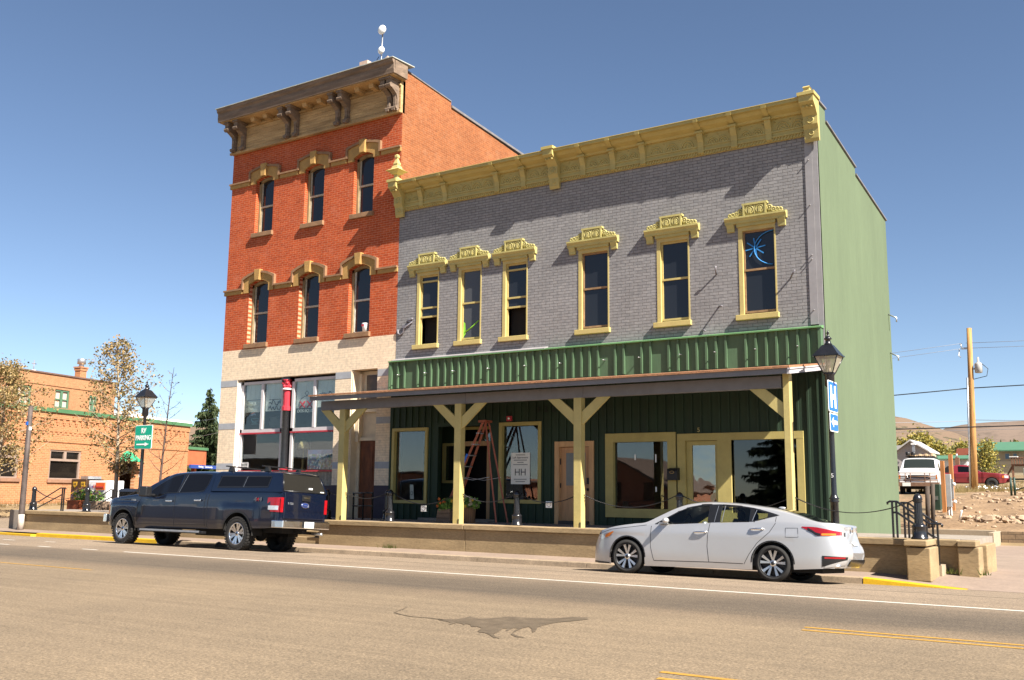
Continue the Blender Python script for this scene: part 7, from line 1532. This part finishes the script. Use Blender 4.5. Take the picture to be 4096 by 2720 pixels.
t = thing('long_white_shed', (-15.5, 98, 3.3), 'low white shed with green roof and a brown flue behind the timber posts', 'shed'); MB().box(-17.5, -14.1, 98.2, 102, 3, 4.93).build('wall', M('shed_white', (.58, .58, .56), .7, .06), t); MB().prism([(97.8, 4.9), (97.8, 4.98), (100, 5.35), (102.3, 4.98), (102.3, 4.9)], -17.8, -13.9, 'x').build('roof', gh_roof, t)
fl = MB().box(-15.0, -14.65, 97.5, 97.8, 3.2, 5.05).build('flue_box', dk, t); MB().tube([(-14.85, 97.65, 5.05), (-14.85, 97.65, 5.4)], .08, 8).build('flue_pipe', galv, fl)
t = thing('grey_house', (-18.6, 95.5, 3.2), 'grey gabled house with a flue behind the white van', 'house'); gm = M('siding_grey', (.36, .33, .32), .8, .08, 2, 0, stretch=(.2, 1, 8)); MB().prism([(-20.1, 3), (-16.9, 3), (-16.9, 5.55), (-18.35, 6.5), (-20.1, 5.2)], 95.5, 100, 'y').build('gable_wall', gm, t)
m = MB(); m.prism([(-20.4, 5.0), (-18.35, 6.52), (-16.7, 5.45), (-16.7, 5.58), (-18.35, 6.66), (-20.4, 5.14)], 95.1, 100.2, 'y'); m.build('roof', M('roof_grey_pale', (.45, .43, .41), .7, .08), t); MB().prism([(-26, 6.2), (-18.7, 6.2), (-18.7, 5.3), (-26, 5.3)], 96.5, 101, 'y').build('rear_roof', M('roof_grey_pale', (.45, .43, .41)), t); MB().box(-18.12, -17.9, 94.8, 95.0, 5.2, 6.15).build('flue', galv, t); MB().box(-18.2, -17.8, 94.75, 95.05, 6.15, 6.3).build('flue_cap', white_plain, t)
t = thing('green_transformer', (-8.6, 92, 3), 'pale green utility box under the deck at the right edge', 'utility box'); MB().box(-8.9, -6.5, 91.5, 92.5, 2.3, 3.9).build('body', M('pale_green_box', (.40, .47, .40), .6, .08), t, bevel=.05)
# trees: each its own, near copies share a shape
def btree(label, x, y, h, r, seed, leaf, leaf2, n=1900, ls=.26):
    return tree('aspen_tree', label, x, y, gh(x, y)-.3, h, lambda f: r*max(.25, math.sin(min(1, f*.95+.1)*math.pi*.85)), 26, n, ls, seed, bark_pale, leaf, .14, 'trees beyond the lot', leaf2, .18, (0, 0), .7)
btree('yellow-green aspen touching the green side wall above the van', -26.3, 122, 4.0, 1.3, 51, ylw_leaf, grn_leaf); btree('yellow-green aspen second from the green side wall', -24.2, 121, 4.3, 1.3, 52, ylw_leaf, grn_leaf)
btree('tallest yellow aspen above the grey gable', -22.0, 120, 4.9, 1.45, 53, ylw_leaf, grn_leaf, 2800); btree('aspen with a green crown right of the tallest yellow one', -20.1, 121, 3.6, 1.3, 54, grn_leaf, ylw_leaf)
btree('low yellow-green bush-like aspen in the gap left of the red roof', -19.0, 112, 1.5, 1.1, 55, ylw_leaf, grn_leaf, 1500); btree('dense green-yellow aspen just left of the utility pole', -18.0, 124, 3.6, 1.35, 56, grn_leaf, ylw_leaf); btree('small aspen right of the utility pole above the green roof', -15.0, 128, 2.9, 1.1, 57, grn_leaf, ylw_leaf, 1500)
btree('aspen poking over the middle of the green roof', -12.6, 128, 3.4, .8, 58, ylw_leaf, grn_leaf, 1200); btree('low aspen over the green roof between two others', -11.2, 128, 2.6, 1.0, 59, grn_leaf, ylw_leaf, 1200); btree('aspen over the right part of the green roof', -8.6, 126, 3.8, 1.0, 60, grn_leaf, ylw_leaf, 1500); btree('aspen over the green roof at the right edge', -6.9, 127, 3.5, 1.1, 61, ylw_leaf, grn_leaf, 1500)
tree('birch_tree', 'slender pale-trunked tree in front of the green-roofed building', -11.9, 94, 2.6, 3.6, lambda f: 1.15*max(.2, 1-f*.75), 26, 1700, .17, 62, bark_pale, grn_leaf, .07, None, ylw_leaf, .15, (0, 0), .7)
# treeline in the valley, one mass far off
m = MB(); rnd = random.Random(77)
for k in range(1500):
    a = rnd.uniform(-13, -3); d = rnd.uniform(350, 900); x, y = math.sin(R(a))*d, math.cos(R(a))*d; z = gh(x, y); h = rnd.uniform(5, 11); m.lathe([(h*.2, z+h*.1), (h*.16, z+h*.45), (.1, z+h)], x, y, 5, smooth=False)
tag(m.build('treeline', leafmat('far_trees', (.035, .04, .02), (.10, .10, .035), .05)), kind='stuff')
# rubble, stones, weeds and scraps on the bank
stone_m = M('rubble_stone', (.30, .205, .13), .9, .25, 3, .4, c2=(.42, .31, .21)); rnd = random.Random(21)
def stone(m, x, y, z, s):
    n = len(m.v); m.ball((x, y, z), s, 7, (rnd.uniform(.8, 1.5), rnd.uniform(.7, 1.1), rnd.uniform(.5, .85)))
    for i in range(n, len(m.v)): a, b, c = m.v[i]; m.v[i] = (a+rnd.gauss(0, s*.14), b+rnd.gauss(0, s*.14), c+rnd.gauss(0, s*.12))
    for i in range(len(m.sm)): m.sm[i] = False
m = MB()
for k in range(150):
    x = rnd.uniform(-5.7, 3); y = rnd.uniform(37.7, 39.6); stone(m, x, y, dirt_h(x, y)+rnd.uniform(-.05, .12), rnd.uniform(.06, .19))
for k in range(420):
    x = rnd.uniform(-7.6, 4); y = rnd.uniform(36, 57); stone(m, x, y, dirt_h(x, y)+.01, abs(rnd.gauss(.03, .05))+.02)
for k in range(70):
    x = rnd.uniform(-6, 3); y = rnd.uniform(46, 50); stone(m, x, y, dirt_h(x, y)+.03, rnd.uniform(.05, .14))
tag(m.build('rubble', stone_m), kind='stuff')
m = MB(); m2 = MB()
for k in range(2600):
    x = rnd.uniform(-11, 4); y = 57+abs(rnd.gauss(0, 4.5)) if k % 3 else rnd.uniform(66, 95); z = max(gh(x, y), dirt_h(x, y) if y < 63.9 else -9); h = rnd.uniform(.1, .45); a = rnd.random()*6.28; m.add([(x-.03, y, z), (x+.03, y, z), (x+h*.4*math.cos(a), y, z+h)], [(0,1,2)])
for k in range(220):
    x = rnd.choice((-3.6, -3.3, -2.9, -16.5))+rnd.gauss(0, .12); y = 20.5 if x > -10 else 19.72; y += rnd.gauss(0, .05); h = rnd.uniform(.03, .14); a = rnd.random()*6.28; m2.add([(x-.012, y, .03), (x+.012, y, .03), (x+h*.5*math.cos(a), y-.02, .03+h)], [(0,1,2)])
tag(m.build('dry_grass', wd), kind='stuff'); tag(m2.build('weeds', leafmat('weed_green', (.10, .16, .03), (.25, .26, .08), .2)), kind='stuff')
m = MB()
for k in range(26):
    x = rnd.uniform(-9.4, -6.8); y = rnd.uniform(63, 66); z = gh(x, y)+.08; a = rnd.random()*3.1; L = rnd.uniform(.2, .7); m.tube([(x, y, z), (x+L*math.cos(a), y+L*math.sin(a), z+rnd.uniform(0, .2))], rnd.uniform(.03, .07), 5)
tag(m.build('scrap_pile', white_plain), kind='stuff')
m = MB(); m.box(-8.9, -7.7, 42.6, 42.75, .5, .62); m.box(-7.8, -6.9, 39.2, 39.4, .35, .5); m.box(-7.7, -6.8, 38.6, 38.8, .3, .45)
tag(m.build('earth_edging', boxw), kind='stuff')
